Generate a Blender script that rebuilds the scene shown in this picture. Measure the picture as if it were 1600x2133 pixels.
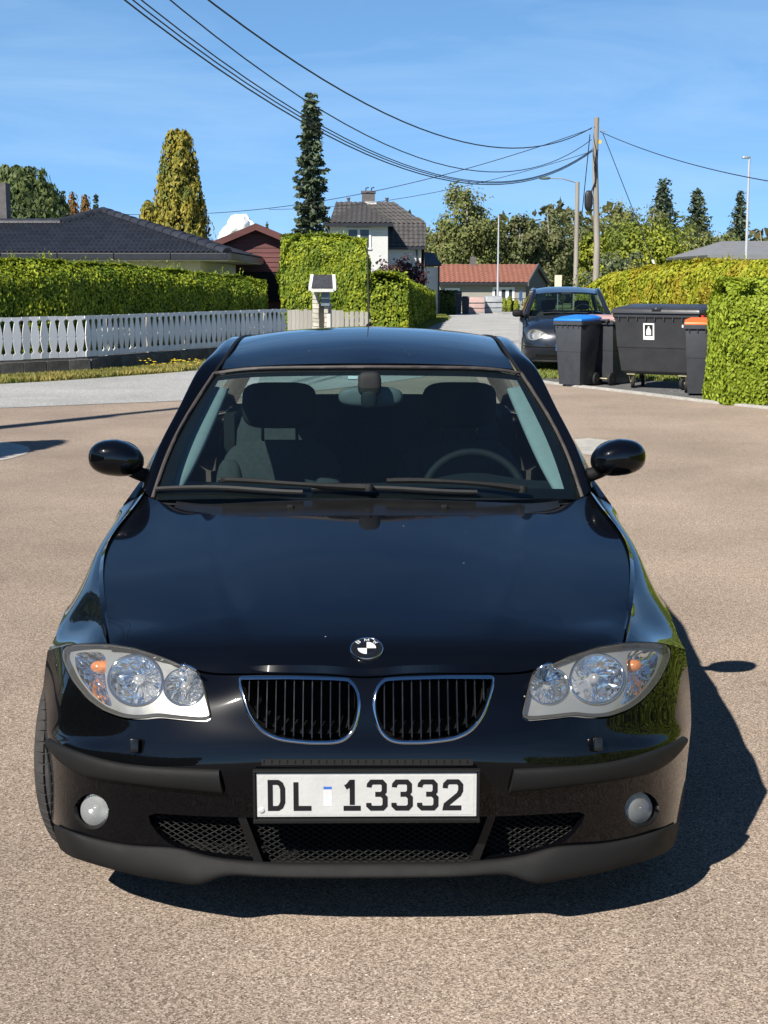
import bpy, bmesh, math, random
import numpy as np
from mathutils import Vector, Matrix
from mathutils.bvhtree import BVHTree

for _o in list(bpy.data.objects):
    bpy.data.objects.remove(_o)
SC = bpy.context.scene
COL = SC.collection
R = math.radians
random.seed(7)

# ------------------------------------------------------------------ camera
F = 2958.0
UC, VC = 800.0, 1066.5
PITCH = R(9.3)
CAMH = 1.60
cam_data = bpy.data.cameras.new('camera')
cam = bpy.data.objects.new('camera', cam_data)
COL.objects.link(cam)
cam.location = (0, 0, CAMH)
cam.rotation_euler = (R(90) - PITCH, 0, 0)
cam_data.sensor_fit = 'VERTICAL'
cam_data.sensor_height = 24.0
cam_data.lens = 24.0 * F / 2133.0
cam_data.clip_start = 0.05
cam_data.clip_end = 6000
SC.camera = cam

# ------------------------------------------------------------------ sky, sun, exposure
SUN_AZ = math.atan2(-0.65, -0.91)          # direction towards the sun, clockwise from +Y
SUN_EL = R(41.5)
world = bpy.data.worlds.new('World')
SC.world = world
world.use_nodes = True
wn = world.node_tree.nodes
wl = world.node_tree.links
wn.clear()
w_out = wn.new('ShaderNodeOutputWorld')
w_bg = wn.new('ShaderNodeBackground')
w_sky = wn.new('ShaderNodeTexSky')
w_sky.sky_type = 'NISHITA'
w_sky.sun_disc = False
w_sky.sun_elevation = SUN_EL
w_sky.sun_rotation = SUN_AZ % (2 * math.pi)
w_sky.altitude = 0
w_sky.air_density = 0.3
w_sky.dust_density = 0.0
w_sky.ozone_density = 4.0
# thin haze and cirrus: thickest towards the horizon, streaky noise over the whole dome
w_hs = wn.new('ShaderNodeHueSaturation')
w_hs.inputs['Saturation'].default_value = 1.16
w_tc = wn.new('ShaderNodeTexCoord')
w_map = wn.new('ShaderNodeMapping')
w_map.inputs['Scale'].default_value = (1.3, 1.3, 8.0)
w_map.inputs['Rotation'].default_value = (0.10, -0.16, 0.3)
w_nz = wn.new('ShaderNodeTexNoise')
w_nz.inputs['Scale'].default_value = 2.3
w_nz.inputs['Detail'].default_value = 9
w_nz.inputs['Roughness'].default_value = 0.6
w_nz.inputs['Distortion'].default_value = 0.7
w_sep = wn.new('ShaderNodeSeparateXYZ')
w_el = wn.new('ShaderNodeMapRange')
w_el.interpolation_type = 'SMOOTHSTEP'
w_el.inputs['From Min'].default_value = 0.0
w_el.inputs['From Max'].default_value = 0.6
w_el.inputs['To Min'].default_value = 0.60
w_el.inputs['To Max'].default_value = 0.05
w_rmp = wn.new('ShaderNodeMapRange')
w_rmp.inputs['From Min'].default_value = 0.40
w_rmp.inputs['From Max'].default_value = 0.78
w_rmp.inputs['To Min'].default_value = 0.0
w_rmp.inputs['To Max'].default_value = 0.75
w_cir = wn.new('ShaderNodeMix')           # wisps of cirrus laid over the blue
w_cir.data_type = 'RGBA'
w_cir.inputs['B'].default_value = (3.9, 5.5, 7.2, 1)
w_mix = wn.new('ShaderNodeMix')
w_mix.data_type = 'RGBA'
w_vc = wn.new('ShaderNodeMix')            # the veil itself: paler low down, deep blue overhead
w_vc.data_type = 'RGBA'
w_vc.inputs['A'].default_value = (2.2, 4.35, 6.9, 1)
w_vc.inputs['B'].default_value = (1.05, 2.9, 6.1, 1)
w_ve = wn.new('ShaderNodeMapRange')
w_ve.inputs['From Min'].default_value = 0.12
w_ve.inputs['From Max'].default_value = 0.75
wl.new(w_ve.outputs['Result'], w_vc.inputs['Factor'])
wl.new(w_vc.outputs['Result'], w_mix.inputs['B'])
wl.new(w_tc.outputs['Generated'], w_map.inputs['Vector'])
wl.new(w_tc.outputs['Generated'], w_sep.inputs[0])
wl.new(w_sep.outputs['Z'], w_el.inputs['Value'])
wl.new(w_sep.outputs['Z'], w_ve.inputs['Value'])
wl.new(w_map.outputs['Vector'], w_nz.inputs['Vector'])
wl.new(w_nz.outputs['Fac'], w_rmp.inputs['Value'])
wl.new(w_el.outputs['Result'], w_mix.inputs['Factor'])
w_cm = wn.new('ShaderNodeMath')
w_cm.operation = 'MULTIPLY'
wl.new(w_rmp.outputs['Result'], w_cm.inputs[0])
wl.new(w_el.outputs['Result'], w_cm.inputs[1])
wl.new(w_cm.outputs[0], w_cir.inputs['Factor'])
wl.new(w_sky.outputs['Color'], w_hs.inputs['Color'])
wl.new(w_hs.outputs['Color'], w_mix.inputs['A'])
wl.new(w_mix.outputs['Result'], w_cir.inputs['A'])
wl.new(w_cir.outputs['Result'], w_bg.inputs['Color'])
w_bg.inputs['Strength'].default_value = 0.096
wl.new(w_bg.outputs['Background'], w_out.inputs['Surface'])

sun_data = bpy.data.lights.new('sun', 'SUN')
sun_data.energy = 4.6
sun_data.angle = R(0.53)
sun_data.color = (1.0, 0.945, 0.86)
sun = bpy.data.objects.new('sun', sun_data)
COL.objects.link(sun)
_sd = Vector((-math.sin(SUN_AZ) * math.cos(SUN_EL), -math.cos(SUN_AZ) * math.cos(SUN_EL), -math.sin(SUN_EL)))
sun.rotation_euler = _sd.to_track_quat('-Z', 'Y').to_euler()
sun.location = (-8, -12, 14)

SC.render.engine = 'CYCLES'
SC.view_settings.view_transform = 'Standard'
SC.view_settings.look = 'None'
SC.view_settings.exposure = 0.68
SC.view_settings.gamma = 1.0
SC.view_settings.use_curve_mapping = False
SC.cycles.max_bounces = 10
SC.cycles.transparent_max_bounces = 24
SC.cycles.glossy_bounces = 5
SC.cycles.transmission_bounces = 8
SC.cycles.diffuse_bounces = 4
SC.cycles.sample_clamp_indirect = 6.0

# ------------------------------------------------------------------ pixel -> direction
def ray(u, v):
    a = (u - UC) / F
    b = (VC - v) / F
    c, s = math.cos(PITCH), math.sin(PITCH)
    return Vector((a, c + b * s, -s + b * c))

CAM0 = Vector((0, 0, CAMH))

def at(u, v, d):
    """point on the ray of pixel (u,v) at distance d along +Y"""
    r = ray(u, v)
    return CAM0 + r * (d / r.y)

def terrain(y):
    """ground height: level up to 30 m, then gently falling"""
    t = max(0.0, y - 30.0)
    if t < 10:
        return -0.0115 * t * t / 20.0
    return -0.0115 * (t - 5.0)

def ground(u, v):
    r = ray(u, v)
    d = 5.0
    for _ in range(60):
        z = terrain(d)
        d2 = (z - CAMH) / r.z * r.y if r.z < -1e-6 else 400
        d = 0.5 * d + 0.5 * min(d2, 400)
    p = CAM0 + r * (d / r.y)
    return Vector((p.x, p.y, terrain(p.y)))

def xat(u, d):
    return at(u, 600, d).x

def zat(v, d):
    return at(800, v, d).z

# ------------------------------------------------------------------ materials
MATS = {}
def nodes_of(name):
    m = bpy.data.materials.new(name)
    m.use_nodes = True
    nt = m.node_tree
    b = nt.nodes['Principled BSDF']
    MATS[name] = m
    return m, nt, b

def mat(name, col, rough=0.5, metal=0.0, spec=0.5, coat=0.0, var=0.0, vscale=3.0, bump=0.0, bscale=40.0,
        col2=None, detail=4.0, subsurf=0.0, coords='Object', stretch=(1, 1, 1), rvar=0.0, objvar=0.0):
    """procedural principled material with noise-driven colour, roughness and bump"""
    m, nt, b = nodes_of(name)
    N, L = nt.nodes, nt.links
    b.inputs['Base Color'].default_value = (*col, 1)
    b.inputs['Roughness'].default_value = rough
    b.inputs['Metallic'].default_value = metal
    b.inputs['Specular IOR Level'].default_value = spec
    if coat:
        b.inputs['Coat Weight'].default_value = coat
        b.inputs['Coat Roughness'].default_value = 0.02
    if var or bump or rvar or objvar:
        tc = N.new('ShaderNodeTexCoord')
        mp = N.new('ShaderNodeMapping')
        mp.inputs['Scale'].default_value = stretch
        L.new(tc.outputs[coords], mp.inputs['Vector'])
    base = None
    if var or rvar:
        nz = N.new('ShaderNodeTexNoise')
        nz.inputs['Scale'].default_value = vscale
        nz.inputs['Detail'].default_value = detail
        nz.inputs['Roughness'].default_value = 0.65
        L.new(mp.outputs['Vector'], nz.inputs['Vector'])
    if var:
        mr = N.new('ShaderNodeMapRange')
        mr.inputs['From Min'].default_value = 0.3
        mr.inputs['From Max'].default_value = 0.7
        L.new(nz.outputs['Fac'], mr.inputs['Value'])
        mx = N.new('ShaderNodeMix')
        mx.data_type = 'RGBA'
        c2 = col2 if col2 else tuple(c * (1 - var) for c in col)
        c1 = col if col2 else tuple(min(1, c * (1 + var)) for c in col)
        mx.inputs['A'].default_value = (*c1, 1)
        mx.inputs['B'].default_value = (*c2, 1)
        L.new(mr.outputs['Result'], mx.inputs['Factor'])
        L.new(mx.outputs['Result'], b.inputs['Base Color'])
        base = mx.outputs['Result']
    if objvar:
        oi = N.new('ShaderNodeObjectInfo')
        mr2 = N.new('ShaderNodeMapRange')
        mr2.inputs['To Min'].default_value = 1 - objvar
        mr2.inputs['To Max'].default_value = 1 + objvar
        L.new(oi.outputs['Random'], mr2.inputs['Value'])
        hs = N.new('ShaderNodeHueSaturation')
        if base:
            L.new(base, hs.inputs['Color'])
        else:
            hs.inputs['Color'].default_value = (*col, 1)
        L.new(mr2.outputs['Result'], hs.inputs['Value'])
        L.new(hs.outputs['Color'], b.inputs['Base Color'])
    if rvar:
        m3 = N.new('ShaderNodeMapRange')
        m3.inputs['From Min'].default_value = 0.3
        m3.inputs['From Max'].default_value = 0.7
        m3.inputs['To Min'].default_value = max(0.02, rough - rvar)
        m3.inputs['To Max'].default_value = min(1, rough + rvar)
        L.new(nz.outputs['Fac'], m3.inputs['Value'])
        L.new(m3.outputs['Result'], b.inputs['Roughness'])
    if bump:
        nb = N.new('ShaderNodeTexNoise')
        nb.inputs['Scale'].default_value = bscale
        nb.inputs['Detail'].default_value = 3
        L.new(mp.outputs['Vector'], nb.inputs['Vector'])
        bp = N.new('ShaderNodeBump')
        bp.inputs['Strength'].default_value = bump
        bp.inputs['Distance'].default_value = 0.01
        L.new(nb.outputs['Fac'], bp.inputs['Height'])
        L.new(bp.outputs['Normal'], b.inputs['Normal'])
    return m

def glass_mat(name, tint, refl_rough=0.0, ior=1.5, haze=0.0, hazecol=(0.8, 0.8, 0.8)):
    """thin pane: fresnel reflection over tinted transparency, optional dusty haze"""
    m = bpy.data.materials.new(name)
    m.use_nodes = True
    nt = m.node_tree
    nt.nodes.clear()
    N, L = nt.nodes, nt.links
    out = N.new('ShaderNodeOutputMaterial')
    tr = N.new('ShaderNodeBsdfTransparent')
    tr.inputs['Color'].default_value = (*tint, 1)
    gl = N.new('ShaderNodeBsdfGlossy')
    gl.inputs['Roughness'].default_value = refl_rough
    fr = N.new('ShaderNodeFresnel')
    fr.inputs['IOR'].default_value = ior
    mx = N.new('ShaderNodeMixShader')
    # the node inverts the index on back faces; feed it the inverse there, a thin pane looks alike from both sides
    geo = N.new('ShaderNodeNewGeometry')
    sc = N.new('ShaderNodeMath')
    sc.operation = 'MULTIPLY_ADD'
    sc.inputs[1].default_value = 1.0 / ior - ior
    sc.inputs[2].default_value = ior
    L.new(geo.outputs['Backfacing'], sc.inputs[0])
    L.new(sc.outputs[0], fr.inputs['IOR'])
    L.new(fr.outputs['Fac'], mx.inputs['Fac'])
    L.new(tr.outputs['BSDF'], mx.inputs[1])
    L.new(gl.outputs['BSDF'], mx.inputs[2])
    last = mx.outputs['Shader']
    if haze:
        df = N.new('ShaderNodeBsdfDiffuse')
        df.inputs['Color'].default_value = (*hazecol, 1)
        m2 = N.new('ShaderNodeMixShader')
        m2.inputs['Fac'].default_value = haze
        L.new(last, m2.inputs[1])
        L.new(df.outputs['BSDF'], m2.inputs[2])
        last = m2.outputs['Shader']
    L.new(last, out.inputs['Surface'])
    MATS[name] = m
    return m

# ------------------------------------------------------------------ objects
def tag(o, label=None, cat=None, group=None, kind=None):
    if label: o['label'] = label
    if cat: o['category'] = cat
    if group: o['group'] = group
    if kind: o['kind'] = kind
    return o

def empty(name, loc=(0, 0, 0), rz=0.0, parent=None):
    o = bpy.data.objects.new(name, None)
    o.empty_display_size = 0.2
    COL.objects.link(o)
    o.location = loc
    o.rotation_euler = (0, 0, rz)
    if parent: o.parent = parent
    return o

def link_mesh(name, me, material, parent=None, loc=None):
    o = bpy.data.objects.new(name, me)
    COL.objects.link(o)
    if material is not None and not me.materials:
        if isinstance(material, (list, tuple)):
            for mm in material: me.materials.append(mm)
        else:
            me.materials.append(material)
    if parent: o.parent = parent
    if loc is not None: o.location = loc
    return o

def bm_obj(name, bm, material, parent=None, smooth=None, loc=None, recalc=True):
    if recalc:
        bmesh.ops.recalc_face_normals(bm, faces=bm.faces)
    me = bpy.data.meshes.new(name)
    bm.to_mesh(me)
    bm.free()
    if smooth is not None:
        for p in me.polygons: p.use_smooth = True
        me.set_sharp_from_angle(angle=R(smooth))
    return link_mesh(name, me, material, parent, loc)

def copy_tree(o, parent=None):
    c = o.copy()
    COL.objects.link(c)
    c.parent = parent
    for ch in list(o.children):
        copy_tree(ch, c)
    return c

class MB:
    """collects simple solids into one mesh"""
    def __init__(self):
        self.v = []; self.f = []; self.m = []; self.mi = 0
    def add(self, vs, fs):
        b = len(self.v)
        self.v.extend([tuple(p) for p in vs])
        self.f.extend([tuple(b + i for i in f) for f in fs])
        self.m.extend([self.mi] * len(fs))
    def box(self, c, s, rz=0.0, mtx=None):
        hx, hy, hz = s[0] / 2, s[1] / 2, s[2] / 2
        vs = [Vector((x, y, z)) for z in (-hz, hz) for y in (-hy, hy) for x in (-hx, hx)]
        if rz: vs = [Matrix.Rotation(rz, 3, 'Z') @ p for p in vs]
        if mtx is not None: vs = [mtx @ p for p in vs]
        c = Vector(c)
        self.add([p + c for p in vs], [(0, 2, 3, 1), (4, 5, 7, 6), (0, 1, 5, 4), (2, 6, 7, 3), (0, 4, 6, 2), (1, 3, 7, 5)])
        return self
    def hexa(self, b4, t4):
        """box from four bottom and four top corners (same order)"""
        self.add(list(b4) + list(t4), [(3, 2, 1, 0), (4, 5, 6, 7), (0, 1, 5, 4), (1, 2, 6, 5), (2, 3, 7, 6), (3, 0, 4, 7)])
        return self
    def tube(self, pts, r, n=8, caps=True, closed=False):
        pts = [Vector(p) for p in pts]
        k = len(pts)
        rr = r if isinstance(r, (list, tuple)) else [r] * k
        vs = []
        up = None
        for i, p in enumerate(pts):
            if closed:
                t = pts[(i + 1) % k] - pts[i - 1]
            else:
                t = pts[min(i + 1, k - 1)] - pts[max(i - 1, 0)]
            t.normalize()
            if up is None:
                up = Vector((0, 0, 1)) if abs(t.z) < 0.9 else Vector((1, 0, 0))
            a = t.cross(up).normalized()
            bb = a.cross(t).normalized()
            up = bb
            for j in range(n):
                an = 2 * math.pi * j / n
                vs.append(p + (a * math.cos(an) + bb * math.sin(an)) * rr[i])
        fs = []
        m = k if closed else k - 1
        for i in range(m):
            for j in range(n):
                i2 = (i + 1) % k
                fs.append((i * n + j, i * n + (j + 1) % n, i2 * n + (j + 1) % n, i2 * n + j))
        if caps and not closed:
            fs.append(tuple(range(n - 1, -1, -1)))
            fs.append(tuple((k - 1) * n + j for j in range(n)))
        self.add(vs, fs)
        return self
    def lathe(self, prof, n=24, mtx=None, jitter=0.0, rng=None):
        """profile of (radius, height) turned round local Z"""
        vs = []
        for (r_, h) in prof:
            for j in range(n):
                an = 2 * math.pi * j / n
                vs.append(Vector((r_ * math.cos(an), r_ * math.sin(an), h)))
        if mtx is not None: vs = [mtx @ p for p in vs]
        fs = []
        for i in range(len(prof) - 1):
            for j in range(n):
                fs.append((i * n + j, i * n + (j + 1) % n, (i + 1) * n + (j + 1) % n, (i + 1) * n + j))
        self.add(vs, fs)
        return self
    def prism(self, poly, v0, du, dv, dn):
        """2-D polygon placed at v0 with axes du,dv, thickness vector dn"""
        v0, du, dv, dn = Vector(v0), Vector(du), Vector(dv), Vector(dn)
        k = len(poly)
        a = [v0 + du * p[0] + dv * p[1] for p in poly]
        b = [p + dn for p in a]
        fs = [tuple(range(k - 1, -1, -1)), tuple(range(k, 2 * k))]
        fs += [(i, (i + 1) % k, k + (i + 1) % k, k + i) for i in range(k)]
        self.add(a + b, fs)
        return self
    def build(self, name, material, parent=None, smooth=None, loc=None, recalc=True, bevel=0.0):
        me = bpy.data.meshes.new(name)
        me.from_pydata(self.v, [], self.f)
        if any(self.m):
            me.polygons.foreach_set('material_index', self.m)
        if recalc or bevel:
            bm = bmesh.new()
            bm.from_mesh(me)
            if bevel:
                bmesh.ops.remove_doubles(bm, verts=bm.verts, dist=1e-5)
                bmesh.ops.bevel(bm, geom=[e for e in bm.edges if len(e.link_faces) == 2 and e.calc_face_angle(0) > 0.5],
                                offset=bevel, segments=2, affect='EDGES', profile=0.6, clamp_overlap=True)
            bmesh.ops.recalc_face_normals(bm, faces=bm.faces)
            bm.to_mesh(me)
            bm.free()
        if smooth is not None:
            me.polygons.foreach_set('use_smooth', [True] * len(me.polygons))
            me.set_sharp_from_angle(angle=R(smooth))
        return link_mesh(name, me, material, parent, loc)

# ------------------------------------------------------------------ spline surfaces
def nat_spline(t, Y, tq):
    """natural cubic spline; Y (n,...) at knots t, evaluated at tq"""
    t = np.asarray(t, float); Y = np.asarray(Y, float); tq = np.asarray(tq, float)
    n = len(t)
    sh = Y.shape[1:]
    Yf = Y.reshape(n, -1)
    if n == 2:
        w = ((tq - t[0]) / (t[1] - t[0]))[:, None]
        return (Yf[0] * (1 - w) + Yf[1] * w).reshape((len(tq),) + sh)
    h = np.diff(t)
    A = np.zeros((n, n)); rhs = np.zeros_like(Yf)
    A[0, 0] = A[-1, -1] = 1
    for i in range(1, n - 1):
        A[i, i - 1] = h[i - 1]; A[i, i] = 2 * (h[i - 1] + h[i]); A[i, i + 1] = h[i]
        rhs[i] = 6 * ((Yf[i + 1] - Yf[i]) / h[i] - (Yf[i] - Yf[i - 1]) / h[i - 1])
    M = np.linalg.solve(A, rhs)
    idx = np.clip(np.searchsorted(t, tq, side='right') - 1, 0, n - 2)
    hh = h[idx][:, None]
    a = (t[idx + 1] - tq)[:, None]; b = (tq - t[idx])[:, None]
    out = (M[idx] * a ** 3 + M[idx + 1] * b ** 3) / (6 * hh) + (Yf[idx] / hh - M[idx] * hh / 6) * a + (Yf[idx + 1] / hh - M[idx + 1] * hh / 6) * b
    return out.reshape((len(tq),) + sh)

def knots(net, axis):
    d = np.linalg.norm(np.diff(net, axis=axis), axis=2)
    d = np.sqrt(d.mean(axis=1 - axis) + 1e-6)      # centripetal: calmer between uneven points
    return np.concatenate([[0], np.cumsum(d)])

def surf(net, nr, nc, smooth=0):
    net = np.asarray(net, float)
    tr = knots(net, 0); tc = knots(net, 1)
    a = nat_spline(tr, net, np.linspace(0, tr[-1], nr))
    b = nat_spline(tc, a.transpose(1, 0, 2), np.linspace(0, tc[-1], nc)).transpose(1, 0, 2)
    for _ in range(smooth):
        c = b.copy()
        c[1:-1, 1:-1] = 0.5 * b[1:-1, 1:-1] + 0.125 * (b[:-2, 1:-1] + b[2:, 1:-1] + b[1:-1, :-2] + b[1:-1, 2:])
        b = c
    return b

def curve(pts, n, closed=False):
    P = np.asarray([tuple(p) for p in pts], float)
    if closed:
        k = len(P)
        P = np.concatenate([P[-3:], P, P[:4]])
        d = np.sqrt(np.linalg.norm(np.diff(P, axis=0), axis=1) + 1e-9)
        t = np.concatenate([[0], np.cumsum(d)])
        tq = np.linspace(t[3], t[3 + k], n, endpoint=False)
    else:
        d = np.sqrt(np.linalg.norm(np.diff(P, axis=0), axis=1) + 1e-9)
        t = np.concatenate([[0], np.cumsum(d)])
        tq = np.linspace(0, t[-1], n)
    return nat_spline(t, P, tq)

def mirror_net(half):
    """half net with column 0 on x=0 -> full net, -x to +x"""
    h = np.asarray(half, float)
    m = h[:, :0:-1].copy()
    m[..., 0] *= -1
    return np.concatenate([m, h], axis=1)

def grid_bm(G):
    bm = bmesh.new()
    r, c = G.shape[:2]
    vs = [[bm.verts.new(G[i, j]) for j in range(c)] for i in range(r)]
    for i in range(r - 1):
        for j in range(c - 1):
            try:
                bm.faces.new((vs[i][j], vs[i][j + 1], vs[i + 1][j + 1], vs[i + 1][j]))
            except ValueError:
                pass
    return bm

def orient(bm, toward):
    """flip all faces so the average normal agrees with `toward`"""
    bm.normal_update()
    s = Vector()
    for f in bm.faces: s += f.normal * f.calc_area()
    if s.dot(Vector(toward)) < 0:
        bmesh.ops.reverse_faces(bm, faces=bm.faces)
    bm.normal_update()

def flange(bm, depth):
    """fold every open edge inwards, so that a panel shows thickness at its gaps"""
    bm.normal_update()
    ed = [e for e in bm.edges if e.is_boundary]
    nrm = {v.index: v.normal.copy() for v in bm.verts}
    bm.verts.index_update()
    nrm = {}
    for e in ed:
        for v in e.verts: nrm[v] = v.normal.copy()
    res = bmesh.ops.extrude_edge_only(bm, edges=ed)
    new = [g for g in res['geom'] if isinstance(g, bmesh.types.BMVert)]
    src = {}
    for v in new:
        for e in v.link_edges:
            o = e.other_vert(v)
            if o in nrm:
                src[v] = nrm[o]
    for v in new:
        if v in src: v.co -= src[v] * depth

def in_poly(p, poly):
    x, y = p
    ins = False
    j = len(poly) - 1
    for i in range(len(poly)):
        xi, yi = poly[i]; xj, yj = poly[j]
        if (yi > y) != (yj > y) and x < (xj - xi) * (y - yi) / (yj - yi + 1e-15) + xi:
            ins = not ins
        j = i
    return ins

def cut(bm, poly, axes=(0, 2), keep='out', pad=0.012, mask=None):
    """cut a closed outline (given in two coordinates) clean through a surface"""
    a, b = axes
    k = len(poly)
    X0 = min(p[0] for p in poly) - pad; X1 = max(p[0] for p in poly) + pad
    Y0 = min(p[1] for p in poly) - pad; Y1 = max(p[1] for p in poly) + pad
    def bb(f):
        xs = [v.co[a] for v in f.verts]; ys = [v.co[b] for v in f.verts]
        return min(xs), max(xs), min(ys), max(ys)
    cand = {}
    far = []
    for f in bm.faces:
        q = bb(f)
        if q[1] >= X0 and q[0] <= X1 and q[3] >= Y0 and q[2] <= Y1: cand[f] = q
        else: far.append(f)
    if keep == 'in': bmesh.ops.delete(bm, geom=far, context='FACES')
    for i in range(k):
        p, q = poly[i], poly[(i + 1) % k]
        lo = (min(p[0], q[0]) - pad, min(p[1], q[1]) - pad)
        hi = (max(p[0], q[0]) + pad, max(p[1], q[1]) + pad)
        fs = [f for f, c in cand.items() if c[1] >= lo[0] and c[0] <= hi[0] and c[3] >= lo[1] and c[2] <= hi[1]]
        if not fs: continue
        co = Vector((0, 0, 0)); co[a] = p[0]; co[b] = p[1]
        no = Vector((0, 0, 0)); no[a] = -(q[1] - p[1]); no[b] = q[0] - p[0]
        if no.length < 1e-9: continue
        geom = set(fs)
        for f in fs:
            geom.update(f.edges); geom.update(f.verts)
        for f in fs: del cand[f]
        res = bmesh.ops.bisect_plane(bm, geom=list(geom), dist=1e-6, plane_co=co, plane_no=no.normalized())
        for f in res['geom']:
            if isinstance(f, bmesh.types.BMFace) and f.is_valid: cand[f] = bb(f)
    kill = []
    for f in cand:
        if not f.is_valid: continue
        c = f.calc_center_median()
        if in_poly((c[a], c[b]), poly) == (keep == 'out'): kill.append(f)
    bmesh.ops.delete(bm, geom=kill, context='FACES')

def offset_poly(poly, d):
    """grow (d>0) or shrink a 2-D outline"""
    k = len(poly)
    ar = sum(poly[i][0] * poly[(i + 1) % k][1] - poly[(i + 1) % k][0] * poly[i][1] for i in range(k))
    s = 1 if ar > 0 else -1
    out = []
    for i in range(k):
        p0, p1, p2 = Vector(poly[i - 1]), Vector(poly[i]), Vector(poly[(i + 1) % k])
        t = ((p1 - p0).normalized() + (p2 - p1).normalized())
        if t.length < 1e-6: t = p2 - p1
        t.normalize()
        out.append((p1.x + t.y * d * s, p1.y - t.x * d * s))
    return out
# =================================================================== the black car
M_paint, _nt, _b = nodes_of('black_paint')
_b.inputs['Base Color'].default_value = (0.002, 0.0022, 0.003, 1)
_b.inputs['Roughness'].default_value = 0.28
_b.inputs['Specular IOR Level'].default_value = 0.03
_b.inputs['Coat Weight'].default_value = 1.0
_b.inputs['Coat Roughness'].default_value = 0.012
_b.inputs['Coat IOR'].default_value = 1.5
# sparse dust specks and stone chips on the paint
_tc = _nt.nodes.new('ShaderNodeTexCoord')
_vo = _nt.nodes.new('ShaderNodeTexVoronoi'); _vo.inputs['Scale'].default_value = 11.0
_vo.inputs['Randomness'].default_value = 1.0
_lt = _nt.nodes.new('ShaderNodeMath'); _lt.operation = 'LESS_THAN'; _lt.inputs[1].default_value = 0.022
_mx = _nt.nodes.new('ShaderNodeMix'); _mx.data_type = 'RGBA'
_mx.inputs['A'].default_value = (0.002, 0.0022, 0.003, 1); _mx.inputs['B'].default_value = (0.35, 0.34, 0.32, 1)
_nt.links.new(_tc.outputs['Object'], _vo.inputs['Vector'])
_nt.links.new(_vo.outputs['Distance'], _lt.inputs[0])
_nt.links.new(_lt.outputs[0], _mx.inputs['Factor'])
_nz = _nt.nodes.new('ShaderNodeTexNoise'); _nz.inputs['Scale'].default_value = 2.2; _nz.inputs['Detail'].default_value = 6
_mr = _nt.nodes.new('ShaderNodeMapRange'); _mr.inputs['From Min'].default_value = 0.35; _mr.inputs['From Max'].default_value = 0.75
_mr.inputs['To Min'].default_value = 0.008; _mr.inputs['To Max'].default_value = 0.045
_nt.links.new(_tc.outputs['Object'], _nz.inputs['Vector'])
_nt.links.new(_nz.outputs['Fac'], _mr.inputs['Value'])
_nt.links.new(_mr.outputs['Result'], _b.inputs['Coat Roughness'])
_nt.links.new(_mx.outputs['Result'], _b.inputs['Base Color'])

M_plastic = mat('grained_black_plastic', (0.011, 0.011, 0.011), 0.58, spec=0.22, bump=0.25, bscale=900, var=0.15, vscale=8, rvar=0.08)
M_rubber = mat('black_rubber', (0.018, 0.018, 0.018), 0.75, var=0.3, vscale=20)
M_tyre = mat('tyre_rubber', (0.04, 0.038, 0.036), 0.85, var=0.3, vscale=25, bump=0.2, bscale=300)
M_seal = mat('grey_brown_seal', (0.055, 0.047, 0.043), 0.6, var=0.2, vscale=30)
M_dark = mat('engine_bay_black', (0.006, 0.006, 0.006), 0.9, var=0.2, vscale=5)
M_chrome = mat('chrome', (0.72, 0.72, 0.72), 0.08, 1.0, rvar=0.03, vscale=15)
M_alloy = mat('alloy_silver', (0.55, 0.56, 0.57), 0.3, 1.0, rvar=0.08, vscale=12)
M_reflector = mat('mirror_reflector', (0.88, 0.89, 0.9), 0.07, 1.0, rvar=0.04, vscale=30)
M_bezel = mat('satin_silver_plastic', (0.33, 0.335, 0.33), 0.35, 0.5, rvar=0.1, vscale=20)
M_lens = glass_mat('headlight_lens', (0.97, 0.97, 0.955), 0.01, 1.45, haze=0.045, hazecol=(0.85, 0.84, 0.78))
M_foglens = glass_mat('fog_lens', (0.8, 0.82, 0.82), 0.03, 1.5, haze=0.25, hazecol=(0.75, 0.76, 0.74))
M_wind = glass_mat('windscreen_glass', (0.52, 0.67, 0.68), 0.0, 1.55, haze=0.003, hazecol=(0.6, 0.75, 0.78))
M_side = glass_mat('side_glass', (0.62, 0.74, 0.72), 0.0, 1.52)
M_orange = mat('amber_bulb', (0.45, 0.15, 0.04), 0.2, var=0.2, vscale=40)
M_bulb = mat('bulb_glass_grey', (0.55, 0.55, 0.55), 0.15, 0.6, var=0.2, vscale=30)
M_black_gloss = mat('black_gloss_print', (0.01, 0.01, 0.01), 0.18, var=0.2, vscale=10)
M_white = mat('white_enamel', (0.78, 0.78, 0.76), 0.3, var=0.03, vscale=20)
M_plate = mat('plate_white', (0.55, 0.55, 0.53), 0.42, var=0.06, vscale=14, bump=0.08, bscale=120)
M_char = mat('plate_black_ink', (0.012, 0.012, 0.013), 0.4, var=0.2, vscale=40)
M_cabin = mat('dark_cabin_trim', (0.007, 0.008, 0.009), 0.75, var=0.3, vscale=20, bump=0.15, bscale=500)
M_seat = mat('grey_seat_cloth', (0.05, 0.054, 0.055), 0.95, var=0.2, vscale=60, bump=0.4, bscale=700)
M_light_trim = mat('light_grey_pillar_trim', (0.32, 0.345, 0.34), 0.8, var=0.06, vscale=30, bump=0.1, bscale=600)

CARLOC = Vector((-0.041, 3.21, 0)); CARROT = 0.0094
CARM = Matrix.Translation(CARLOC) @ Matrix.Rotation(CARROT, 4, 'Z')
CINV = CARM.inverted()
CO = CINV @ CAM0
def cdir(u, v):
    return (CINV.to_3x3() @ ray(u, v)).normalized()
def P(u, v, y):
    d = cdir(u, v)
    return CO + d * ((y - CO.y) / d.y)
def PA(u, v, y):
    p = P(u, v, y)
    return Vector((abs(p.x), p.y, p.z))

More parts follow.
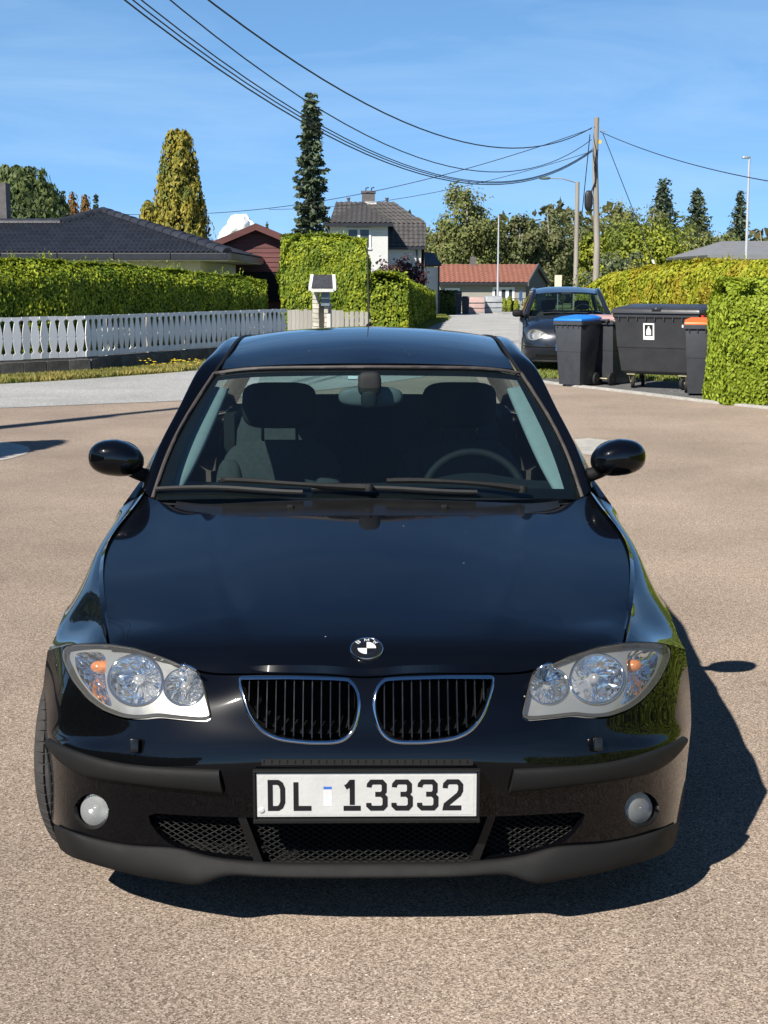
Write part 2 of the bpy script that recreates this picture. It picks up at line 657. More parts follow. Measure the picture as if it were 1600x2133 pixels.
car = empty('black_hatchback', CARLOC, CARROT)
tag(car, 'glossy black hatchback facing the camera, with kidney grilles and white number plate', 'car')

# ---- nose surface: levels from the bonnet edge down to the lip, centre to wheel arch (u, v, y)
LV = [
 ((765,1413,.085),(690,1408,.088),(600,1406,.095),(500,1407,.115),(420,1402,.15),(341,1370,.20),(279,1350,.255),(226,1342,.31),(163,1341,.385),(131,1347,.435),(99,1356,.51)),
 ((765,1460,.052),(690,1458,.054),(600,1456,.061),(498,1455,.078),(428,1455,.096),(340,1440,.132),(272,1425,.175),(212,1412,.23),(150,1405,.325),(118,1408,.395),(92,1412,.485)),
 ((765,1520,.028),(690,1518,.029),(600,1514,.035),(500,1508,.050),(440,1502,.064),(350,1500,.09),(275,1500,.125),(205,1492,.185),(140,1475,.285),(108,1468,.365),(88,1465,.46)),
 ((765,1552,.013),(690,1551,.014),(600,1549,.018),(500,1545,.031),(430,1543,.045),(340,1543,.072),(265,1543,.108),(195,1538,.168),(132,1524,.27),(102,1514,.352),(87,1508,.44)),
 ((765,1596,.0),(690,1596,.001),(600,1597,.004),(500,1600,.014),(440,1601,.024),(341,1597,.05),(247,1587,.095),(169,1566,.165),(122,1548,.255),(100,1538,.34),(89,1533,.425)),
 ((765,1650,.008),(690,1650,.009),(600,1651,.012),(500,1653,.022),(445,1650,.032),(341,1638,.057),(247,1627,.10),(169,1610,.168),(124,1591,.255),(104,1578,.335),(93,1572,.405)),
 ((765,1700,.022),(690,1700,.023),(600,1700,.026),(500,1700,.035),(440,1698,.045),(341,1694,.07),(250,1688,.11),(180,1676,.168),(132,1655,.25),(111,1640,.325),(100,1632,.39)),
 ((765,1797,.045),(690,1797,.046),(600,1797,.049),(520,1795,.056),(440,1785,.066),(341,1770,.088),(247,1758,.125),(169,1739,.18),(137,1727,.235),(120,1719,.30),(109,1712,.375)),
]
half = [[tuple(PA(*c)) for c in row] for row in LV]
for r_ in half: r_[0] = (0.0, r_[0][1], r_[0][2])
GB = surf(mirror_net(half), 90, 221, smooth=25)
bm_full = grid_bm(GB)
orient(bm_full, (0, -1, 0.2))
BV = BVHTree.FromBMesh(bm_full)

def hit(u, v, off=0.0, bv=None):
    d = cdir(u, v)
    loc, nor, idx, dist = (bv or BV).ray_cast(CO, d)
    if loc is None:
        return P(u, v, 0.1)
    if nor.dot(d) > 0: nor = -nor
    return loc + nor * off

def hits(px, n=None, closed=True, off=0.0, bv=None):
    if n:
        c = curve([(a, b, 0) for a, b in px], n, closed)
        px = [(p[0], p[1]) for p in c]
    return [hit(a, b, off, bv) for a, b in px]

def xz(pts):
    return [(p.x, p.z) for p in pts]
def mir(pts):
    return [Vector((-p[0], p[1], p[2])) for p in pts]

# ---- outlines on the photograph, left half of the nose
HL = [(131,1349),(163,1343),(226,1343),(279,1351),(341,1370),(388,1386),(407,1395),(418,1409),(427,1446),(440,1499),(419,1501),(372,1497),(326,1492),(300,1496),(279,1497),(254,1494),(216,1480),(185,1458),(154,1421),(135,1383),(129,1364)]
def dens(px, step=9.0, corners=()):
    """closed polyline resampled; corner indices keep sharp"""
    out = []
    k = len(px)
    for i in range(k):
        a, b = px[i], px[(i + 1) % k]
        L_ = math.hypot(b[0] - a[0], b[1] - a[1])
        n = max(1, int(L_ / step))
        for j in range(n):
            t = j / n
            out.append((a[0] + (b[0] - a[0]) * t, a[1] + (b[1] - a[1]) * t))
    return out
def soften(px, it=2):
    px = list(px)
    for _ in range(it):
        k = len(px)
        px = [(0.5 * px[i][0] + 0.25 * (px[i-1][0] + px[(i+1) % k][0]), 0.5 * px[i][1] + 0.25 * (px[i-1][1] + px[(i+1) % k][1])) for i in range(k)]
    return px
def top_v(u):
    return float(np.interp(u, [c[0] for c in LV[0]][::-1], [c[1] for c in LV[0]][::-1]))
HLp = [(a, max(b, top_v(a) + 2.5)) for a, b in soften(dens(HL, 8), 2)]
GR = [(497,1410),(530,1406),(564,1404),(646,1404),(690,1405),(708,1408),(726,1414),(738,1425),(746,1440),(749,1460),(748,1485),(742,1510),(733,1527),(720,1540),(705,1546),(687,1548),(646,1548),(605,1544),(580,1540),(560,1532),(543,1521),(528,1503),(516,1482),(507,1455),(501,1433)]
GRp = [(a, max(b, top_v(a) + 3.5)) for a, b in soften(dens(GR, 8), 1)]
FG = [(190 + 36 * math.cos(t), 1691 + 37 * math.sin(t)) for t in np.linspace(0, 2 * math.pi, 32, endpoint=False)]
# lower intake, whole width (mirrored about the car's centre line below)
INl = [(300,1693),(345,1696),(494,1702),(620,1704),(765,1704)]
INb = [(765,1799),(640,1798),(529,1794),(435,1783),(372,1768),(350,1757),(332,1742),(314,1718)]

HL3 = hits(HLp); GR3 = hits(GRp); FG3 = hits(FG)
inl3 = hits(INl, None); inb3 = hits(INb, None)
# close the intake outline over both halves
upper = [(p.x, p.z) for p in inl3[:-1]]
lower = [(p.x, p.z) for p in inb3[1:]]
cz_t = inl3[-1].z; cz_b = inb3[0].z
IN = upper + [(0, cz_t)] + [(-x, z) for x, z in reversed(upper)] + [(-x, z) for x, z in reversed(lower)] + [(0, cz_b)] + lower
_d = []
for i in range(len(IN)):
    a, b = IN[i], IN[(i + 1) % len(IN)]
    n = max(1, int(math.hypot(b[0]-a[0], b[1]-a[1]) / 0.02))
    for j in range(n):
        _d.append((a[0] + (b[0]-a[0]) * j / n, a[1] + (b[1]-a[1]) * j / n))
IN = soften(_d, 1)

# ---- bumper / nose panel with its openings
bmB = bm_full.copy()
def both(poly): return [poly, [(-x, z) for x, z in poly]]
for poly in both(offset_poly(xz(HL3), 0.0045)): cut(bmB, poly)
for poly in both(xz(GR3)): cut(bmB, poly)
for poly in both(xz(FG3)): cut(bmB, poly)
cut(bmB, IN)
bmB.normal_update()
flange(bmB, 0.018)
bumper = bm_obj('bumper', bmB, M_paint, car, smooth=38, recalc=False)

# dark structure behind the nose: the openings end on it
G2 = GB.copy()
G2[..., 1] += 0.17 + 0.10 * (1 - np.minimum(1, np.abs(G2[..., 0]) / 0.8))
G2[..., 0] *= 0.93
G2[..., 2] = G2[..., 2] * 0.97
bm_obj('radiator_support', grid_bm(G2[::4, ::6]), M_dark, car, smooth=60)

# ---- bonnet and wings: one surface behind the nose's top edge
def zc_hood(y):
    return float(nat_spline([.05,.085,.12,.16,.2,.25,.3,.5,.75,1.0,1.18,1.35,1.55], np.array([.628,.653,.678,.704,.721,.732,.742,.774,.812,.848,.8735,.895,.915])[:, None], [y])[0, 0])
CUT = [(226,1342,.31),(219,1306,.42),(211,1255,.58),(208,1210,.74),(212,1165,.92),(228,1123,1.10),(255,1085,1.27),(296,1030,1.5)]
cut3 = np.array([tuple(PA(*c)) for c in CUT])
def cutpath(y):
    return nat_spline(cut3[:, 1], cut3, [min(max(y, .31), 1.52)])[0]
S_ROW = [0, .032, .068, .105, .15, .2, .28, .4, .55, .7, .85, 1.0]
XR = [0, .1, .2, .33, .45, .54, .63, .76]
YR = [1.18, 1.181, 1.185, 1.20, 1.225, 1.27, 1.36, 1.5]
hood_net = []; wing_net = []
for s in S_ROW:
    row = []
    for c in range(8):
        x0, y0, z0 = half[0][c]
        if c == 7:
            p = cutpath(.31 + s * (1.5 - .31))
            row.append((p[0], p[1], p[2])); continue
        y = y0 + s * (YR[c] - y0)
        x = x0 + s * (XR[c] - x0)
        if c >= 4: x += 0.05 * math.sin(math.pi * s) * (c - 3) / 4
        if c == 6: x += 0.015 * math.sin(math.pi * s)
        zh = lambda xx, yy: zc_hood(yy) - 0.055 * (abs(xx) / .79) ** 2.2
        pc = cutpath(max(.31, y))
        corr = (pc[2] - zh(pc[0], max(.31, y))) * (x / pc[0]) ** 4
        d0 = z0 - zh(x0, y0)
        z = zh(x, y) + corr * min(1, s * 6) + d0 * math.exp(-(y - y0) / 0.045)
        row.append((x, y, z))
    hood_net.append(row)
    wr = [row[7]]
    for c, (dx, dz) in ((8, (.034, -.014)), (9, (None, -.062)), (10, (None, None)), (11, (None, None))):
        if c < 11: x0, y0, z0 = half[0][c]
        y = y0 + s * (1.47 - y0)
        p = cutpath(y)
        w = min(1, s / 0.34); w = w * w * (3 - 2 * w)
        if c == 8:
            X, Z = p[0] + dx, p[2] + dz
        elif c == 9:
            X, Z = .838 + .004 * math.sin(3 * s), p[2] + dz
        elif c == 10:
            X, Z = .867, .668
        else:
            continue
        wr.append((x0 + (X - x0) * w, y, z0 + (Z - z0) * w))
    wing_net.append(wr)
hn = np.array(hood_net)
GH = surf(mirror_net(hn), 130, 161, smooth=45)
_y0 = GH[0:1, :, 1]
_m = np.clip((GH[..., 1] - _y0 - .14) / .2, 0, 1)[1:-1, 1:-1, None]
for _ in range(260):
    c = GH.copy()
    c[1:-1, 1:-1] += _m * (.5 * GH[1:-1, 1:-1] + .125 * (GH[:-2, 1:-1] + GH[2:, 1:-1] + GH[1:-1, :-2] + GH[1:-1, 2:]) - GH[1:-1, 1:-1])
    GH = c
# soft character lines that run from the grilles out to the pillars
ax = np.abs(GH[..., 0]); yy = GH[..., 1]
xc = 0.30 + (yy - 0.12) * (0.54 - 0.30) / (1.30 - 0.12)
fade = np.clip((yy - 0.10) / 0.25, 0, 1) * np.clip((1.45 - yy) / 0.2, 0, 1)
GH[..., 2] += 0.0045 * fade * np.exp(-((ax - xc) / 0.045) ** 2)
GH[..., 2] -= 0.004 * fade * np.clip((xc - ax) / 0.2, 0, 1)
def snap_edge(G, j, step, n=10):
    for i in range(G.shape[0]):
        p = cutpath(float(G[i, j, 1])); sg = np.sign(G[i, j, 0])
        dx = sg * p[0] - G[i, j, 0]; dz = p[2] - G[i, j, 2]
        for q in range(n):
            w = (1 - q / n) ** 2
            G[i, j + step * q, 0] += dx * w; G[i, j + step * q, 2] += dz * w
snap_edge(GH, 0, 1); snap_edge(GH, GH.shape[1] - 1, -1)
GHf = GH.copy()
# panel gap along the outline of the bonnet
GH[:, 0, 0] += .004; GH[:, -1, 0] -= .004
_w = np.clip((.46 - np.abs(GH[0, :, 0])) / .06, 0, 1)
GH[0, :, 1] += .002 + .0045 * _w; GH[0, :, 2] += .001 + .001 * _w
bmh = grid_bm(GH); orient(bmh, (0, 0, 1)); flange(bmh, 0.02)
hood = bm_obj('bonnet', bmh, M_paint, car, smooth=38, recalc=False)
bmx = grid_bm(GHf); orient(bmx, (0, 0, 1)); HV = BVHTree.FromBMesh(bmx)

GW = surf(np.array(wing_net), 90, 40, smooth=150)
snap_edge(GW, 0, 1, 8)
for sgn in (1, -1):
    g = GW.copy(); g[..., 0] *= sgn
    g[:, 0, 0] += .003 * sgn
    g[0, :, 1] += .003
    # lower side of the wing round the wheel arch
    ys = np.linspace(.52, 1.47, 75)
    low = np.zeros((34, 75, 3))
    for j, y in enumerate(ys):
        xe_ = np.interp(y, GW[:, -1, 1], GW[:, -1, 0]); ze_ = np.interp(y, GW[:, -1, 1], GW[:, -1, 2])
        for i in range(34):
            z = ze_ + (.17 - ze_) * i / 33
            x = .867 + .006 * math.sin(math.pi * (.668 - z) / .4) if z > .27 else .867 - (.27 - z) * .35
            t = min(1, (ze_ - z) / .12)
            low[i, j] = ((xe_ + (x - xe_) * t * t * (3 - 2 * t)) * sgn, y, z)
    bmw = grid_bm(g); orient(bmw, (sgn, 0, .5)); flange(bmw, 0.015)
    bml = grid_bm(low)
    arch = [(.71 + .345 * math.cos(t), .315 + .345 * math.sin(t)) for t in np.linspace(0, 2 * math.pi, 40, endpoint=False)]
    cut(bml, arch, axes=(1, 2))
    cut(bml, [(-1, -1), (.62, -1), (.62, .60), (-1, .60)], axes=(1, 2))
    orient(bml, (sgn, 0, 0)); flange(bml, 0.05)
    me = bpy.data.meshes.new('t'); bml.to_mesh(me); bml.free(); bmw.from_mesh(me); bpy.data.meshes.remove(me)
    bm_obj('wing', bmw, M_paint, car, smooth=38, recalc=False)
    # wheel-arch liner
    mb = MB()
    pr = []
    for t in np.linspace(-0.35, math.pi + 0.35, 24):
        pr.append((math.cos(t), math.sin(t)))
    vs = []; fs = []
    for (c_, s_) in pr:
        for xx in (.865 if c_ > 0.1 else (.80 if c_ > -.45 else .70), .50):
            vs.append((sgn * xx, .71 + .350 * c_, .315 + .350 * s_))
    for i in range(len(pr) - 1):
        fs.append((2 * i, 2 * i + 1, 2 * i + 3, 2 * i + 2))
    k = len(vs)
    vs += [(sgn * .55, .71, .315)]
    for i in range(len(pr) - 1): fs.append((2 * i + 1, 2 * i + 3, k))
    mb.add(vs, fs)
    mb.build('wheel_arch_liner', M_dark, car, smooth=50)

# ---- cowl panel between bonnet and windscreen, with the jets
cow = []
for k_, (yy_, dz_) in enumerate(((0.006, -.004), (.075, .010), (.15, .026))):
    row = []
    for c in range(7):
        x0, y0 = XR[c], YR[c]
        wn_ = [.0, .0, .0, .0, .0, .0, -.0][c]
        e = hn[-1][c]
        row.append((e[0], e[1] + yy_ * (1 - .55 * (c / 6.0) ** 3), e[2] + dz_ * (1 - .65 * (c / 6.0) ** 2)))
    cow.append(row)
GC = surf(mirror_net(cow), 10, 60)
bmc = grid_bm(GC); orient(bmc, (0, 0, 1)); CV = BVHTree.FromBMesh(bmc); flange(bmc, .01)
cowl = bm_obj('cowl_panel', bmc, M_black_gloss, car, smooth=40, recalc=False)
for u in (605, 925):
    p = hit(u, 1058, .004, CV)
    mb = MB(); mb.box(p, (.020, .022, .014))
    mb.build('washer_jet', M_plastic, cowl, bevel=.003, smooth=40)

# ---- windscreen
WS = [((765,1036,1.335),(600,1036,1.35),(450,1037,1.405),(318,1040,1.52)),
      ((765,950,1.53),(610,951,1.545),(470,953,1.585),(347,955,1.66)),
      ((765,860,1.75),(625,862,1.765),(495,866,1.80),(389,870,1.86)),
      ((765,767,2.0),(640,768,2.015),(520,771,2.05),(446,781,2.10))]
wh = [[tuple(PA(*c)) for c in r_] for r_ in WS]
for r_ in wh: r_[0] = (0, r_[0][1], r_[0][2])
GWS = surf(mirror_net(wh), 40, 80)
bmw = grid_bm(GWS); orient(bmw, (0, -1, .8)); WV = BVHTree.FromBMesh(bmw)
windscreen = bm_obj('windscreen', bmw, M_wind, car, smooth=60, recalc=False)
# black ceramic border printed on the inside of the glass
r_, c_ = GWS.shape[:2]
mb = MB()
bw = 3
inn = GWS.copy(); inn[..., 1] += .004; inn[..., 2] -= .004
vs = [tuple(inn[i, j]) for i in range(r_) for j in range(c_)]
fs = []
for i in range(r_ - 1):
    for j in range(c_ - 1):
        if i < 3 or i >= r_ - 3 or j < 3 or j >= c_ - 4:
            fs.append((i * c_ + j, i * c_ + j + 1, (i + 1) * c_ + j + 1, (i + 1) * c_ + j))
mb.add(vs, fs)
mb.build('black_border', M_black_gloss, windscreen, smooth=60)
# rubber seal round sides and top
edge = [GWS[i, 0] for i in range(r_)] + [GWS[-1, j] for j in range(1, c_ - 1)] + [GWS[i, -1] for i in range(r_ - 1, -1, -1)]
mb = MB(); mb.tube([Vector(p) + Vector((0, -.004, .005)) for p in edge], .0065, 6)
mb.build('windscreen_seal', M_seal, windscreen, smooth=60)

# ---- roof
ZR = [(2.02, None), (2.3, 1.357), (2.6, 1.394), (2.8, 1.403), (3.1, 1.396), (3.45, 1.372), (3.8, 1.337), (3.98, 1.305)]
rf = [[tuple(PA(*c)) for c in ((765,757,2.02),(690,757,2.024),(610,759,2.037),(540,762,2.06),(462,769,2.108))]]
rf[0][0] = (0, rf[0][0][1], rf[0][0][2])
xe = {2.3: .535, 2.6: .525, 2.8: .52, 3.1: .515, 3.45: .50, 3.8: .485, 3.98: .475}
for y, z in ZR[1:]:
    e = xe[y]
    rf.append([(0, y, z), (e * .28, y, z - .004), (e * .54, y + .0, z - .012), (e * .78, y, z - .024), (e, y, z - .042)])
GR_ = surf(mirror_net(rf), 60, 70, smooth=8)
bmr = grid_bm(GR_); orient(bmr, (0, 0, 1)); RV = BVHTree.FromBMesh(bmr); flange(bmr, .015)
roof = bm_obj('roof', bmr, M_paint, car, smooth=38, recalc=False)

# ---- pillars and roof rails, roof moulding
INN = [GWS[i, -1] for i in (0, 13, 26, 39)]
inner = [Vector(p) for p in INN] + [Vector((.538, 2.3, 1.317)), Vector((.529, 2.6, 1.354)), Vector((.521, 2.9, 1.358)), Vector((.51, 3.3, 1.341)), Vector((.488, 3.8, 1.294))]
outer = [PA(296, 1015, 1.60), PA(333, 928, 1.71), PA(369, 858, 1.88), PA(409, 776, 2.08), Vector((.612, 2.32, 1.302)), Vector((.602, 2.6, 1.33)), Vector((.598, 2.9, 1.33)), Vector((.585, 3.3, 1.308)), Vector((.555, 3.8, 1.24))]
net = []
for a, b in zip(inner, outer):
    m = (a + b) / 2 + Vector((.012, -.006, .014))
    low = b + Vector((.004, .012, -.028))
    net.append([tuple(a + Vector((.004, 0, .001))), tuple(m), tuple(b), tuple(low)])
GP = surf(np.array(net), 80, 16)
for sgn in (1, -1):
    g = GP.copy(); g[..., 0] *= sgn
    bmp = grid_bm(g); orient(bmp, (sgn, 0, .5)); flange(bmp, .01)
    bm_obj('roof_pillar', bmp, M_paint, car, smooth=38, recalc=False)
    pts = [Vector((p.x * sgn * 1.0, p.y, p.z + .002)) for p in [Vector(q) for q in curve([inner[3], inner[4], inner[5], inner[6], inner[7], inner[8]], 30)]]
    mb = MB(); mb.tube(pts, .007, 6)
    mb.build('roof_moulding', M_plastic, roof, smooth=60)
    # light trim of the pillar inside
    tr_net = []
    for i in (1, 9, 18, 27, 36):
        e = Vector(GWS[i, -1]); t = Vector(GWS[i, -2]) - e
        w_in = .058 + .030 * math.sin(math.pi * (i / 40.0) ** .8)
        a = e + t.normalized() * .028 + Vector((0, .02, -.014))
        m = e + t.normalized() * (w_in + .012) + Vector((0, .045, -.03))
        b = e + t.normalized() * (w_in + .03) + Vector((.02, .12, -.035))
        tr_net.append([tuple(a), tuple(m), tuple(b)])
    gt = surf(np.array(tr_net), 30, 8); gt[..., 0] *= sgn
    bmt = grid_bm(gt)
    bm_obj('pillar_trim', bmt, M_light_trim, car, smooth=60)

# ---- body sides behind the wings: doors, quarter panels, sills
def side_x(y, z):
    t = np.interp(z, [.17, .27, .45, .66, .75, .82, .90, .94], [.835, .862, .873, .868, .850, .828, .800, .790])
    if y > 3.3: t -= .10 * ((y - 3.3) / .85) ** 2
    return t
def belt(y): return np.interp(y, [1.45, 1.75, 2.6, 3.4, 4.1], [.855, .90, .925, .945, .93])
for sgn in (1, -1):
    for nm, y0, y1 in (('front_door', 1.478, 2.575), ('rear_door', 2.583, 3.28), ('quarter_panel', 3.288, 4.12)):
        ny = 26; nz = 22
        g = np.zeros((nz, ny, 3))
        for i in range(nz):
            for j in range(ny):
                y = y0 + (y1 - y0) * j / (ny - 1)
                z = .17 + (belt(y) - .17) * i / (nz - 1)
                g[i, j] = (sgn * side_x(y, z), y, z)
        b_ = grid_bm(g)
        if nm != 'front_door':
            cut(b_, [(3.37 + .34 * math.cos(t), .315 + .34 * math.sin(t)) for t in np.linspace(0, 2 * math.pi, 36, endpoint=False)], axes=(1, 2), pad=.05)
        orient(b_, (sgn, 0, 0)); flange(b_, .02)
        dr = bm_obj(nm, b_, M_paint, car, smooth=38, recalc=False)
        if 'door' in nm:
            mb = MB(); yh = y1 - .12
            mb.tube([(sgn * (side_x(yh, .80) + .01), yh - .18, .795), (sgn * (side_x(yh, .80) + .035), yh - .14, .80), (sgn * (side_x(yh, .8) + .035), yh - .03, .805), (sgn * (side_x(yh, .8) + .008), yh, .805)], .014, 8)
            mb.build('handle', M_paint, dr, smooth=50)
    # side windows between beltline and rail
    ys = np.linspace(1.70, 3.55, 40)
    g = np.zeros((8, 40, 3))
    ot = np.array([tuple(p) for p in outer])
    for j, y in enumerate(ys):
        top = nat_spline(ot[:, 1], ot, [y])[0] + np.array([0, 0, -.022])
        bz = belt(y); bot = np.array([side_x(y, bz) - .012, y, bz])
        for i in range(8):
            t = i / 7
            p = bot + (top - bot) * t
            p[0] += .018 * math.sin(math.pi * t)
            g[i, j] = (p[0] * sgn, y, p[2])
    for nm, j0, j1 in (('front_window', 0, 18), ('rear_window', 20, 39)):
        b_ = grid_bm(g[:, j0:j1 + 1])
        orient(b_, (sgn, 0, 0))
        bm_obj(nm, b_, M_side, car, smooth=60, recalc=False)
    b_ = grid_bm(g[:, 18:21]); bm_obj('centre_pillar', b_, M_black_gloss, car, smooth=60)
    gi = g[:, 18:22].copy(); gi[..., 0] -= .05 * sgn
    bm_obj('centre_pillar_trim', grid_bm(gi), M_light_trim, car, smooth=60)
    # rear quarter pillar
    qp = [tuple(g[i, -1]) for i in range(8)]
    g3 = np.zeros((8, 6, 3))
    for i in range(8):
        a = g[i, -1]; t = i / 7
        b2 = np.array([sgn * (.70 - .20 * t), 4.13 - .2 * t, .93 + .36 * t])
        for j in range(6):
            g3[i, j] = a + (b2 - a) * j / 5
            g3[i, j, 0] += sgn * .03 * math.sin(math.pi * j / 5)
    b_ = grid_bm(g3); orient(b_, (sgn, 0, 0)); bm_obj('rear_pillar', b_, M_paint, car, smooth=50, recalc=False)

# ---- tail: window, hatch, rear bumper, lamps
g = np.zeros((8, 24, 3))
for i in range(8):
    t = i / 7
    for j in range(24):
        s = j / 23 * 2 - 1
        g[i, j] = (s * (.475 + .17 * (1 - t)), 3.985 + .15 * (1 - t) - .06 * s * s, 1.295 - .355 * (1 - t) - .03 * s * s)
bm_obj('tailgate_window', grid_bm(g), M_side, car, smooth=60)
g = np.zeros((10, 24, 3))
for i in range(10):
    t = i / 9
    for j in range(24):
        s = j / 23 * 2 - 1
        g[i, j] = (s * (.655 + .10 * math.sin(t * 1.8)), 4.14 + .07 * math.sin(t * 2.2) - .10 * s ** 2, .935 - .32 * t)
bm_obj('tailgate', grid_bm(g), M_paint, car, smooth=60)
g = np.zeros((10, 40, 3))
for i in range(10):
    t = i / 9
    for j in range(40):
        s = j / 39 * 2 - 1
        g[i, j] = (s * .80, 4.235 - .02 * t - .28 * abs(s) ** 4 - .02 * (2 * t - 1) ** 2, .64 - .44 * t)
bm_obj('rear_bumper', grid_bm(g), M_paint, car, smooth=60)
M_tail = mat('red_tail_lamp', (0.35, 0.01, 0.01), 0.15, var=0.2, vscale=30)
for sgn in (1, -1):
    mb = MB(); mb.box((sgn * .66, 4.15, .76), (.12, .06, .18), rz=-sgn * .3)
    mb.build('tail_lamp', M_tail, car, bevel=.03, smooth=50)
# floor pan keeps daylight out from below
mb = MB(); mb.box((0, 2.3, .22), (1.6, 3.4, .03)); mb.box((0, .75, .20), (1.05, 1.2, .02))
mb.box((0, 1.30, .52), (1.5, .03, .6)); mb.box((0, .66, .19), (1.0, 1.16, .012)); mb.box((0, .265, .180), (1.22, .23, .01)); mb.box((.63, .30, .186), (.24, .15, .01)); mb.box((-.63, .30, .186), (.24, .15, .01))
mb.build('floor_pan', M_dark, car)

for sgn in (1, -1):
    mb = MB(); mb.box((sgn * .66, 3.80, .74), (.05, .6, .46)); mb.build('luggage_trim', M_cabin, car)
mb = MB(); mb.box((0, 3.83, .93), (1.24, .46, .02)); mb.build('parcel_shelf', M_cabin, car)
# =================================================================== the black car: front details
def yB(x, z, dy=0.0):
    loc, n, i, d = BV.ray_cast(Vector((x, -1.0, z)), Vector((0, 1, 0)))
    if loc is None: return 0.05 + dy
    return loc.y + dy

def strip_obj(name, net, nr, nc, m, parent, smooth=45, toward=None, sgn=-1):
    g = surf(np.array(net), nr, nc)
    if sgn == 1: g[..., 0] *= -1
    b = grid_bm(g)
    if toward: orient(b, toward)
    return bm_obj(name, b, m, parent, smooth=smooth, recalc=not toward)

# ---- grained lip under the nose
LT = [(765,1796),(690,1796),(600,1796),(529,1793),(466,1787),(419,1778),(372,1766),(279,1760),(185,1742),(150,1731),(121,1719)]
LB = [(765,1829,.022),(690,1829,.023),(600,1828,.026),(529,1825,.034),(466,1826,.040),(419,1841,.036),(372,1838,.05),(279,1822,.09),(185,1797,.155),(150,1785,.205),(128,1771,.28)]
rows = [[], [], [], [], []]
for (u, v), b in zip(LT, LB):
    t = hit(u, v, .001); t2 = hit(u, v, .010)
    bt = P(*b)
    m_ = (t2 + bt) / 2 + Vector((0, -.010, -.004))
    for r_, p in zip(rows, (t, t2, m_, bt, bt + Vector((0, .09, .018)))):
        r_.append((-abs(p.x), p.y, p.z))
for r_ in rows: r_[0] = (0, r_[0][1], r_[0][2])
g = surf(mirror_net(np.array(rows) * np.array([-1, 1, 1])), 26, 161)
lip = bm_obj('lower_lip', (lambda b: (orient(b, (0, -1, 0)), b)[1])(grid_bm(g)), M_plastic, car, smooth=50, recalc=False)

# ---- rubbing strips
TT = [(104,1537),(125,1549),(169,1567),(247,1588),(341,1598),(400,1601),(458,1603)]
TB = [(106,1556),(124,1580),(169,1611),(247,1628),(341,1640),(400,1646),(467,1652)]
for sgn in (-1, 1):
    net = [[], [], [], [], []]
    for a, b in zip(TT, TB):
        m_ = ((a[0] + b[0]) / 2, (a[1] + b[1]) / 2)
        net[0].append(tuple(hit(*a, -.002))); net[1].append(tuple(hit(a[0], a[1] + 3, .010)))
        net[2].append(tuple(hit(*m_, .015))); net[3].append(tuple(hit(b[0], b[1] - 4, .011))); net[4].append(tuple(hit(*b, -.002)))
    g = surf(np.array(net), 14, 60)
    if sgn == 1: g[..., 0] *= -1
    b_ = grid_bm(g)
    # bevelled inner end
    vs = [v for v in b_.verts if v.is_boundary]
    orient(b_, (0, -1, 0)); flange(b_, .012)
    bm_obj('rubbing_strip', b_, M_plastic, bumper, smooth=40, recalc=False)
    # headlight washer cover
    p = hit(284, 1553, .006)
    mb = MB(); mb.box((p.x * -sgn, p.y, p.z), (.022, .030, .034), mtx=Matrix.Rotation(R(-14), 3, 'X'))
    mb.build('lamp_washer_cover', M_black_gloss, bumper, bevel=.005, smooth=40)

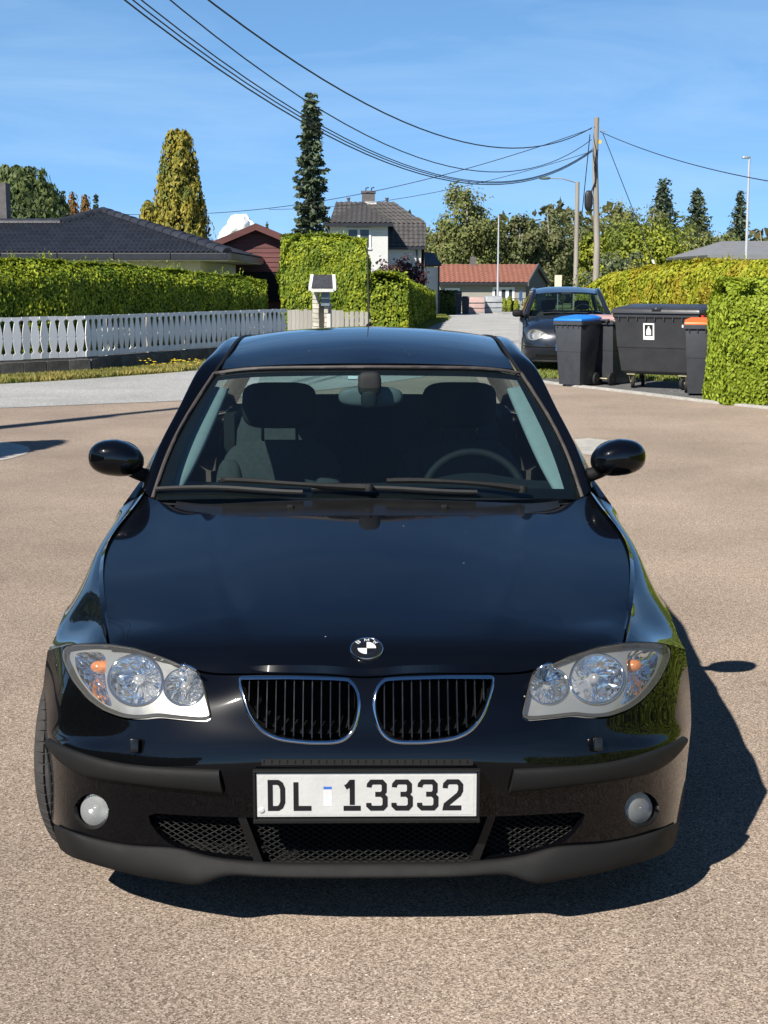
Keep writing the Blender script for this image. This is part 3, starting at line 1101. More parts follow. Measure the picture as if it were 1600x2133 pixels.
# ---- headlights
def ellipse(cu, cv, ru, rv, n=40):
    return [(cu + ru * math.cos(t), cv + rv * math.sin(t)) for t in np.linspace(0, 2 * math.pi, n, endpoint=False)]
rng = random.Random(3)
IND = soften(dens([(141,1355),(175,1350),(207,1350),(212,1368),(207,1400),(210,1432),(224,1474),(192,1456),(162,1421),(145,1388)], 8), 2)
hl_xz = xz(HL3)
OFFH = -.020
for sgn in (-1, 1):
    fx = (lambda p: Vector((p[0] * -sgn, p[1], p[2])))
    flip = (lambda poly: [(x * -sgn, z) for x, z in poly])
    # housing
    b_ = bm_full.copy()
    cut(b_, flip(hl_xz), keep='in')
    lens_bm = b_.copy()
    b_.normal_update()
    for v in b_.verts: v.co += v.normal * OFFH
    big = hits(ellipse(274, 1411, 59, 55), off=OFFH); small = hits(ellipse(378, 1425, 42, 39.5), off=OFFH); ind = hits(IND, off=OFFH)
    for poly in (big, small, ind):
        cut(b_, flip(xz(poly)))
    b_.normal_update()
    head = bm_obj('headlight', b_, M_bezel, car, smooth=40, recalc=False)
    # lens, a little proud, with a rounded edge
    lens_bm.normal_update()
    for v in lens_bm.verts: v.co += v.normal * .002
    lens_bm.normal_update(); flange(lens_bm, .004)
    bm_obj('lens', lens_bm, M_lens, head, smooth=40, recalc=False)
    mb = MB(); mb.tube([fx(p) + Vector((0, .005, 0)) for p in hits(HLp, off=.000)], .0028, 6, closed=True)
    mb.build('seal', M_rubber, head, smooth=60)
    def bowl(rim, depth, n_r, nm, material, flat=True, jit=.0014, ax=None):
        c = sum((Vector(p) for p in rim), Vector()) / len(rim)
        ax = ax or Vector((0.10 * -(-1), -1, .28)).normalized()
        ax = Vector((-.10, -1, .22)).normalized()
        vs = []
        k = len(rim)
        ts = [1.0, .88, .74, .58, .42, .26, .12]
        for q, t in enumerate(ts):
            for i, p in enumerate(rim):
                w = c + (p - c) * t - ax * depth * (1 - t * t)
                if 0 < q:
                    w = w + Vector((rng.uniform(-1, 1), rng.uniform(-1, 1), rng.uniform(-1, 1))) * jit
                vs.append(fx(w))
        fs = []
        for q in range(len(ts) - 1):
            for i in range(k):
                fs.append((q * k + i, q * k + (i + 1) % k, (q + 1) * k + (i + 1) % k, (q + 1) * k + i))
        fs.append(tuple((len(ts) - 1) * k + i for i in range(k)))
        mb = MB(); mb.add(vs, fs)
        o = mb.build(nm, material, head)
        return c, ax
    for rim, dp, rr, br in ((big, .055, .0045, .013), (small, .045, .0035, .011)):
        c, axv = bowl(rim[::1], dp, 6, 'reflector', M_reflector)
        mb = MB(); mb.tube([fx(p) for p in rim], rr, 8, closed=True)
        mb.build('chrome_ring', M_chrome, head, smooth=60)
        base = c - axv * dp * .92
        q = fx(axv).to_track_quat('Z', 'Y').to_matrix().to_4x4()
        mb = MB(); mb.lathe([(br * .9, 0), (br, .012), (br, .026), (br * .7, .034), (br * .2, .037), (.0, .037)], 16, Matrix.Translation(fx(base)) @ q)
        mb.build('bulb', M_bulb, head, smooth=50)
    c, axv = bowl(ind, .035, 6, 'indicator_reflector', M_reflector, jit=.0015)
    p = hit(184, 1376, -.036)
    q = fx(axv).to_track_quat('Z', 'Y').to_matrix().to_4x4()
    mb = MB(); mb.lathe([(.0, -.028), (.014, -.02), (.020, -.004), (.017, .008), (.008, .014), (0, .0155)], 16, Matrix.Translation(fx(p)) @ q @ Matrix.Diagonal((1.1, .8, 1, 1)))
    mb.build('amber_indicator_bulb', M_orange, head, smooth=60)
    # closed back of the lamp
    mb = MB()
    cen = sum((fx(p) for p in HL3), Vector()) / len(HL3)
    rim2 = [fx(p) + Vector((0, .015, 0)) for p in HL3]
    back = [cen + (p - cen) * .8 + Vector((0, .10, 0)) for p in rim2]
    k = len(rim2)
    mb.add(rim2 + back, [(i, (i + 1) % k, k + (i + 1) % k, k + i) for i in range(k)] + [tuple(range(k, 2 * k))])
    mb.build('lamp_body', M_dark, head, smooth=40)

# ---- kidney grilles
M_slat = mat('slat_edge', (.07, .072, .075), .25, 1.0, rvar=.05, vscale=20)
gr_xz = xz(GR3)
for sgn in (-1, 1):
    prof = [(.0025, .006), (.0025, -.003), (-.001, -.0055), (-.0035, -.0055), (-.006, -.001), (-.009, .034)]
    loops = []
    for off, dy in prof:
        pl = offset_poly(gr_xz, off)
        loops.append([Vector((x * -sgn, yB(x, z) + dy, z)) for x, z in pl])
    k = len(gr_xz)
    vs = [p for lp in loops for p in lp]
    fs = [(q * k + i, q * k + (i + 1) % k, (q + 1) * k + (i + 1) % k, (q + 1) * k + i) for q in range(len(prof) - 1) for i in range(k)]
    mb = MB(); mb.add(vs, fs)
    ring = mb.build('kidney_grille', M_chrome, car, smooth=50)
    inner_pl = offset_poly(gr_xz, -.009)
    x0 = min(p[0] for p in inner_pl); x1 = max(p[0] for p in inner_pl)
    n = 12
    for i in range(n):
        x = x0 + (x1 - x0) * (i + .75) / (n + .5)
        zs = []
        for a in range(len(inner_pl)):
            p, q = inner_pl[a], inner_pl[(a + 1) % len(inner_pl)]
            if (p[0] > x) != (q[0] > x):
                zs.append(p[1] + (q[1] - p[1]) * (x - p[0]) / (q[0] - p[0]))
        zt, zb = max(zs), min(zs)
        yt, yb_ = yB(x, zt), yB(x, zb)
        mb = MB()
        xx = x * -sgn
        w = .0016
        mb.hexa([(xx - w, yb_ + .012, zb), (xx + w, yb_ + .012, zb), (xx + w, yb_ + .045, zb), (xx - w, yb_ + .045, zb)],
                [(xx - w, yt + .010, zt), (xx + w, yt + .010, zt), (xx + w, yt + .040, zt), (xx - w, yt + .040, zt)])
        mb.mi = 1
        w = .0011
        mb.hexa([(xx - w, yb_ + .008, zb), (xx + w, yb_ + .008, zb), (xx + w, yb_ + .0118, zb), (xx - w, yb_ + .0118, zb)],
                [(xx - w, yt + .006, zt), (xx + w, yt + .006, zt), (xx + w, yt + .0098, zt), (xx - w, yt + .0098, zt)])
        mb.build('slat', [M_black_gloss, M_slat], ring)
    # floor ledge of the grille pocket that catches light at the bottom
    mb = MB()
    lp1 = [Vector((x * -sgn, yB(x, z) + .034, z)) for x, z in offset_poly(gr_xz, -.011)]
    lp2 = [Vector((x * -sgn, yB(x, z) + .065, z)) for x, z in offset_poly(gr_xz, -.030)]
    mb.add(lp1 + lp2, [(i, (i + 1) % k, k + (i + 1) % k, k + i) for i in range(k)])
    mb.build('pocket', M_black_gloss, ring, smooth=50)

# ---- fog lamps
for sgn in (-1, 1):
    fx = (lambda p: Vector((p[0] * -sgn, p[1], p[2])))
    rim = hits(ellipse(190, 1690, 31.5, 33.5), off=-.013)
    k = len(rim)
    c = sum(rim, Vector()) / k
    nrm = -cdir(190, 1690); nrm = (nrm + Vector((0, -1, 0)) * 1.5).normalized()
    vs = []; ts = [1, .85, .65, .42, .2]
    for t in ts:
        for p in rim: vs.append(fx(c + (p - c) * t + nrm * .017 * (1 - t * t)))
    fs = [(q * k + i, q * k + (i + 1) % k, (q + 1) * k + (i + 1) % k, (q + 1) * k + i) for q in range(len(ts) - 1) for i in range(k)]
    fs.append(tuple((len(ts) - 1) * k + i for i in range(k)))
    mb = MB(); mb.add([fx(p) for p in FG3] + [fx(p + Vector((0, .014, 0))) for p in hits(ellipse(190, 1690, 32, 34, len(FG3)), off=-.002)],
                      [(i, (i + 1) % len(FG3), len(FG3) + (i + 1) % len(FG3), len(FG3) + i) for i in range(len(FG3))])
    fog = mb.build('fog_lamp', M_black_gloss, car, smooth=60)
    mb = MB(); mb.add(vs, fs); mb.build('lens', M_foglens, fog, smooth=60)
    vs = []; ts = [1, .8, .6, .4, .2]
    for t in ts:
        for p in rim: vs.append(fx(c + (p - c) * t * .97 - nrm * (.004 + .045 * (1 - t * t))))
    mb = MB(); mb.add(vs, [(q * k + i, q * k + (i + 1) % k, (q + 1) * k + (i + 1) % k, (q + 1) * k + i) for q in range(len(ts) - 1) for i in range(k)] + [tuple((len(ts) - 1) * k + i for i in range(k))])
    mb.build('reflector', M_alloy, fog)
    p = c - nrm * .022
    mb = MB(); mb.lathe([(.0, -.012), (.008, -.008), (.009, .006), (.004, .011), (0, .012)], 12, Matrix.Translation(fx(p)) @ fx(nrm).to_track_quat('Z', 'Y').to_matrix().to_4x4())
    mb.build('bulb', M_bulb, fog, smooth=60)

# ---- lower intake: diamond mesh and two slanted struts
inx = [p[0] for p in IN]; inz = [p[1] for p in IN]
xa, xb, za, zb = min(inx) - .01, max(inx) + .01, min(inz) - .008, max(inz) + .01
mb = MB()
pitch = .0235; rise = .62
ING = offset_poly(IN, .010)
for s in (1, -1):
    c0 = (xa if s == 1 else xa) - .2
    kk = int((xb - xa + .4) / pitch)
    for i in range(kk):
        xs = c0 + i * pitch
        run = []
        n = 14
        for j in range(n + 1):
            z = za + (zb - za) * j / n
            x = xs + s * (z - za) / rise if s == 1 else xs + .2 - (z - za) / rise
            if in_poly((x, z), ING):
                run.append(Vector((x, yB(x, min(max(z, .18), .6), .030 + (.0012 if s == 1 else -.0012)), z)))
            else:
                if len(run) > 1: mb.tube(run, .0017, 4)
                run = []
        if len(run) > 1: mb.tube(run, .0017, 4)
mesh_part = mb.build('intake_mesh', M_plastic, bumper, recalc=False)
mesh_part['kind'] = 'stuff'
for sgn in (-1, 1):
    a = [hit(494, 1704, -.004), hit(512, 1704, -.004), hit(549, 1795, .003), hit(530, 1795, .003)]
    a = [Vector((p.x * -sgn, p.y, p.z)) for p in a]
    b = [p + Vector((0, .045, 0)) for p in a]
    mb = MB(); mb.hexa(a, b); mb.build('intake_strut', M_black_gloss, bumper, bevel=.002)

# slotted vent over the number plate
zc_, = [hit(765, 1588).z]
mb = MB()
for i in range(27):
    u = 550 + i * 16.3
    p = hit(u, 1587, .0005)
    mb.box(p, (.0022, .003, .010))
vent = mb.build('vent_ribs', M_black_gloss, bumper); vent['kind'] = 'stuff'
mb = MB(); pts_t = [hit(u, 1581, .0012) for u in np.linspace(545, 985, 24)]; pts_b = [hit(u, 1594, .0012) for u in np.linspace(545, 985, 24)]
mb.add(pts_t + pts_b, [(i, i + 1, 24 + i + 1, 24 + i) for i in range(23)]); mb.build('vent_slot', M_dark, bumper)

# ---- number plate in its holder
pc = P(765, 1656, -.018); pc.x = 0
holder = MB()
holder.box(pc + Vector((0, .010, -.003)), (.536, .014, .128))
fr = holder.build('plate_holder', M_plastic, car, bevel=.006, smooth=40)
mb = MB()
mb.box(pc + Vector((0, -.002, .0595)), (.534, .010, .006)); mb.box(pc + Vector((0, -.0035, -.0615)), (.534, .013, .010))
for s in (-1, 1): mb.box(pc + Vector((s * .2635, -.002, -.001)), (.006, .010, .114))
mb.build('holder_rim', M_plastic, fr, bevel=.002)
mb = MB(); mb.box(pc + Vector((.19, -.0105, -.0625)), (.13, .004, .0045)); mb.build('holder_clip', M_black_gloss, fr)
mb = MB(); mb.box(pc + Vector((0, .000, .001)), (.518, .004, .108))
plate = mb.build('number_plate', M_plate, car, bevel=.0015)
mb = MB(); mb.box(pc + Vector((.0, -.0022, .0)), (.505, .0008, .096)); mb.build('plate_face', M_plate, plate)

def ribbon(mb, pts, w, O, dx, dz, dn, h, closed=False):
    """flat stroke of even width along a 2-D path, as raised lettering"""
    k = len(pts); L_ = []; Rr = []
    P2 = [Vector(p) for p in pts]
    for i in range(k):
        a = P2[i - 1] if (i > 0 or closed) else None
        c = P2[(i + 1) % k] if (i < k - 1 or closed) else None
        d1 = (P2[i] - a).normalized() if a is not None else None
        d2 = (c - P2[i]).normalized() if c is not None else None
        if d1 is None: d1 = d2
        if d2 is None: d2 = d1
        n1 = Vector((-d1.y, d1.x)); n2 = Vector((-d2.y, d2.x))
        n = (n1 + n2); n.normalize()
        s = w / 2 / max(.5, n.dot(n1))
        L_.append(P2[i] + n * s); Rr.append(P2[i] - n * s)
    pl = lambda q, t: O + dx * q.x + dz * q.y + dn * t
    vs = []
    for i in range(k):
        vs += [pl(L_[i], 0), pl(Rr[i], 0), pl(L_[i], h), pl(Rr[i], h)]
    fs = []
    for i in range(k if closed else k - 1):
        a = 4 * i; b = 4 * ((i + 1) % k)
        fs += [(a + 2, a + 3, b + 3, b + 2), (a, a + 2, b + 2, b), (a + 1, b + 1, b + 3, a + 3)]
    if not closed:
        fs += [(0, 1, 3, 2), (4 * k - 4, 4 * k - 2, 4 * k - 1, 4 * k - 3)]
    mb.add(vs, fs)

GL = {
 'D': [([(0, 0), (.62, 0), (.85, .07), (1, .24), (1, .76), (.85, .93), (.62, 1), (0, 1)], True)],
 'L': [([(0, 1), (0, 0), (1, 0)], False)],
 '1': [([(.12, .80), (.30, .86), (.48, 1.0), (.55, 1.0), (.55, .13)], False), ([(0, 0), (1.08, 0)], False)],
 '3': [([(.02, .80), (.04, .90), (.18, 1), (.80, 1), (.95, .90), (.95, .64), (.80, .53), (.40, .53)], False),
       ([(.84, .50), (1, .40), (1, .11), (.84, 0), (.16, 0), (.0, .10), (0, .20)], False)],
 '2': [([(.02, .76), (.04, .90), (.20, 1), (.80, 1), (.97, .88), (.97, .66), (.86, .52), (.08, .12), (.04, 0), (1.02, 0)], False)],
}
def plate_text(mb, chars, wst, h):
    for ch, u0, u1 in chars:
        wd = (u1 - u0) / 877.0; x0 = (u0 - 765) / 877.0
        sx = wd - wst; sz = h - wst
        for q, (path, closed) in enumerate(GL[ch]):
            pts = [(x0 + wst / 2 + p[0] * sx, -h / 2 + wst / 2 + p[1] * sz) for p in path]
            ribbon(mb, pts, wst, pc + Vector((0, -.0026 - .0003 * q, .001)), Vector((1, 0, 0)), Vector((0, 0, 1)), Vector((0, -1, 0)), .0010, closed)
for ch in (('D', 561, 597), ('L', 614, 656), ('1', 712, 755), ('3', 764, 808), ('3', 816, 860), ('3', 869, 913), ('2', 921, 965)):
    mb = MB(); plate_text(mb, [ch], .0118, .076)
    mb.build('character', M_char, plate)
M_blue = mat('sticker_blue', (.05, .16, .5), .4, var=.1, vscale=50)
M_pink = mat('sticker_worn', (.72, .55, .56), .5, var=.25, vscale=90, col2=(.75, .75, .74))
M_stw = mat('sticker_pale', (.66, .70, .72), .5, var=.15, vscale=90)
xs = (684.5 - 765) / 877
for nm, m_, z0, z1 in (('sticker', M_stw, -.026, .002), ('sticker', M_pink, .0021, .015), ('sticker', M_blue, .0151, .022)):
    mb = MB(); mb.box(pc + Vector((xs, -.0028, (z0 + z1) / 2)), (.0195, .0006, z1 - z0)); mb.build(nm, m_, plate)
for x in (-.247,):
    mb = MB(); mb.lathe([(.008, 0), (.0075, .0015), (.004, .0025), (0, .003)], 14, Matrix.Translation(pc + Vector((x, -.002, -.036))) @ Matrix.Rotation(R(90), 4, 'X'))
    mb.build('rivet_cap', M_plate, plate, smooth=60)

# ---- emblem on the bonnet
d = cdir(764, 1353)
loc, nor, _, _ = HV.ray_cast(CO, d)
if nor.z < 0: nor = -nor
ex = Vector((1, 0, 0)); ex = (ex - nor * ex.dot(nor)).normalized(); ey = nor.cross(ex).normalized()
EM = Matrix((ex, ey, nor)).transposed().to_4x4(); EM.translation = loc + nor * .001
mb = MB(); mb.lathe([(.0415, -.003), (.0415, .003), (.0400, .0048), (.0385, .0040), (.0380, .0030), (.0380, 0)], 48, EM)
em = mb.build('emblem', M_chrome, hood, smooth=50)
mb = MB(); mb.lathe([(.0378, .0028), (.0242, .0036)], 48, EM); mb.build('black_band', M_black_gloss, em, smooth=50)
mb = MB(); mb.lathe([(.0242, .0034), (.0242, .0045), (.0226, .0045), (.0226, .0034)], 48, EM); mb.build('inner_ring', M_chrome, em)
for q in range(4):
    vs = [EM @ Vector((0, 0, .0037))]
    for j in range(13):
        t = (q + j / 12) * math.pi / 2
        vs.append(EM @ Vector((.0226 * math.cos(t), .0226 * math.sin(t), .0037)))
    mb = MB(); mb.add(vs, [(0, j, j + 1) for j in range(1, 13)])
    mb.build('quadrant', M_white if q in (0, 2) else M_black_gloss, em)
LET = {'B': [([(0, 0), (.75, 0), (1, .15), (1, .38), (.75, .52), (1, .65), (1, .86), (.75, 1), (0, 1)], True), ([(.16, .5), (.70, .5)], False)],
       'M': [([(0, 0), (0, 1), (.5, .3), (1, 1), (1, 0)], False)],
       'W': [([(0, 1), (.25, 0), (.5, .75), (.75, 0), (1, 1)], False)]}
for ch, ang in (('B', 42), ('M', 0), ('W', -42)):
    mb = MB()
    t = R(90 + ang)
    er = (ex * math.cos(t) + ey * math.sin(t)); et = (ex * math.sin(t) - ey * math.cos(t))
    w = .0085 if ch == 'B' else .0105
    h = .0088
    O = EM.translation + er * (.0312 - h / 2) - et * (w / 2) + nor * .0034
    for q, (path, cl) in enumerate(LET[ch]):
        ribbon(mb, [(p[0] * w, p[1] * h) for p in path], .0014, O + nor * .0002 * q, et, er, nor, .0004, cl)
    mb.build('letter', M_white, em)

# ---- wheels
def make_wheel(name):
    w0 = empty(name)
    prof = [(.205, -.098), (.225, -.102), (.262, -.104), (.290, -.099), (.304, -.086), (.311, -.060), (.311, -.034), (.304, -.031), (.304, -.027), (.311, -.024),
            (.3125, 0), (.311, .024), (.304, .027), (.304, .031), (.311, .034), (.311, .060), (.304, .086), (.290, .099), (.262, .104), (.225, .102), (.205, .098)]
    mtx = Matrix.Rotation(R(90), 4, 'Y')
    mb = MB(); mb.lathe(prof, 64, mtx)
    # tread blocks
    for i in range(70):
        a = 2 * math.pi * i / 70
        for x, wd in ((-.0755, .030), (-.045, .022), (-.0125, .020), (.0125, .020), (.045, .022), (.0755, .030)):
            a2 = a + (.02 if abs(x) < .05 else 0)
            rr_ = .3125 if abs(x) < .06 else .3065
            M3 = Matrix.Rotation(a2, 3, 'X') @ Matrix.Rotation(.25 if abs(x) < .06 else 0, 3, 'Z')
            c_ = Matrix.Rotation(a2, 3, 'X') @ Vector((x, 0, rr_))
            tilt = Matrix.Rotation(R(28) * (1 if x > 0 else -1), 3, 'Y') if abs(x) > .06 else Matrix.Identity(3)
            mb.box(c_, (wd, .022, .007), mtx=M3 @ tilt)
    t = mb.build('tyre', M_tyre, w0, smooth=35)
    mb = MB()
    mb.lathe([(.205, -.09), (.198, -.06), (.185, .0), (.198, .06), (.207, .085), (.212, .098), (.205, .098), (.196, .085)], 48, mtx)
    for i in range(10):
        a = 2 * math.pi * i / 10
        M3 = Matrix.Rotation(a, 3, 'X')
        mb.hexa([M3 @ Vector(q) for q in ((.065, -.022, .03), (.085, -.022, .03), (.085, .022, .03), (.065, .022, .03))],
                [M3 @ Vector(q) for q in ((.062, -.012, .2), (.08, -.012, .2), (.08, .012, .2), (.062, .012, .2))])
    mb.lathe([(0, .092), (.03, .09), (.034, .082), (.04, .06)], 20, mtx)
    mb.build('rim', M_alloy, w0, smooth=35)
    mb = MB(); mb.lathe([(.0, .03), (.15, .03), (.15, .01), (.0, .01)], 32, mtx); mb.build('brake_disc', M_alloy, w0, smooth=35)
    return w0
wh0 = make_wheel('wheel')
STEER = R(-8.5)
wlist = [(.742, .675, STEER, 0), (-.742, .675, STEER + math.pi, 0), (.748, 3.37, 0, 0), (-.748, 3.37, math.pi, 0)]
for i, (x, y, a, _) in enumerate(wlist):
    w = wh0 if i == 0 else copy_tree(wh0)
    w.parent = car
    w.location = (x, y, .315); w.rotation_euler = (0, 0, a)

# ---- door mirrors
for sgn in (-1, 1):
    c = P(243, 957, 1.63); c = Vector((-abs(c.x) * -sgn if sgn == -1 else abs(c.x), c.y, c.z)); c.x = sgn * abs(c.x)
    n_t, n_p = 24, 36
    vs = []; fs = []
    for i in range(n_t + 1):
        th = math.pi * i / n_t
        for j in range(n_p):
            ph = 2 * math.pi * j / n_p
            sx = math.sin(th) * math.cos(ph); sy = math.sin(th) * math.sin(ph); sz = math.cos(th)
            f = lambda q, e: math.copysign(abs(q) ** e, q)
            x = f(sx, .74) * .094; y = f(sy, .8) * (.075 if sy < 0 else .035); z = f(sz, .84) * .063
            # taller outside-top, tucked in towards the stem at the inside
            xo = x / .094
            z *= 1.0 - .20 * max(0, -xo) ** 1.5
            z += .010 * xo * 0 - .012 * max(0, -xo)
            if z < 0: z *= 1 - .15 * max(0, xo)
            z += .006
            vs.append((c.x + sgn * x, c.y + y, c.z + z))
    for i in range(n_t):
        for j in range(n_p):
            fs.append((i * n_p + j, i * n_p + (j + 1) % n_p, (i + 1) * n_p + (j + 1) % n_p, (i + 1) * n_p + j))
    mb = MB(); mb.add(vs, fs)
    mir_o = mb.build('door_mirror', M_paint, car, smooth=60)
    s0 = c + Vector((-sgn * .045, .0, -.030)); s2 = P(304, 992, 1.66); s2.x = sgn * (abs(s2.x) - .015)
    mb = MB(); pts = [Vector(q) for q in curve([s0 + Vector((sgn * .02, 0, .012)), s0, (s0 + s2) / 2 + Vector((0, 0, -.006)), s2, s2 + Vector((-sgn * .04, .02, -.006))], 14)]
    mb.tube(pts, [.030, .030, .029, .027, .026, .025, .024, .024, .024, .024, .025, .026, .027, .028], 10)
    mb.build('stem', M_plastic, mir_o, smooth=60)
    mb = MB(); mb.lathe([(0, 0), (.075, 0), (.082, -.004)], 30, Matrix.Translation(c + Vector((0, .036, .004))) @ Matrix.Rotation(R(-90), 4, 'X') @ Matrix.Diagonal((1, .72, 1, 1)))
    mb.build('mirror_glass', M_reflector, mir_o, smooth=60)

# ---- wipers
def wiper(blade, arm, pivot):
    bl = hits(blade, None, off=.016, bv=WV)
    bl = [Vector(p) for p in curve(bl, 16)]
    ar = hits(arm, None, off=.030, bv=WV)
    ar = [Vector(p) for p in curve(ar, 12)]
    mb = MB(); mb.tube(ar, [.009, .010, .010, .010, .009, .008, .008, .008, .009, .011, .013, .014], 6)
    wp = mb.build('wiper', M_plastic, car, smooth=40)
    mb = MB(); mb.tube(bl, .0075, 6); mb.tube([p + Vector((0, .004, -.008)) for p in bl], .004, 5)
    mb.build('blade', M_rubber, wp, smooth=40)
    mb = MB(); mb.box(ar[1], (.05, .012, .014)); mb.build('blade_clip', M_plastic, wp, bevel=.003)
    mb = MB(); mb.lathe([(.016, -.01), (.016, .006), (.012, .012), (0, .013)], 14, Matrix.Translation(ar[-1]))
    mb.build('pivot_cap', M_plastic, wp, smooth=50)
wiper([(330, 1024), (420, 1022), (500, 1025), (580, 1031), (632, 1033)], [(462, 1014), (500, 1015), (600, 1022), (700, 1028), (768, 1031)], None)
wiper([(650, 1026), (760, 1024), (840, 1026), (920, 1031), (992, 1033)], [(805, 1017), (850, 1016), (940, 1019), (1020, 1025), (1082, 1033)], None)

# ---- roof aerial
ab = P(768, 681, 3.60)
loc, n_, _, _ = RV.ray_cast(Vector((ab.x, 3.60, 3)), Vector((0, 0, -1)))
if loc is None: loc = Vector((ab.x, 3.6, 1.36))
mb = MB(); mb.lathe([(.028, -.005), (.026, .008), (.016, .022), (.007, .034), (0, .036)], 16, Matrix.Translation(loc) @ Matrix.Diagonal((1, 1.8, 1, 1)))
aer = mb.build('aerial', M_plastic, car, smooth=60)
tp = P(765.5, 503, 3.78)
mb = MB(); mb.tube([loc + Vector((0, 0, .02)), loc.lerp(tp, .5), tp], [.0042, .0034, .0026], 6); mb.build('rod', M_rubber, aer, smooth=60)

# ---- cabin
def soft_box(mb, c, s, mtx=None, e=.45, n=10):
    """rounded box (superellipsoid)"""
    vs = []; fs = []
    m2 = 2 * n
    for i in range(n + 1):
        th = math.pi * i / n
        for j in range(m2):
            ph = 2 * math.pi * j / m2
            f = lambda q: math.copysign(abs(q) ** e, q)
            p = Vector((f(math.sin(th)) * f(math.cos(ph)) * s[0] / 2, f(math.sin(th)) * f(math.sin(ph)) * s[1] / 2, f(math.cos(th)) * s[2] / 2))
            if mtx is not None: p = mtx @ p
            vs.append(p + Vector(c))
    for i in range(n):
        for j in range(m2):
            fs.append((i * m2 + j, i * m2 + (j + 1) % m2, (i + 1) * m2 + (j + 1) % m2, (i + 1) * m2 + j))
    mb.add(vs, fs)
dash = np.zeros((8, 24, 3))
for i in range(8):
    t = i / 7
    for j in range(24):
        s = j / 23 * 2 - 1
        y = 1.36 + .16 * s * s + t * .42
        z = .868 - .015 * s * s + .035 * math.sin(t * 2.6) - (.25 * max(0, t - .86) / .14)
        dash[i, j] = (s * .74, y, z)
# hood over the instruments
dash[..., 2] += .035 * np.exp(-((dash[..., 0] - .37) / .15) ** 2) * np.clip((dash[..., 1] - 1.5) / .2, 0, 1)
bm_obj('dashboard', grid_bm(dash), M_cabin, car, smooth=60)
# steering wheel
st = P(985, 942, 1.98)
SR = .185
tilt = R(62)
cz = Vector((st.x, 1.98 - SR * math.cos(tilt) , st.z - SR * math.sin(tilt)))
pts = []
for t in np.linspace(0, 2 * math.pi, 40, endpoint=False):
    pts.append(cz + Vector((SR * math.cos(t), SR * math.sin(t) * math.cos(tilt), SR * math.sin(t) * math.sin(tilt))))
mb = MB(); mb.tube(pts, .016, 8, closed=True)
sw = mb.build('steering_wheel', M_cabin, car, smooth=60)
mb = MB(); soft_box(mb, cz + Vector((0, -.02, .005)), (.17, .07, .15), Matrix.Rotation(R(-28), 3, 'X'), .6)
for a in (0, math.pi, -math.pi / 2):
    e = cz + Vector((SR * math.cos(a), SR * math.sin(a) * math.cos(tilt), SR * math.sin(a) * math.sin(tilt)))
    mb.tube([cz, e], .018, 6)
mb.build('hub', M_cabin, sw, smooth=50)
for cu in (581, 958):
    x = P(cu, 917, 2.45).x
    mb = MB()
    soft_box(mb, (x, 2.50, .66), (.50, .20, .60), Matrix.Rotation(R(-14), 3, 'X'), .5, 14)
    seat = mb.build('front_seat', M_seat, car, smooth=60)
    for s in (-1, 1):
        mb = MB(); soft_box(mb, (x + s * .20, 2.44, .64), (.12, .16, .50), Matrix.Rotation(R(-14), 3, 'X'), .6, 10); mb.build('bolster', M_seat, seat, smooth=60)
    mb = MB(); soft_box(mb, (x, 2.22, .42), (.50, .52, .16), None, .5, 10); mb.build('cushion', M_seat, seat, smooth=60)
    mb = MB(); soft_box(mb, (x, 2.50, 1.10), (.30, .12, .185), Matrix.Rotation(R(-8), 3, 'X'), .5, 12); mb.build('headrest', M_cabin, seat, smooth=60)
    for s in (-1, 1):
        mb = MB(); mb.tube([(x + s * .069, 2.52, .90), (x + s * .069, 2.51, 1.05)], .0065, 8); mb.build('headrest_post', M_chrome, seat, smooth=60)
mb = MB(); soft_box(mb, (0, 3.45, .72), (1.26, .2, .70), Matrix.Rotation(R(-16), 3, 'X'), .45, 14)
bench = mb.build('rear_bench', M_seat, car, smooth=60)
for x in (-.42, .42):
    mb = MB(); soft_box(mb, (x, 3.52, .99), (.25, .10, .12), None, .5, 10); mb.build('headrest', M_seat, bench, smooth=60)
M_imir = mat('interior_mirror_shell', (.14, .15, .15), .6, var=.1, vscale=20)
# interior mirror with its sensor box, toll tag
mb = MB(); soft_box(mb, P(772, 826, 1.98), (.235, .045, .075), None, .7, 12)
im = mb.build('interior_mirror', M_imir, car, smooth=60)
mb = MB(); soft_box(mb, P(770, 800, 1.91), (.085, .05, .09), None, .6, 12); soft_box(mb, P(769, 832, 1.90), (.06, .04, .07), None, .7, 12)
mb.build('sensor_box', M_cabin, im, smooth=60)
mb = MB(); mb.box(P(735, 787, 1.965), (.034, .006, .020), mtx=Matrix.Rotation(R(-55), 3, 'X')); mb.build('toll_tag', M_white, windscreen)
# headlining
M_headlining = mat('grey_headlining', (.10, .105, .105), .95, var=.1, vscale=20)
hl_ = GR_[::6, ::8].copy(); hl_[..., 2] -= .035; hl_[..., 0] *= 1.1
bm_obj('headlining', grid_bm(hl_), M_headlining, car, smooth=60)
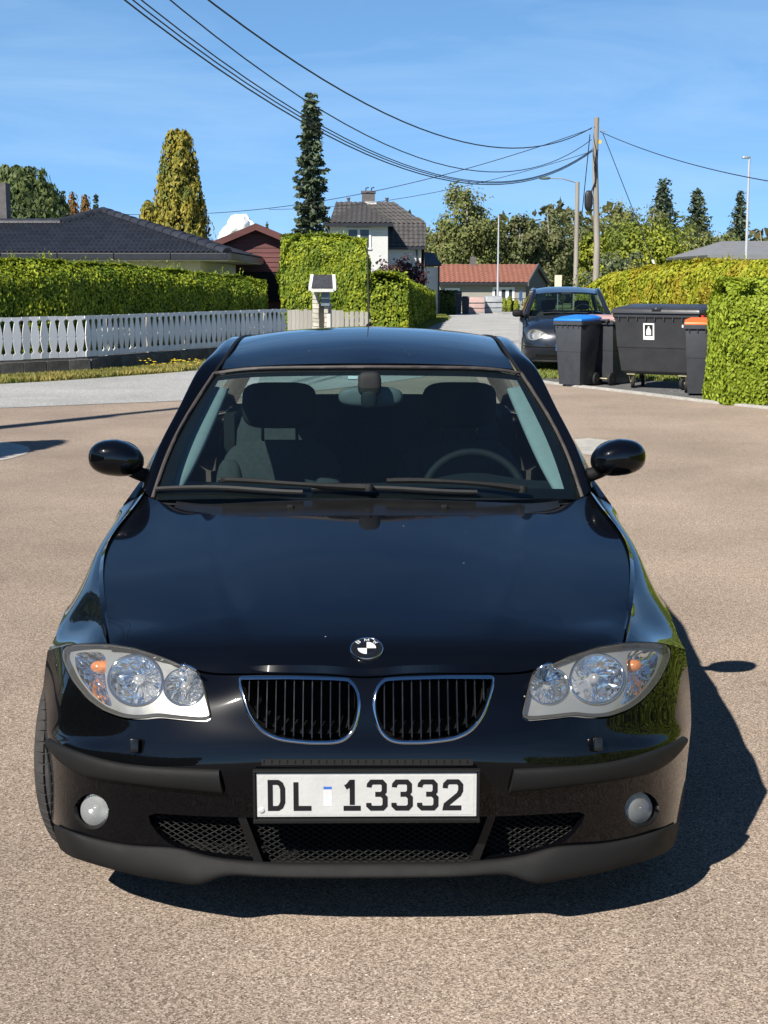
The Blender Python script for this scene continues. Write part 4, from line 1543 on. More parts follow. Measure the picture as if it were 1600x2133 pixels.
# =================================================================== ground
def asphalt(name, cols, scale, speck, rough=0.9, stain=0.18, bump=0.5):
    """rolled aggregate: coloured stone grains, light chips, broad worn tone"""
    m, nt, b = nodes_of(name)
    N, L = nt.nodes, nt.links
    tc = N.new('ShaderNodeTexCoord')
    v1 = N.new('ShaderNodeTexVoronoi'); v1.inputs['Scale'].default_value = scale
    v2 = N.new('ShaderNodeTexVoronoi'); v2.inputs['Scale'].default_value = scale * .42; v2.inputs['Randomness'].default_value = 1
    nz = N.new('ShaderNodeTexNoise'); nz.inputs['Scale'].default_value = .55; nz.inputs['Detail'].default_value = 7; nz.inputs['Roughness'].default_value = .62
    n2 = N.new('ShaderNodeTexNoise'); n2.inputs['Scale'].default_value = scale * .5; n2.inputs['Detail'].default_value = 3
    for n_ in (v1, v2, nz, n2): L.new(tc.outputs['Object'], n_.inputs['Vector'])
    sep = N.new('ShaderNodeSeparateColor'); L.new(v1.outputs['Color'], sep.inputs['Color'])
    cr = N.new('ShaderNodeValToRGB')
    el = cr.color_ramp.elements
    el[0].position = 0; el[0].color = (*cols[0], 1)
    el[1].position = 1; el[1].color = (*cols[-1], 1)
    for i, c in enumerate(cols[1:-1]):
        e = el.new((i + 1) / (len(cols) - 1)); e.color = (*c, 1)
    L.new(sep.outputs['Red'], cr.inputs['Fac'])
    # light chips
    s2 = N.new('ShaderNodeSeparateColor'); L.new(v2.outputs['Color'], s2.inputs['Color'])
    g1 = N.new('ShaderNodeMath'); g1.operation = 'GREATER_THAN'; g1.inputs[1].default_value = 1 - speck; L.new(s2.outputs['Green'], g1.inputs[0])
    g2 = N.new('ShaderNodeMath'); g2.operation = 'LESS_THAN'; g2.inputs[1].default_value = .27; L.new(v2.outputs['Distance'], g2.inputs[0])
    gm = N.new('ShaderNodeMath'); gm.operation = 'MULTIPLY'; L.new(g1.outputs[0], gm.inputs[0]); L.new(g2.outputs[0], gm.inputs[1])
    mx = N.new('ShaderNodeMix'); mx.data_type = 'RGBA'; mx.inputs['B'].default_value = (.62, .57, .50, 1)
    L.new(gm.outputs[0], mx.inputs['Factor']); L.new(cr.outputs['Color'], mx.inputs['A'])
    # broad tone
    mr = N.new('ShaderNodeMapRange'); mr.inputs['From Min'].default_value = .3; mr.inputs['From Max'].default_value = .7
    mr.inputs['To Min'].default_value = 1 - stain; mr.inputs['To Max'].default_value = 1 + stain
    L.new(nz.outputs['Fac'], mr.inputs['Value'])
    hs = N.new('ShaderNodeHueSaturation'); L.new(mx.outputs['Result'], hs.inputs['Color']); L.new(mr.outputs['Result'], hs.inputs['Value'])
    L.new(hs.outputs['Color'], b.inputs['Base Color'])
    b.inputs['Roughness'].default_value = rough
    b.inputs['Diffuse Roughness'].default_value = 1.0
    b.inputs['Specular IOR Level'].default_value = .3
    bp = N.new('ShaderNodeBump'); bp.inputs['Strength'].default_value = bump; bp.inputs['Distance'].default_value = .004
    ad = N.new('ShaderNodeMath'); ad.operation = 'ADD'; L.new(v1.outputs['Distance'], ad.inputs[0]); L.new(n2.outputs['Fac'], ad.inputs[1])
    L.new(ad.outputs[0], bp.inputs['Height']); L.new(bp.outputs['Normal'], b.inputs['Normal'])
    return m

M_brown = asphalt('brown_asphalt', [(.085, .064, .050), (.16, .124, .096), (.225, .176, .138), (.285, .228, .180), (.40, .335, .275)], 240, .016, stain=.2)
M_grey = asphalt('grey_asphalt', [(.15, .15, .145), (.23, .23, .225), (.29, .29, .28), (.40, .40, .39)], 90, .03)
M_dkasph = asphalt('dark_asphalt', [(.04, .04, .042), (.06, .06, .06), (.09, .09, .09), (.13, .13, .13)], 80, .02)
M_conc = mat('pale_concrete', (.42, .40, .36), .9, var=.2, vscale=6, bump=.4, bscale=90)
M_turf = mat('turf', (.10, .13, .035), .95, var=.3, vscale=1.3, col2=(.20, .19, .07), bump=.6, bscale=40)

def ztop(y, lift): return terrain(y) + lift
def sheet(name, left, right, lift, m, n=40, across=4):
    """strip between two edge polylines that follows the ground"""
    a = curve([(p[0], p[1], 0) for p in left], n); b = curve([(p[0], p[1], 0) for p in right], n)
    vs = []; fs = []
    k = across + 1
    for i in range(n):
        for j in range(k):
            t = j / across
            x = a[i][0] * (1 - t) + b[i][0] * t; y = a[i][1] * (1 - t) + b[i][1] * t
            vs.append((x, y, ztop(y, lift)))
    for i in range(n - 1):
        for j in range(across):
            fs.append((i * k + j, i * k + j + 1, (i + 1) * k + j + 1, (i + 1) * k + j))
    mb = MB(); mb.add(vs, fs)
    o = mb.build(name, m)
    o['kind'] = 'structure'
    return o

# terrain to the horizon
ys = [-80, -30, 0, 20, 28] + list(np.arange(30, 44, 1.0)) + [46, 50, 60, 80, 120, 200, 400, 900, 2500]
vs = []; fs = []
for y in ys:
    for x in (-2500, -60, 0, 60, 2500):
        vs.append((x, y, max(terrain(y), -4.5)))
for i in range(len(ys) - 1):
    for j in range(4): fs.append((i * 5 + j, i * 5 + j + 1, (i + 1) * 5 + j + 1, (i + 1) * 5 + j))
mb = MB(); mb.add(vs, fs)
mb.build('ground', M_turf)['kind'] = 'structure'

# brown forecourt the car stands on
poly = [(-16, -14), (9, -14), (9, 17.4)] + [tuple(ground(u, v).xy) for u, v in ((1600, 851), (1470, 837), (1300, 816), (1160, 801))]
kl = [ground(u, v) for u, v in ((1700, 866), (1600, 852), (1470, 838), (1380, 827), (1300, 817), (1220, 808), (1152, 800), (1120, 795))]
poly = [(-16, -14), (9.0, -14), (9.0, kl[0].y - .4)] + [(p.x, p.y) for p in kl] + [(2.2, 26), (-1, 24.5), (-5, 20.5), (-16, 18)]
mb = MB(); k = len(poly)
mb.add([(x, y, .004) for x, y in poly], [tuple(range(k))])
mb.build('driveway', M_brown)['kind'] = 'structure'

# grey road: comes in from the left along the fence, then runs away behind the car
gl = [(-34, 15.5), (-16, 17.8), (-9, 20.2), tuple(ground(0, 801).xy), tuple(ground(200, 789).xy), tuple(ground(405, 773).xy), (-1.7, 29.5), (-.25, 35), tuple(ground(868, 700).xy), tuple(ground(893, 683).xy), tuple(ground(918, 672).xy), tuple(ground(940, 662).xy), (4.2, 102)]
gr = [(-34, 11.5), (-16, 14.6), (-9, 16.6), tuple(ground(0, 851).xy), tuple(ground(200, 843).xy), tuple(ground(372, 836).xy), (-.6, 21.2), (1.8, 27), (3.3, 34), (4.7, 43), (6.2, 60), (8.5, 80), (10.5, 102)]
sheet('road', gl, gr, .009, M_grey, 90, 6)
sheet('side_road', [(-40, 101.5), (40, 101.5)], [(-40, 110), (40, 110)], .013, M_grey, 10, 2)
# dark pad under the bins, strip of pale kerbstones in front of it
pad_far = [(8.2, 19.6), (5.6, 20.9), (4.6, 22.2), (3.6, 23.6), (2.45, 23.6)]
poly = [(p.x + .05, p.y + .12) for p in kl[1:]] + pad_far[::-1]
mb = MB(); k = len(poly)
mb.add([(x, y, .006) for x, y in poly], [tuple(range(k))])
mb.build('bin_pad', M_dkasph)['kind'] = 'structure'
kc = curve([tuple(p) for p in kl], 60)
kerb = empty('kerb', tuple(kl[3])); kerb['kind'] = 'structure'
for i in range(0, 58, 3):
    a, b = Vector(kc[i]), Vector(kc[i + 3 if i + 3 < 60 else 59])
    t = (b - a).normalized(); nrm = Vector((-t.y, t.x, 0)) * -.07
    a2, b2 = a + t * .006, b - t * .006
    mb = MB()
    lo = [a2 - nrm, b2 - nrm, b2 + nrm, a2 + nrm]
    mb.hexa([p + Vector((0, 0, -.05)) for p in lo], [p + Vector((0, 0, .030)) for p in lo])
    o = mb.build('kerbstone', M_conc, kerb, bevel=.008)
    o.location = -Vector(kl[3])

# pale concrete patch at the left edge
pp = [ground(u, v) for u, v in ((-60, 918), (-5, 921), (30, 925), (58, 932), (64, 940), (52, 948), (25, 956), (-5, 962), (-60, 968))]
mb = MB(); mb.add([(p.x, p.y, .008) for p in pp], [tuple(range(len(pp)))])
mb.build('concrete_patch', M_conc)['kind'] = 'structure'
pp = [ground(u, v) for u, v in ((1196, 917), (1225, 914), (1262, 918), (1300, 930), (1285, 946), (1250, 952), (1215, 948))]
mb = MB(); mb.add([(p.x, p.y, .008) for p in pp], [tuple(range(len(pp)))])
mb.build('concrete_patch', M_conc)['kind'] = 'structure'

# =================================================================== foliage tools
def leaf_mat(name, c1, c2, c3=None, trans=.25, nscale=1.2, rough=.6):
    m = bpy.data.materials.new(name); m.use_nodes = True
    nt = m.node_tree; N, L = nt.nodes, nt.links
    b = N['Principled BSDF']; out = N['Material Output']
    geo = N.new('ShaderNodeNewGeometry')
    mx = N.new('ShaderNodeMix'); mx.data_type = 'RGBA'
    mx.inputs['A'].default_value = (*c1, 1); mx.inputs['B'].default_value = (*c2, 1)
    L.new(geo.outputs['Random Per Island'], mx.inputs['Factor'])
    last = mx.outputs['Result']
    tc = N.new('ShaderNodeTexCoord')
    nz = N.new('ShaderNodeTexNoise'); nz.inputs['Scale'].default_value = nscale; nz.inputs['Detail'].default_value = 4
    L.new(tc.outputs['Object'], nz.inputs['Vector'])
    mr = N.new('ShaderNodeMapRange'); mr.inputs['From Min'].default_value = .42; mr.inputs['From Max'].default_value = .66
    L.new(nz.outputs['Fac'], mr.inputs['Value'])
    m2 = N.new('ShaderNodeMix'); m2.data_type = 'RGBA'
    m2.inputs['B'].default_value = (*(c3 if c3 else tuple(.6 * (a + b_) / 2 for a, b_ in zip(c1, c2))), 1)
    L.new(mr.outputs['Result'], m2.inputs['Factor']); L.new(last, m2.inputs['A'])
    b.inputs['Roughness'].default_value = rough
    b.inputs['Specular IOR Level'].default_value = .3
    L.new(m2.outputs['Result'], b.inputs['Base Color'])
    tr = N.new('ShaderNodeBsdfTranslucent'); L.new(m2.outputs['Result'], tr.inputs['Color'])
    ms = N.new('ShaderNodeMixShader'); ms.inputs['Fac'].default_value = trans
    L.new(b.outputs['BSDF'], ms.inputs[1]); L.new(tr.outputs['BSDF'], ms.inputs[2])
    L.new(ms.outputs['Shader'], out.inputs['Surface'])
    MATS[name] = m
    return m

NR = np.random.RandomState(11)
def leaves_mesh(name, C, D, W, Ln, m, parent=None, kink=.25, face=None, loose=.55):
    """one mesh of kite-shaped leaf sprays: centres C, growth directions D, widths W, lengths Ln"""
    n = len(C)
    D = D / (np.linalg.norm(D, axis=1, keepdims=True) + 1e-9)
    rv = NR.normal(size=(n, 3))
    if face is not None:          # leaves turn their faces outwards, loosely
        fh = face / (np.linalg.norm(face, axis=1, keepdims=True) + 1e-9)
        rv = fh + rv * loose
        D = D - .85 * (D * fh).sum(1, keepdims=True) * fh
        D = D / (np.linalg.norm(D, axis=1, keepdims=True) + 1e-9)
    S = np.cross(D, rv); S /= (np.linalg.norm(S, axis=1, keepdims=True) + 1e-9)
    Nn = np.cross(S, D)
    W = W[:, None]; Ln = Ln[:, None]
    V = np.empty((n, 4, 3))
    V[:, 0] = C - D * Ln * .5
    V[:, 1] = C + S * W * .5 + Nn * W * kink
    V[:, 2] = C + D * Ln * .5
    V[:, 3] = C - S * W * .5 + Nn * W * kink
    me = bpy.data.meshes.new(name)
    me.vertices.add(4 * n); me.vertices.foreach_set('co', V.reshape(-1))
    me.loops.add(4 * n); me.loops.foreach_set('vertex_index', np.arange(4 * n, dtype=np.int32))
    me.polygons.add(n)
    me.polygons.foreach_set('loop_start', np.arange(0, 4 * n, 4, dtype=np.int32))
    me.polygons.foreach_set('loop_total', np.full(n, 4, dtype=np.int32))
    me.update(calc_edges=True)
    return link_mesh(name, me, m, parent)

def wob(P_, s=1.0, seed=0.0):
    """cheap smooth noise in space"""
    x, y, z = P_[:, 0] * s + seed, P_[:, 1] * s + seed * 1.7, P_[:, 2] * s
    return (np.sin(1.7 * x + 1.3 * np.sin(.9 * y + z)) + np.sin(2.3 * y + 1.1 * np.sin(1.3 * z + x)) + np.sin(2.9 * z + 1.2 * np.sin(1.1 * x - y)) +
            .6 * np.sin(5.1 * x + 3.3 * z + y) + .6 * np.sin(4.7 * y - 2.9 * z)) / 4.2

def hedge(name, label, path, width, heights, m, core, leaf=(.055, .085), dens=900, tufts=.25, seed=0.0, rough=.06, group=None, base=None, round_end=False):
    """clipped hedge along a ground path; heights at each path point"""
    root = empty(name, (path[0][0], path[0][1], terrain(path[0][1])))
    tag(root, label, 'hedge', group)
    pts = np.array([(p[0], p[1]) for p in path], float); hs = np.array(heights, float)
    seg = np.linalg.norm(np.diff(pts, axis=0), axis=1); acc = np.concatenate([[0], np.cumsum(seg)])
    Lg = acc[-1]
    tv = np.gradient(pts, acc, axis=0) if len(pts) > 2 else np.repeat(np.diff(pts, axis=0), 2, 0)
    hm = hs.mean()
    def frame(s):
        x = np.interp(s, acc, pts[:, 0]); y = np.interp(s, acc, pts[:, 1]); h = np.interp(s, acc, hs)
        tx = np.interp(s, acc, tv[:, 0]); ty = np.interp(s, acc, tv[:, 1])
        t = np.stack([tx, ty], 1); t /= np.linalg.norm(t, axis=1, keepdims=True)
        return x, y, h, t
    # sides, top and ends
    area = Lg * (2 * hm + width) + 2 * width * hm
    n = int(area * dens)
    pick = NR.rand(n) * area
    s = NR.rand(n) * Lg; e = NR.rand(n)
    x, y, h, t = frame(s)
    nx, ny = t[:, 1], -t[:, 0]
    side = np.where(pick < Lg * hm, 1, np.where(pick < 2 * Lg * hm, -1, 0))
    ends = pick > Lg * (2 * hm + width)
    off = np.where(side != 0, side * width / 2, (e - .5) * (width - .60 * min(1, width)))
    zz = np.where(side != 0, e * h, h)
    Nx = np.where(side != 0, nx * side, 0); Ny = np.where(side != 0, ny * side, 0); Nz = np.where(side == 0, 1.0, 0)
    px = x + nx * off; py = y + ny * off
    if ends.any():
        w = NR.rand(ends.sum()) < .5
        se = np.where(w, 0.0, Lg); xe, ye, he, te = frame(se)
        oe = (NR.rand(ends.sum()) - .5) * width
        px[ends] = xe + te[:, 1] * oe; py[ends] = ye - te[:, 0] * oe; zz[ends] = NR.rand(ends.sum()) * he
        sg = np.where(w, -1.0, 1.0); Nx[ends] = te[:, 0] * sg; Ny[ends] = te[:, 1] * sg; Nz[ends] = 0
    # rounded shoulders
    C = np.stack([px, py, zz], 1)
    wv = wob(C, 1.6, seed) * rough + wob(C, 4.3, seed + 3) * rough * .6
    dep = -np.abs(NR.normal(size=n)) * .05 + wv + NR.rand(n) * .02
    C[:, 0] += Nx * dep; C[:, 1] += Ny * dep; C[:, 2] += Nz * dep
    sh = .42
    top = np.clip((C[:, 2] - (h - sh)) / sh, 0, 1)
    C[:, 0] -= Nx * top ** 2 * .34 * min(1, width); C[:, 1] -= Ny * top ** 2 * .34 * min(1, width)
    zb = np.array([terrain(v) for v in C[:, 1]])
    C[:, 2] = np.maximum(C[:, 2], .03) + zb
    D = np.stack([Nx * .5, Ny * .5, np.full(n, .9) + Nz * .1], 1) + NR.normal(size=(n, 3)) * .55
    FC = np.stack([Nx, Ny, Nz + .15 + 1.6 * top * (Nz == 0)], 1)
    flat = Nz > .5
    D[flat] = NR.normal(size=(int(flat.sum()), 3)) * np.array([1, 1, .5])
    sc = NR.uniform(.7, 1.35, n)
    W_ = leaf[0] * sc; L_ = leaf[1] * sc * NR.uniform(.8, 1.3, n)
    # upright shoots above the clipped top
    k = int(Lg * width * 60 * tufts)
    if k:
        s2 = NR.rand(k) * Lg; x2, y2, h2, t2 = frame(s2)
        o2 = (NR.rand(k) - .5) * (width - .6 * min(1, width))
        hh = NR.rand(k) ** 2.5 * .22 * (.4 + .6 * (np.sin(s2 * 3.1 + seed) > 0))
        rep = 4
        for q in range(rep):
            f = (q + .5) / rep
            c2 = np.stack([x2 + t2[:, 1] * o2, y2 - t2[:, 0] * o2, h2 + hh * f], 1)
            c2[:, 2] += np.array([terrain(v) for v in c2[:, 1]])
            FC = np.concatenate([FC, NR.normal(size=(k, 3))])
            C = np.concatenate([C, c2]); D = np.concatenate([D, np.stack([np.zeros(k), np.zeros(k), np.ones(k)], 1) + NR.normal(size=(k, 3)) * .35])
            W_ = np.concatenate([W_, np.full(k, leaf[0] * .55)]); L_ = np.concatenate([L_, np.full(k, leaf[1] * 1.1)])
    o = leaves_mesh('foliage', C - np.array(root.location), D, W_, L_, m, root, face=FC, loose=.5)
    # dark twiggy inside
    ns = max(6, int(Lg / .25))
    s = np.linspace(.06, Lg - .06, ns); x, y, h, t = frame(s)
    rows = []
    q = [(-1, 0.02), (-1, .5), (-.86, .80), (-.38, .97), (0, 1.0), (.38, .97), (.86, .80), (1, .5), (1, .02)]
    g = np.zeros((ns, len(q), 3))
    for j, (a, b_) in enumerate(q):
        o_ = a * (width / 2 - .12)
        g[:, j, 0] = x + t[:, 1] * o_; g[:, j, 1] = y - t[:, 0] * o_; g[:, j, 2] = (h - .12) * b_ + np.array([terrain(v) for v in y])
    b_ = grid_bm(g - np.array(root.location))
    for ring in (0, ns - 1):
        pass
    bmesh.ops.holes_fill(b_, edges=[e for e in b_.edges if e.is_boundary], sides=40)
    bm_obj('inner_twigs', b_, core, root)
    return root

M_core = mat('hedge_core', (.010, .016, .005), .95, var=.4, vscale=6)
M_hl = leaf_mat('thuja_green', (.09, .155, .014), (.42, .46, .03), (.15, .22, .018), trans=.18, nscale=2.2)
M_hgold = leaf_mat('thuja_golden', (.22, .27, .02), (.52, .52, .045), (.42, .34, .035), trans=.3, nscale=1.5)
M_hr = leaf_mat('thuja_bright', (.17, .25, .018), (.44, .52, .05), (.26, .33, .025), trans=.22, nscale=2.4)
M_hf = leaf_mat('privet_far', (.05, .085, .015), (.12, .16, .025), trans=.2)

# hedge behind the white fence
FN = [(-27, 17.9), (-15, 19.6), (-8.6, 21.3), (-6.33, 23.4), (-5.1, 24.6), (-4.56, 25.9), (-3.49, 27.9), (-2.06, 30.6)]
def shift(path, d):
    p = np.array(path, float); out = []
    for i in range(len(p)):
        t = p[min(i + 1, len(p) - 1)] - p[max(i - 1, 0)]; t /= np.linalg.norm(t)
        out.append((p[i, 0] - t[1] * d, p[i, 1] + t[0] * d))
    return out
hp = shift(FN, .95)
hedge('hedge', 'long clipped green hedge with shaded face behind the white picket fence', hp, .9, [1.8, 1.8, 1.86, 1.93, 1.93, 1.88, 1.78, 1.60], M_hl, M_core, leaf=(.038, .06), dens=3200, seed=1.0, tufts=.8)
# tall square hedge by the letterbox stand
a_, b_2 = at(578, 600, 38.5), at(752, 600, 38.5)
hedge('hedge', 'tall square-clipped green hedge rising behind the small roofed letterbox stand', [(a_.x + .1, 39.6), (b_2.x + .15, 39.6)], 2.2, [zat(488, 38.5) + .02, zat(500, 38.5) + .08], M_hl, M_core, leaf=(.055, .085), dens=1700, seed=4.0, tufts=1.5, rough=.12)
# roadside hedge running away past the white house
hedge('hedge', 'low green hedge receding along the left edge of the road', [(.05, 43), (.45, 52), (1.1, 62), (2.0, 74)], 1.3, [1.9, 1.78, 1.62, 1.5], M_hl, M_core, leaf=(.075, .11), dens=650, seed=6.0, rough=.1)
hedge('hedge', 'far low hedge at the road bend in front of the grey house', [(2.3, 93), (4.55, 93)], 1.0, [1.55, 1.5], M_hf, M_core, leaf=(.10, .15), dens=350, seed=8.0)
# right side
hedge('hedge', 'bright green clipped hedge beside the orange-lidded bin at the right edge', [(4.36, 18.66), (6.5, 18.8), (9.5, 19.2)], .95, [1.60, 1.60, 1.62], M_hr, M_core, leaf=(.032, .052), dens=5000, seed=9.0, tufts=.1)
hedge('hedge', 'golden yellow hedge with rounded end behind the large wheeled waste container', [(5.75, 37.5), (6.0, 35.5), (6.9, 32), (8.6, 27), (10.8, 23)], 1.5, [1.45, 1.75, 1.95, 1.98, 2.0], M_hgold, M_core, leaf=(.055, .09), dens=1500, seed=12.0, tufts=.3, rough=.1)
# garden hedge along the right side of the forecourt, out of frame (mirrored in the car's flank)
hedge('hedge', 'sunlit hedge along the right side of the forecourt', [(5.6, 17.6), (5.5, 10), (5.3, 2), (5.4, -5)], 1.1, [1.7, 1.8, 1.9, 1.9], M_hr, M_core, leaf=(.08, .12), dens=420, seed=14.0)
# =================================================================== verge grass
def blades(name, label, pts, m, hgt, kind='stuff'):
    C = np.array(pts); n = len(C)
    L_ = NR.uniform(.5, 1.3, n) * hgt
    D = np.stack([NR.normal(size=n) * .45, NR.normal(size=n) * .45, np.ones(n)], 1)
    C[:, 2] += L_ * .42
    o = leaves_mesh(name, C, D, NR.uniform(.012, .03, n), L_, m, None, kink=.1)
    tag(o, label, 'grass', kind='stuff')
    return o
M_grassdry = leaf_mat('dry_grass', (.30, .25, .07), (.40, .34, .10), (.14, .17, .035), trans=.2, nscale=1.6)
M_grassgreen = leaf_mat('lawn_grass', (.12, .17, .03), (.25, .28, .06), (.22, .22, .05), trans=.2, nscale=.9)
def strip_pts(left, right, n):
    a = curve([(p[0], p[1], 0) for p in left], 60); b = curve([(p[0], p[1], 0) for p in right], 60)
    i = NR.rand(n) * 58.99; k = i.astype(int); f = (i - k)[:, None]
    A = a[k] * (1 - f) + a[k + 1] * f; B = b[k] * (1 - f) + b[k + 1] * f
    t = NR.rand(n)[:, None]
    P_ = A * (1 - t) + B * t
    P_[:, 2] = [terrain(v) for v in P_[:, 1]]
    return P_
verge_l = shift(FN, -.02)
verge_r = [(-27, 16.6), (-15, 18.3), (-8.9, 20.1), tuple(ground(0, 800).xy), tuple(ground(180, 789).xy), tuple(ground(300, 780).xy), tuple(ground(405, 772).xy), (-1.55, 30.2)]
blades('verge_grass', 'dry yellow-green grass strip between the road and the fence wall', strip_pts(verge_l[2:], verge_r[2:], 26000), M_grassdry, .09)
blades('lawn_grass', 'short green grass behind the bins under the parked dark car', strip_pts([(1.95, 23.2), (2.2, 26), (3.0, 31), (4.3, 40)], [(5.2, 22.4), (5.6, 26), (5.9, 31), (6, 40)], 30000), M_grassgreen, .07)
blades('roadside_grass', 'sunlit grass strip at the foot of the receding hedge', strip_pts([(.4, 40.5), (1.1, 52), (1.75, 62), (2.6, 74), (2.4, 92)], [tuple(ground(866, 700).xy), tuple(ground(893, 683).xy), tuple(ground(918, 672).xy), (3.4, 76), (3.9, 92)], 14000), M_grassgreen, .12)
M_yel = mat('yellow_petals', (.75, .55, .03), .7, var=.2, vscale=30)
mbf = MB()
for u, v in [(NR.uniform(285, 415), NR.uniform(767, 777)) for _ in range(34)]:
    p = ground(u, v); mbf.lathe([(.0, .0), (.028, .012), (.0, .022)], 6, Matrix.Translation(p + Vector((0, .15, .10 + NR.uniform(0, .1)))))
o = mbf.build('yellow_flowers', M_yel); tag(o, 'small yellow flowers along the foot of the fence wall', 'flowers', kind='stuff')
# =================================================================== white picket fence on its block wall
M_fence = mat('white_fence_paint', (.80, .80, .80), .55, var=.06, vscale=7, objvar=.06, bump=.15, bscale=60)
M_block = mat('weathered_concrete_block', (.16, .15, .135), .92, var=.35, vscale=5, col2=(.07, .068, .06), bump=.7, bscale=45, objvar=.25)
M_grey_wood = mat('weathered_grey_wood', (.36, .34, .31), .9, var=.25, vscale=4, stretch=(1, 1, .15), bump=.5, bscale=40, objvar=.12)
fence = empty('picket_fence', (FN[3][0], FN[3][1], 0))
tag(fence, 'low white picket fence of scalloped boards on a concrete block wall', 'fence')
wall = empty('garden_wall', (FN[3][0], FN[3][1], 0))
tag(wall, 'low weathered concrete block wall carrying the white picket fence', 'wall')
FO = Vector((FN[3][0], FN[3][1], 0))
FP = np.array(FN); FA = np.concatenate([[0], np.cumsum(np.linalg.norm(np.diff(FP, axis=0), axis=1))])
def fpos(s):
    x = np.interp(s, FA, FP[:, 0]); y = np.interp(s, FA, FP[:, 1])
    i = min(max(np.searchsorted(FA, s, side='right') - 1, 0), len(FP) - 2)
    t = Vector((*(FP[i + 1] - FP[i]), 0)).normalized()
    return Vector((x, y, 0)), t
# scalloped board: pairs of neighbours leave drop-shaped openings
PW = .172; Z0, Z1 = .285, .985
def board_mesh():
    prof = [(.0, .083), (.10, .083), (.135, .072), (.16, .040), (.22, .050), (.32, .067), (.44, .0815), (.475, .080), (.49, .068), (.505, .068), (.52, .080),
            (.55, .0815), (.64, .073), (.76, .056), (.86, .040), (.895, .041), (.915, .070), (.94, .083), (1.0, .083)]
    h = Z1 - Z0
    L_ = [(-w, Z0 + t * h) for t, w in prof]; R_ = [(w, Z0 + t * h) for t, w in prof]
    k = len(prof)
    vs = []
    for d in (-.007, .007):
        vs += [(x, d, z) for x, z in L_] + [(x, d, z) for x, z in R_]
    fs = []
    for i in range(k - 1):
        fs.append((i, k + i, k + i + 1, i + 1)); fs.append((2 * k + i, 2 * k + i + 1, 3 * k + i + 1, 3 * k + i))
        fs.append((i, i + 1, 2 * k + i + 1, 2 * k + i)); fs.append((k + i, 3 * k + i, 3 * k + i + 1, k + i + 1))
    fs.append((0, 2 * k, 3 * k, k)); fs.append((k - 1, 2 * k - 1, 4 * k - 1, 3 * k - 1))
    me = bpy.data.meshes.new('board'); me.from_pydata(vs, [], fs)
    b = bmesh.new(); b.from_mesh(me); bmesh.ops.recalc_face_normals(b, faces=b.faces); b.to_mesh(me); b.free()
    me.materials.append(M_fence)
    return me
bme = board_mesh()
s = FA[1] - 3.0; rf_ = random.Random(5)
while s < FA[-1] - .05:
    p, t = fpos(s)
    o = bpy.data.objects.new('board', bme); COL.objects.link(o); o.parent = fence
    o.location = p - FO + Vector((0, 0, rf_.uniform(-.004, .004)))
    o.rotation_euler = (rf_.uniform(-.006, .006), rf_.uniform(-.006, .006), math.atan2(t.y, t.x) + (rf_.uniform(.05, .11) if FA[3] - .4 < s < FA[4] and rf_.random() < .5 else rf_.uniform(-.01, .01)))
    s += PW
for i in range(len(FP) - 1):
    a, b = Vector((*FP[i], 0)), Vector((*FP[i + 1], 0))
    t = (b - a).normalized(); n = Vector((-t.y, t.x, 0))
    for z in (.325, .63, .945):
        mb = MB(); c = (a + b) / 2 + n * .03 + Vector((0, 0, z)) - FO
        mb.box(c, ((b - a).length, .035, .05), rz=math.atan2(t.y, t.x)); mb.build('rail', M_fence, fence)
    m_ = int((b - a).length / 1.6) + 1
    for q in range(m_):
        c = a + (b - a) * (q + .5) / m_ + n * .08 - FO
        mb = MB(); mb.box(c + Vector((0, 0, .5)), (.06, .06, .88), rz=math.atan2(t.y, t.x)); mb.build('post', M_grey_wood, fence)
    # wall blocks in two courses
    Lg = (b - a).length; nb = max(1, round(Lg / .42))
    for c_ in range(2):
        for q in range(nb):
            w = Lg / nb
            p = a + t * (w * (q + .5)) + n * .03 - FO
            z0 = -.12 + .185 * c_
            mb = MB(); mb.box((0, 0, 0), (w - .008, .20 - .006 * c_, .18))
            o = mb.build('block', M_block, wall, bevel=.006)
            o.location = p + Vector((rf_.uniform(-.003, .003), rf_.uniform(-.004, .004), z0 + .09)); o.rotation_euler = (0, 0, math.atan2(t.y, t.x) + rf_.uniform(-.008, .008))
    mb = MB(); mb.box((a + b) / 2 + n * .05 - FO + Vector((0, 0, .09)), (Lg, .12, .36), rz=math.atan2(t.y, t.x)); mb.build('mortar_core', M_block, wall)

# =================================================================== grey fence and letterbox stand beyond it
gf = empty('board_fence', (at(604, 600, 34).x, 34, terrain(34)))
tag(gf, 'short weathered grey board fence beside the letterbox stand', 'fence')
d = 34.6
u = 603
rg = random.Random(9)
while u < 772:
    x = at(u, 650, d).x; top = zat(646 + rg.uniform(-2, 2) + (3 if u > 715 else 0), d)
    w = .10
    mb = MB()
    zb = -.06
    hgt = top - zb
    if u > 712:   # rounded pickets, spaced
        pl = [(-w / 2, 0), (w / 2, 0), (w / 2, hgt - .05), (w * .3, hgt - .01), (0, hgt), (-w * .3, hgt - .01), (-w / 2, hgt - .05)]
        st = 10.3
    else:
        pl = [(-w / 2, 0), (w / 2, 0), (w / 2, hgt), (-w / 2, hgt)]
        st = 8.4
    mb.prism(pl, (0, 0, 0), (1, 0, 0), (0, 0, 1), (0, .02, 0))
    o = mb.build('board', M_grey_wood, gf)
    o.location = Vector((x, d, zb + terrain(d) * 0)) - gf.location
    u += st
for z in (.25, .62):
    xa_, xb_ = at(603, 650, d).x, at(772, 650, d).x
    mb = MB(); mb.box(Vector(((xa_ + xb_) / 2, d + .045, z)) - gf.location, (xb_ - xa_, .04, .07)); mb.build('rail', M_grey_wood, gf)

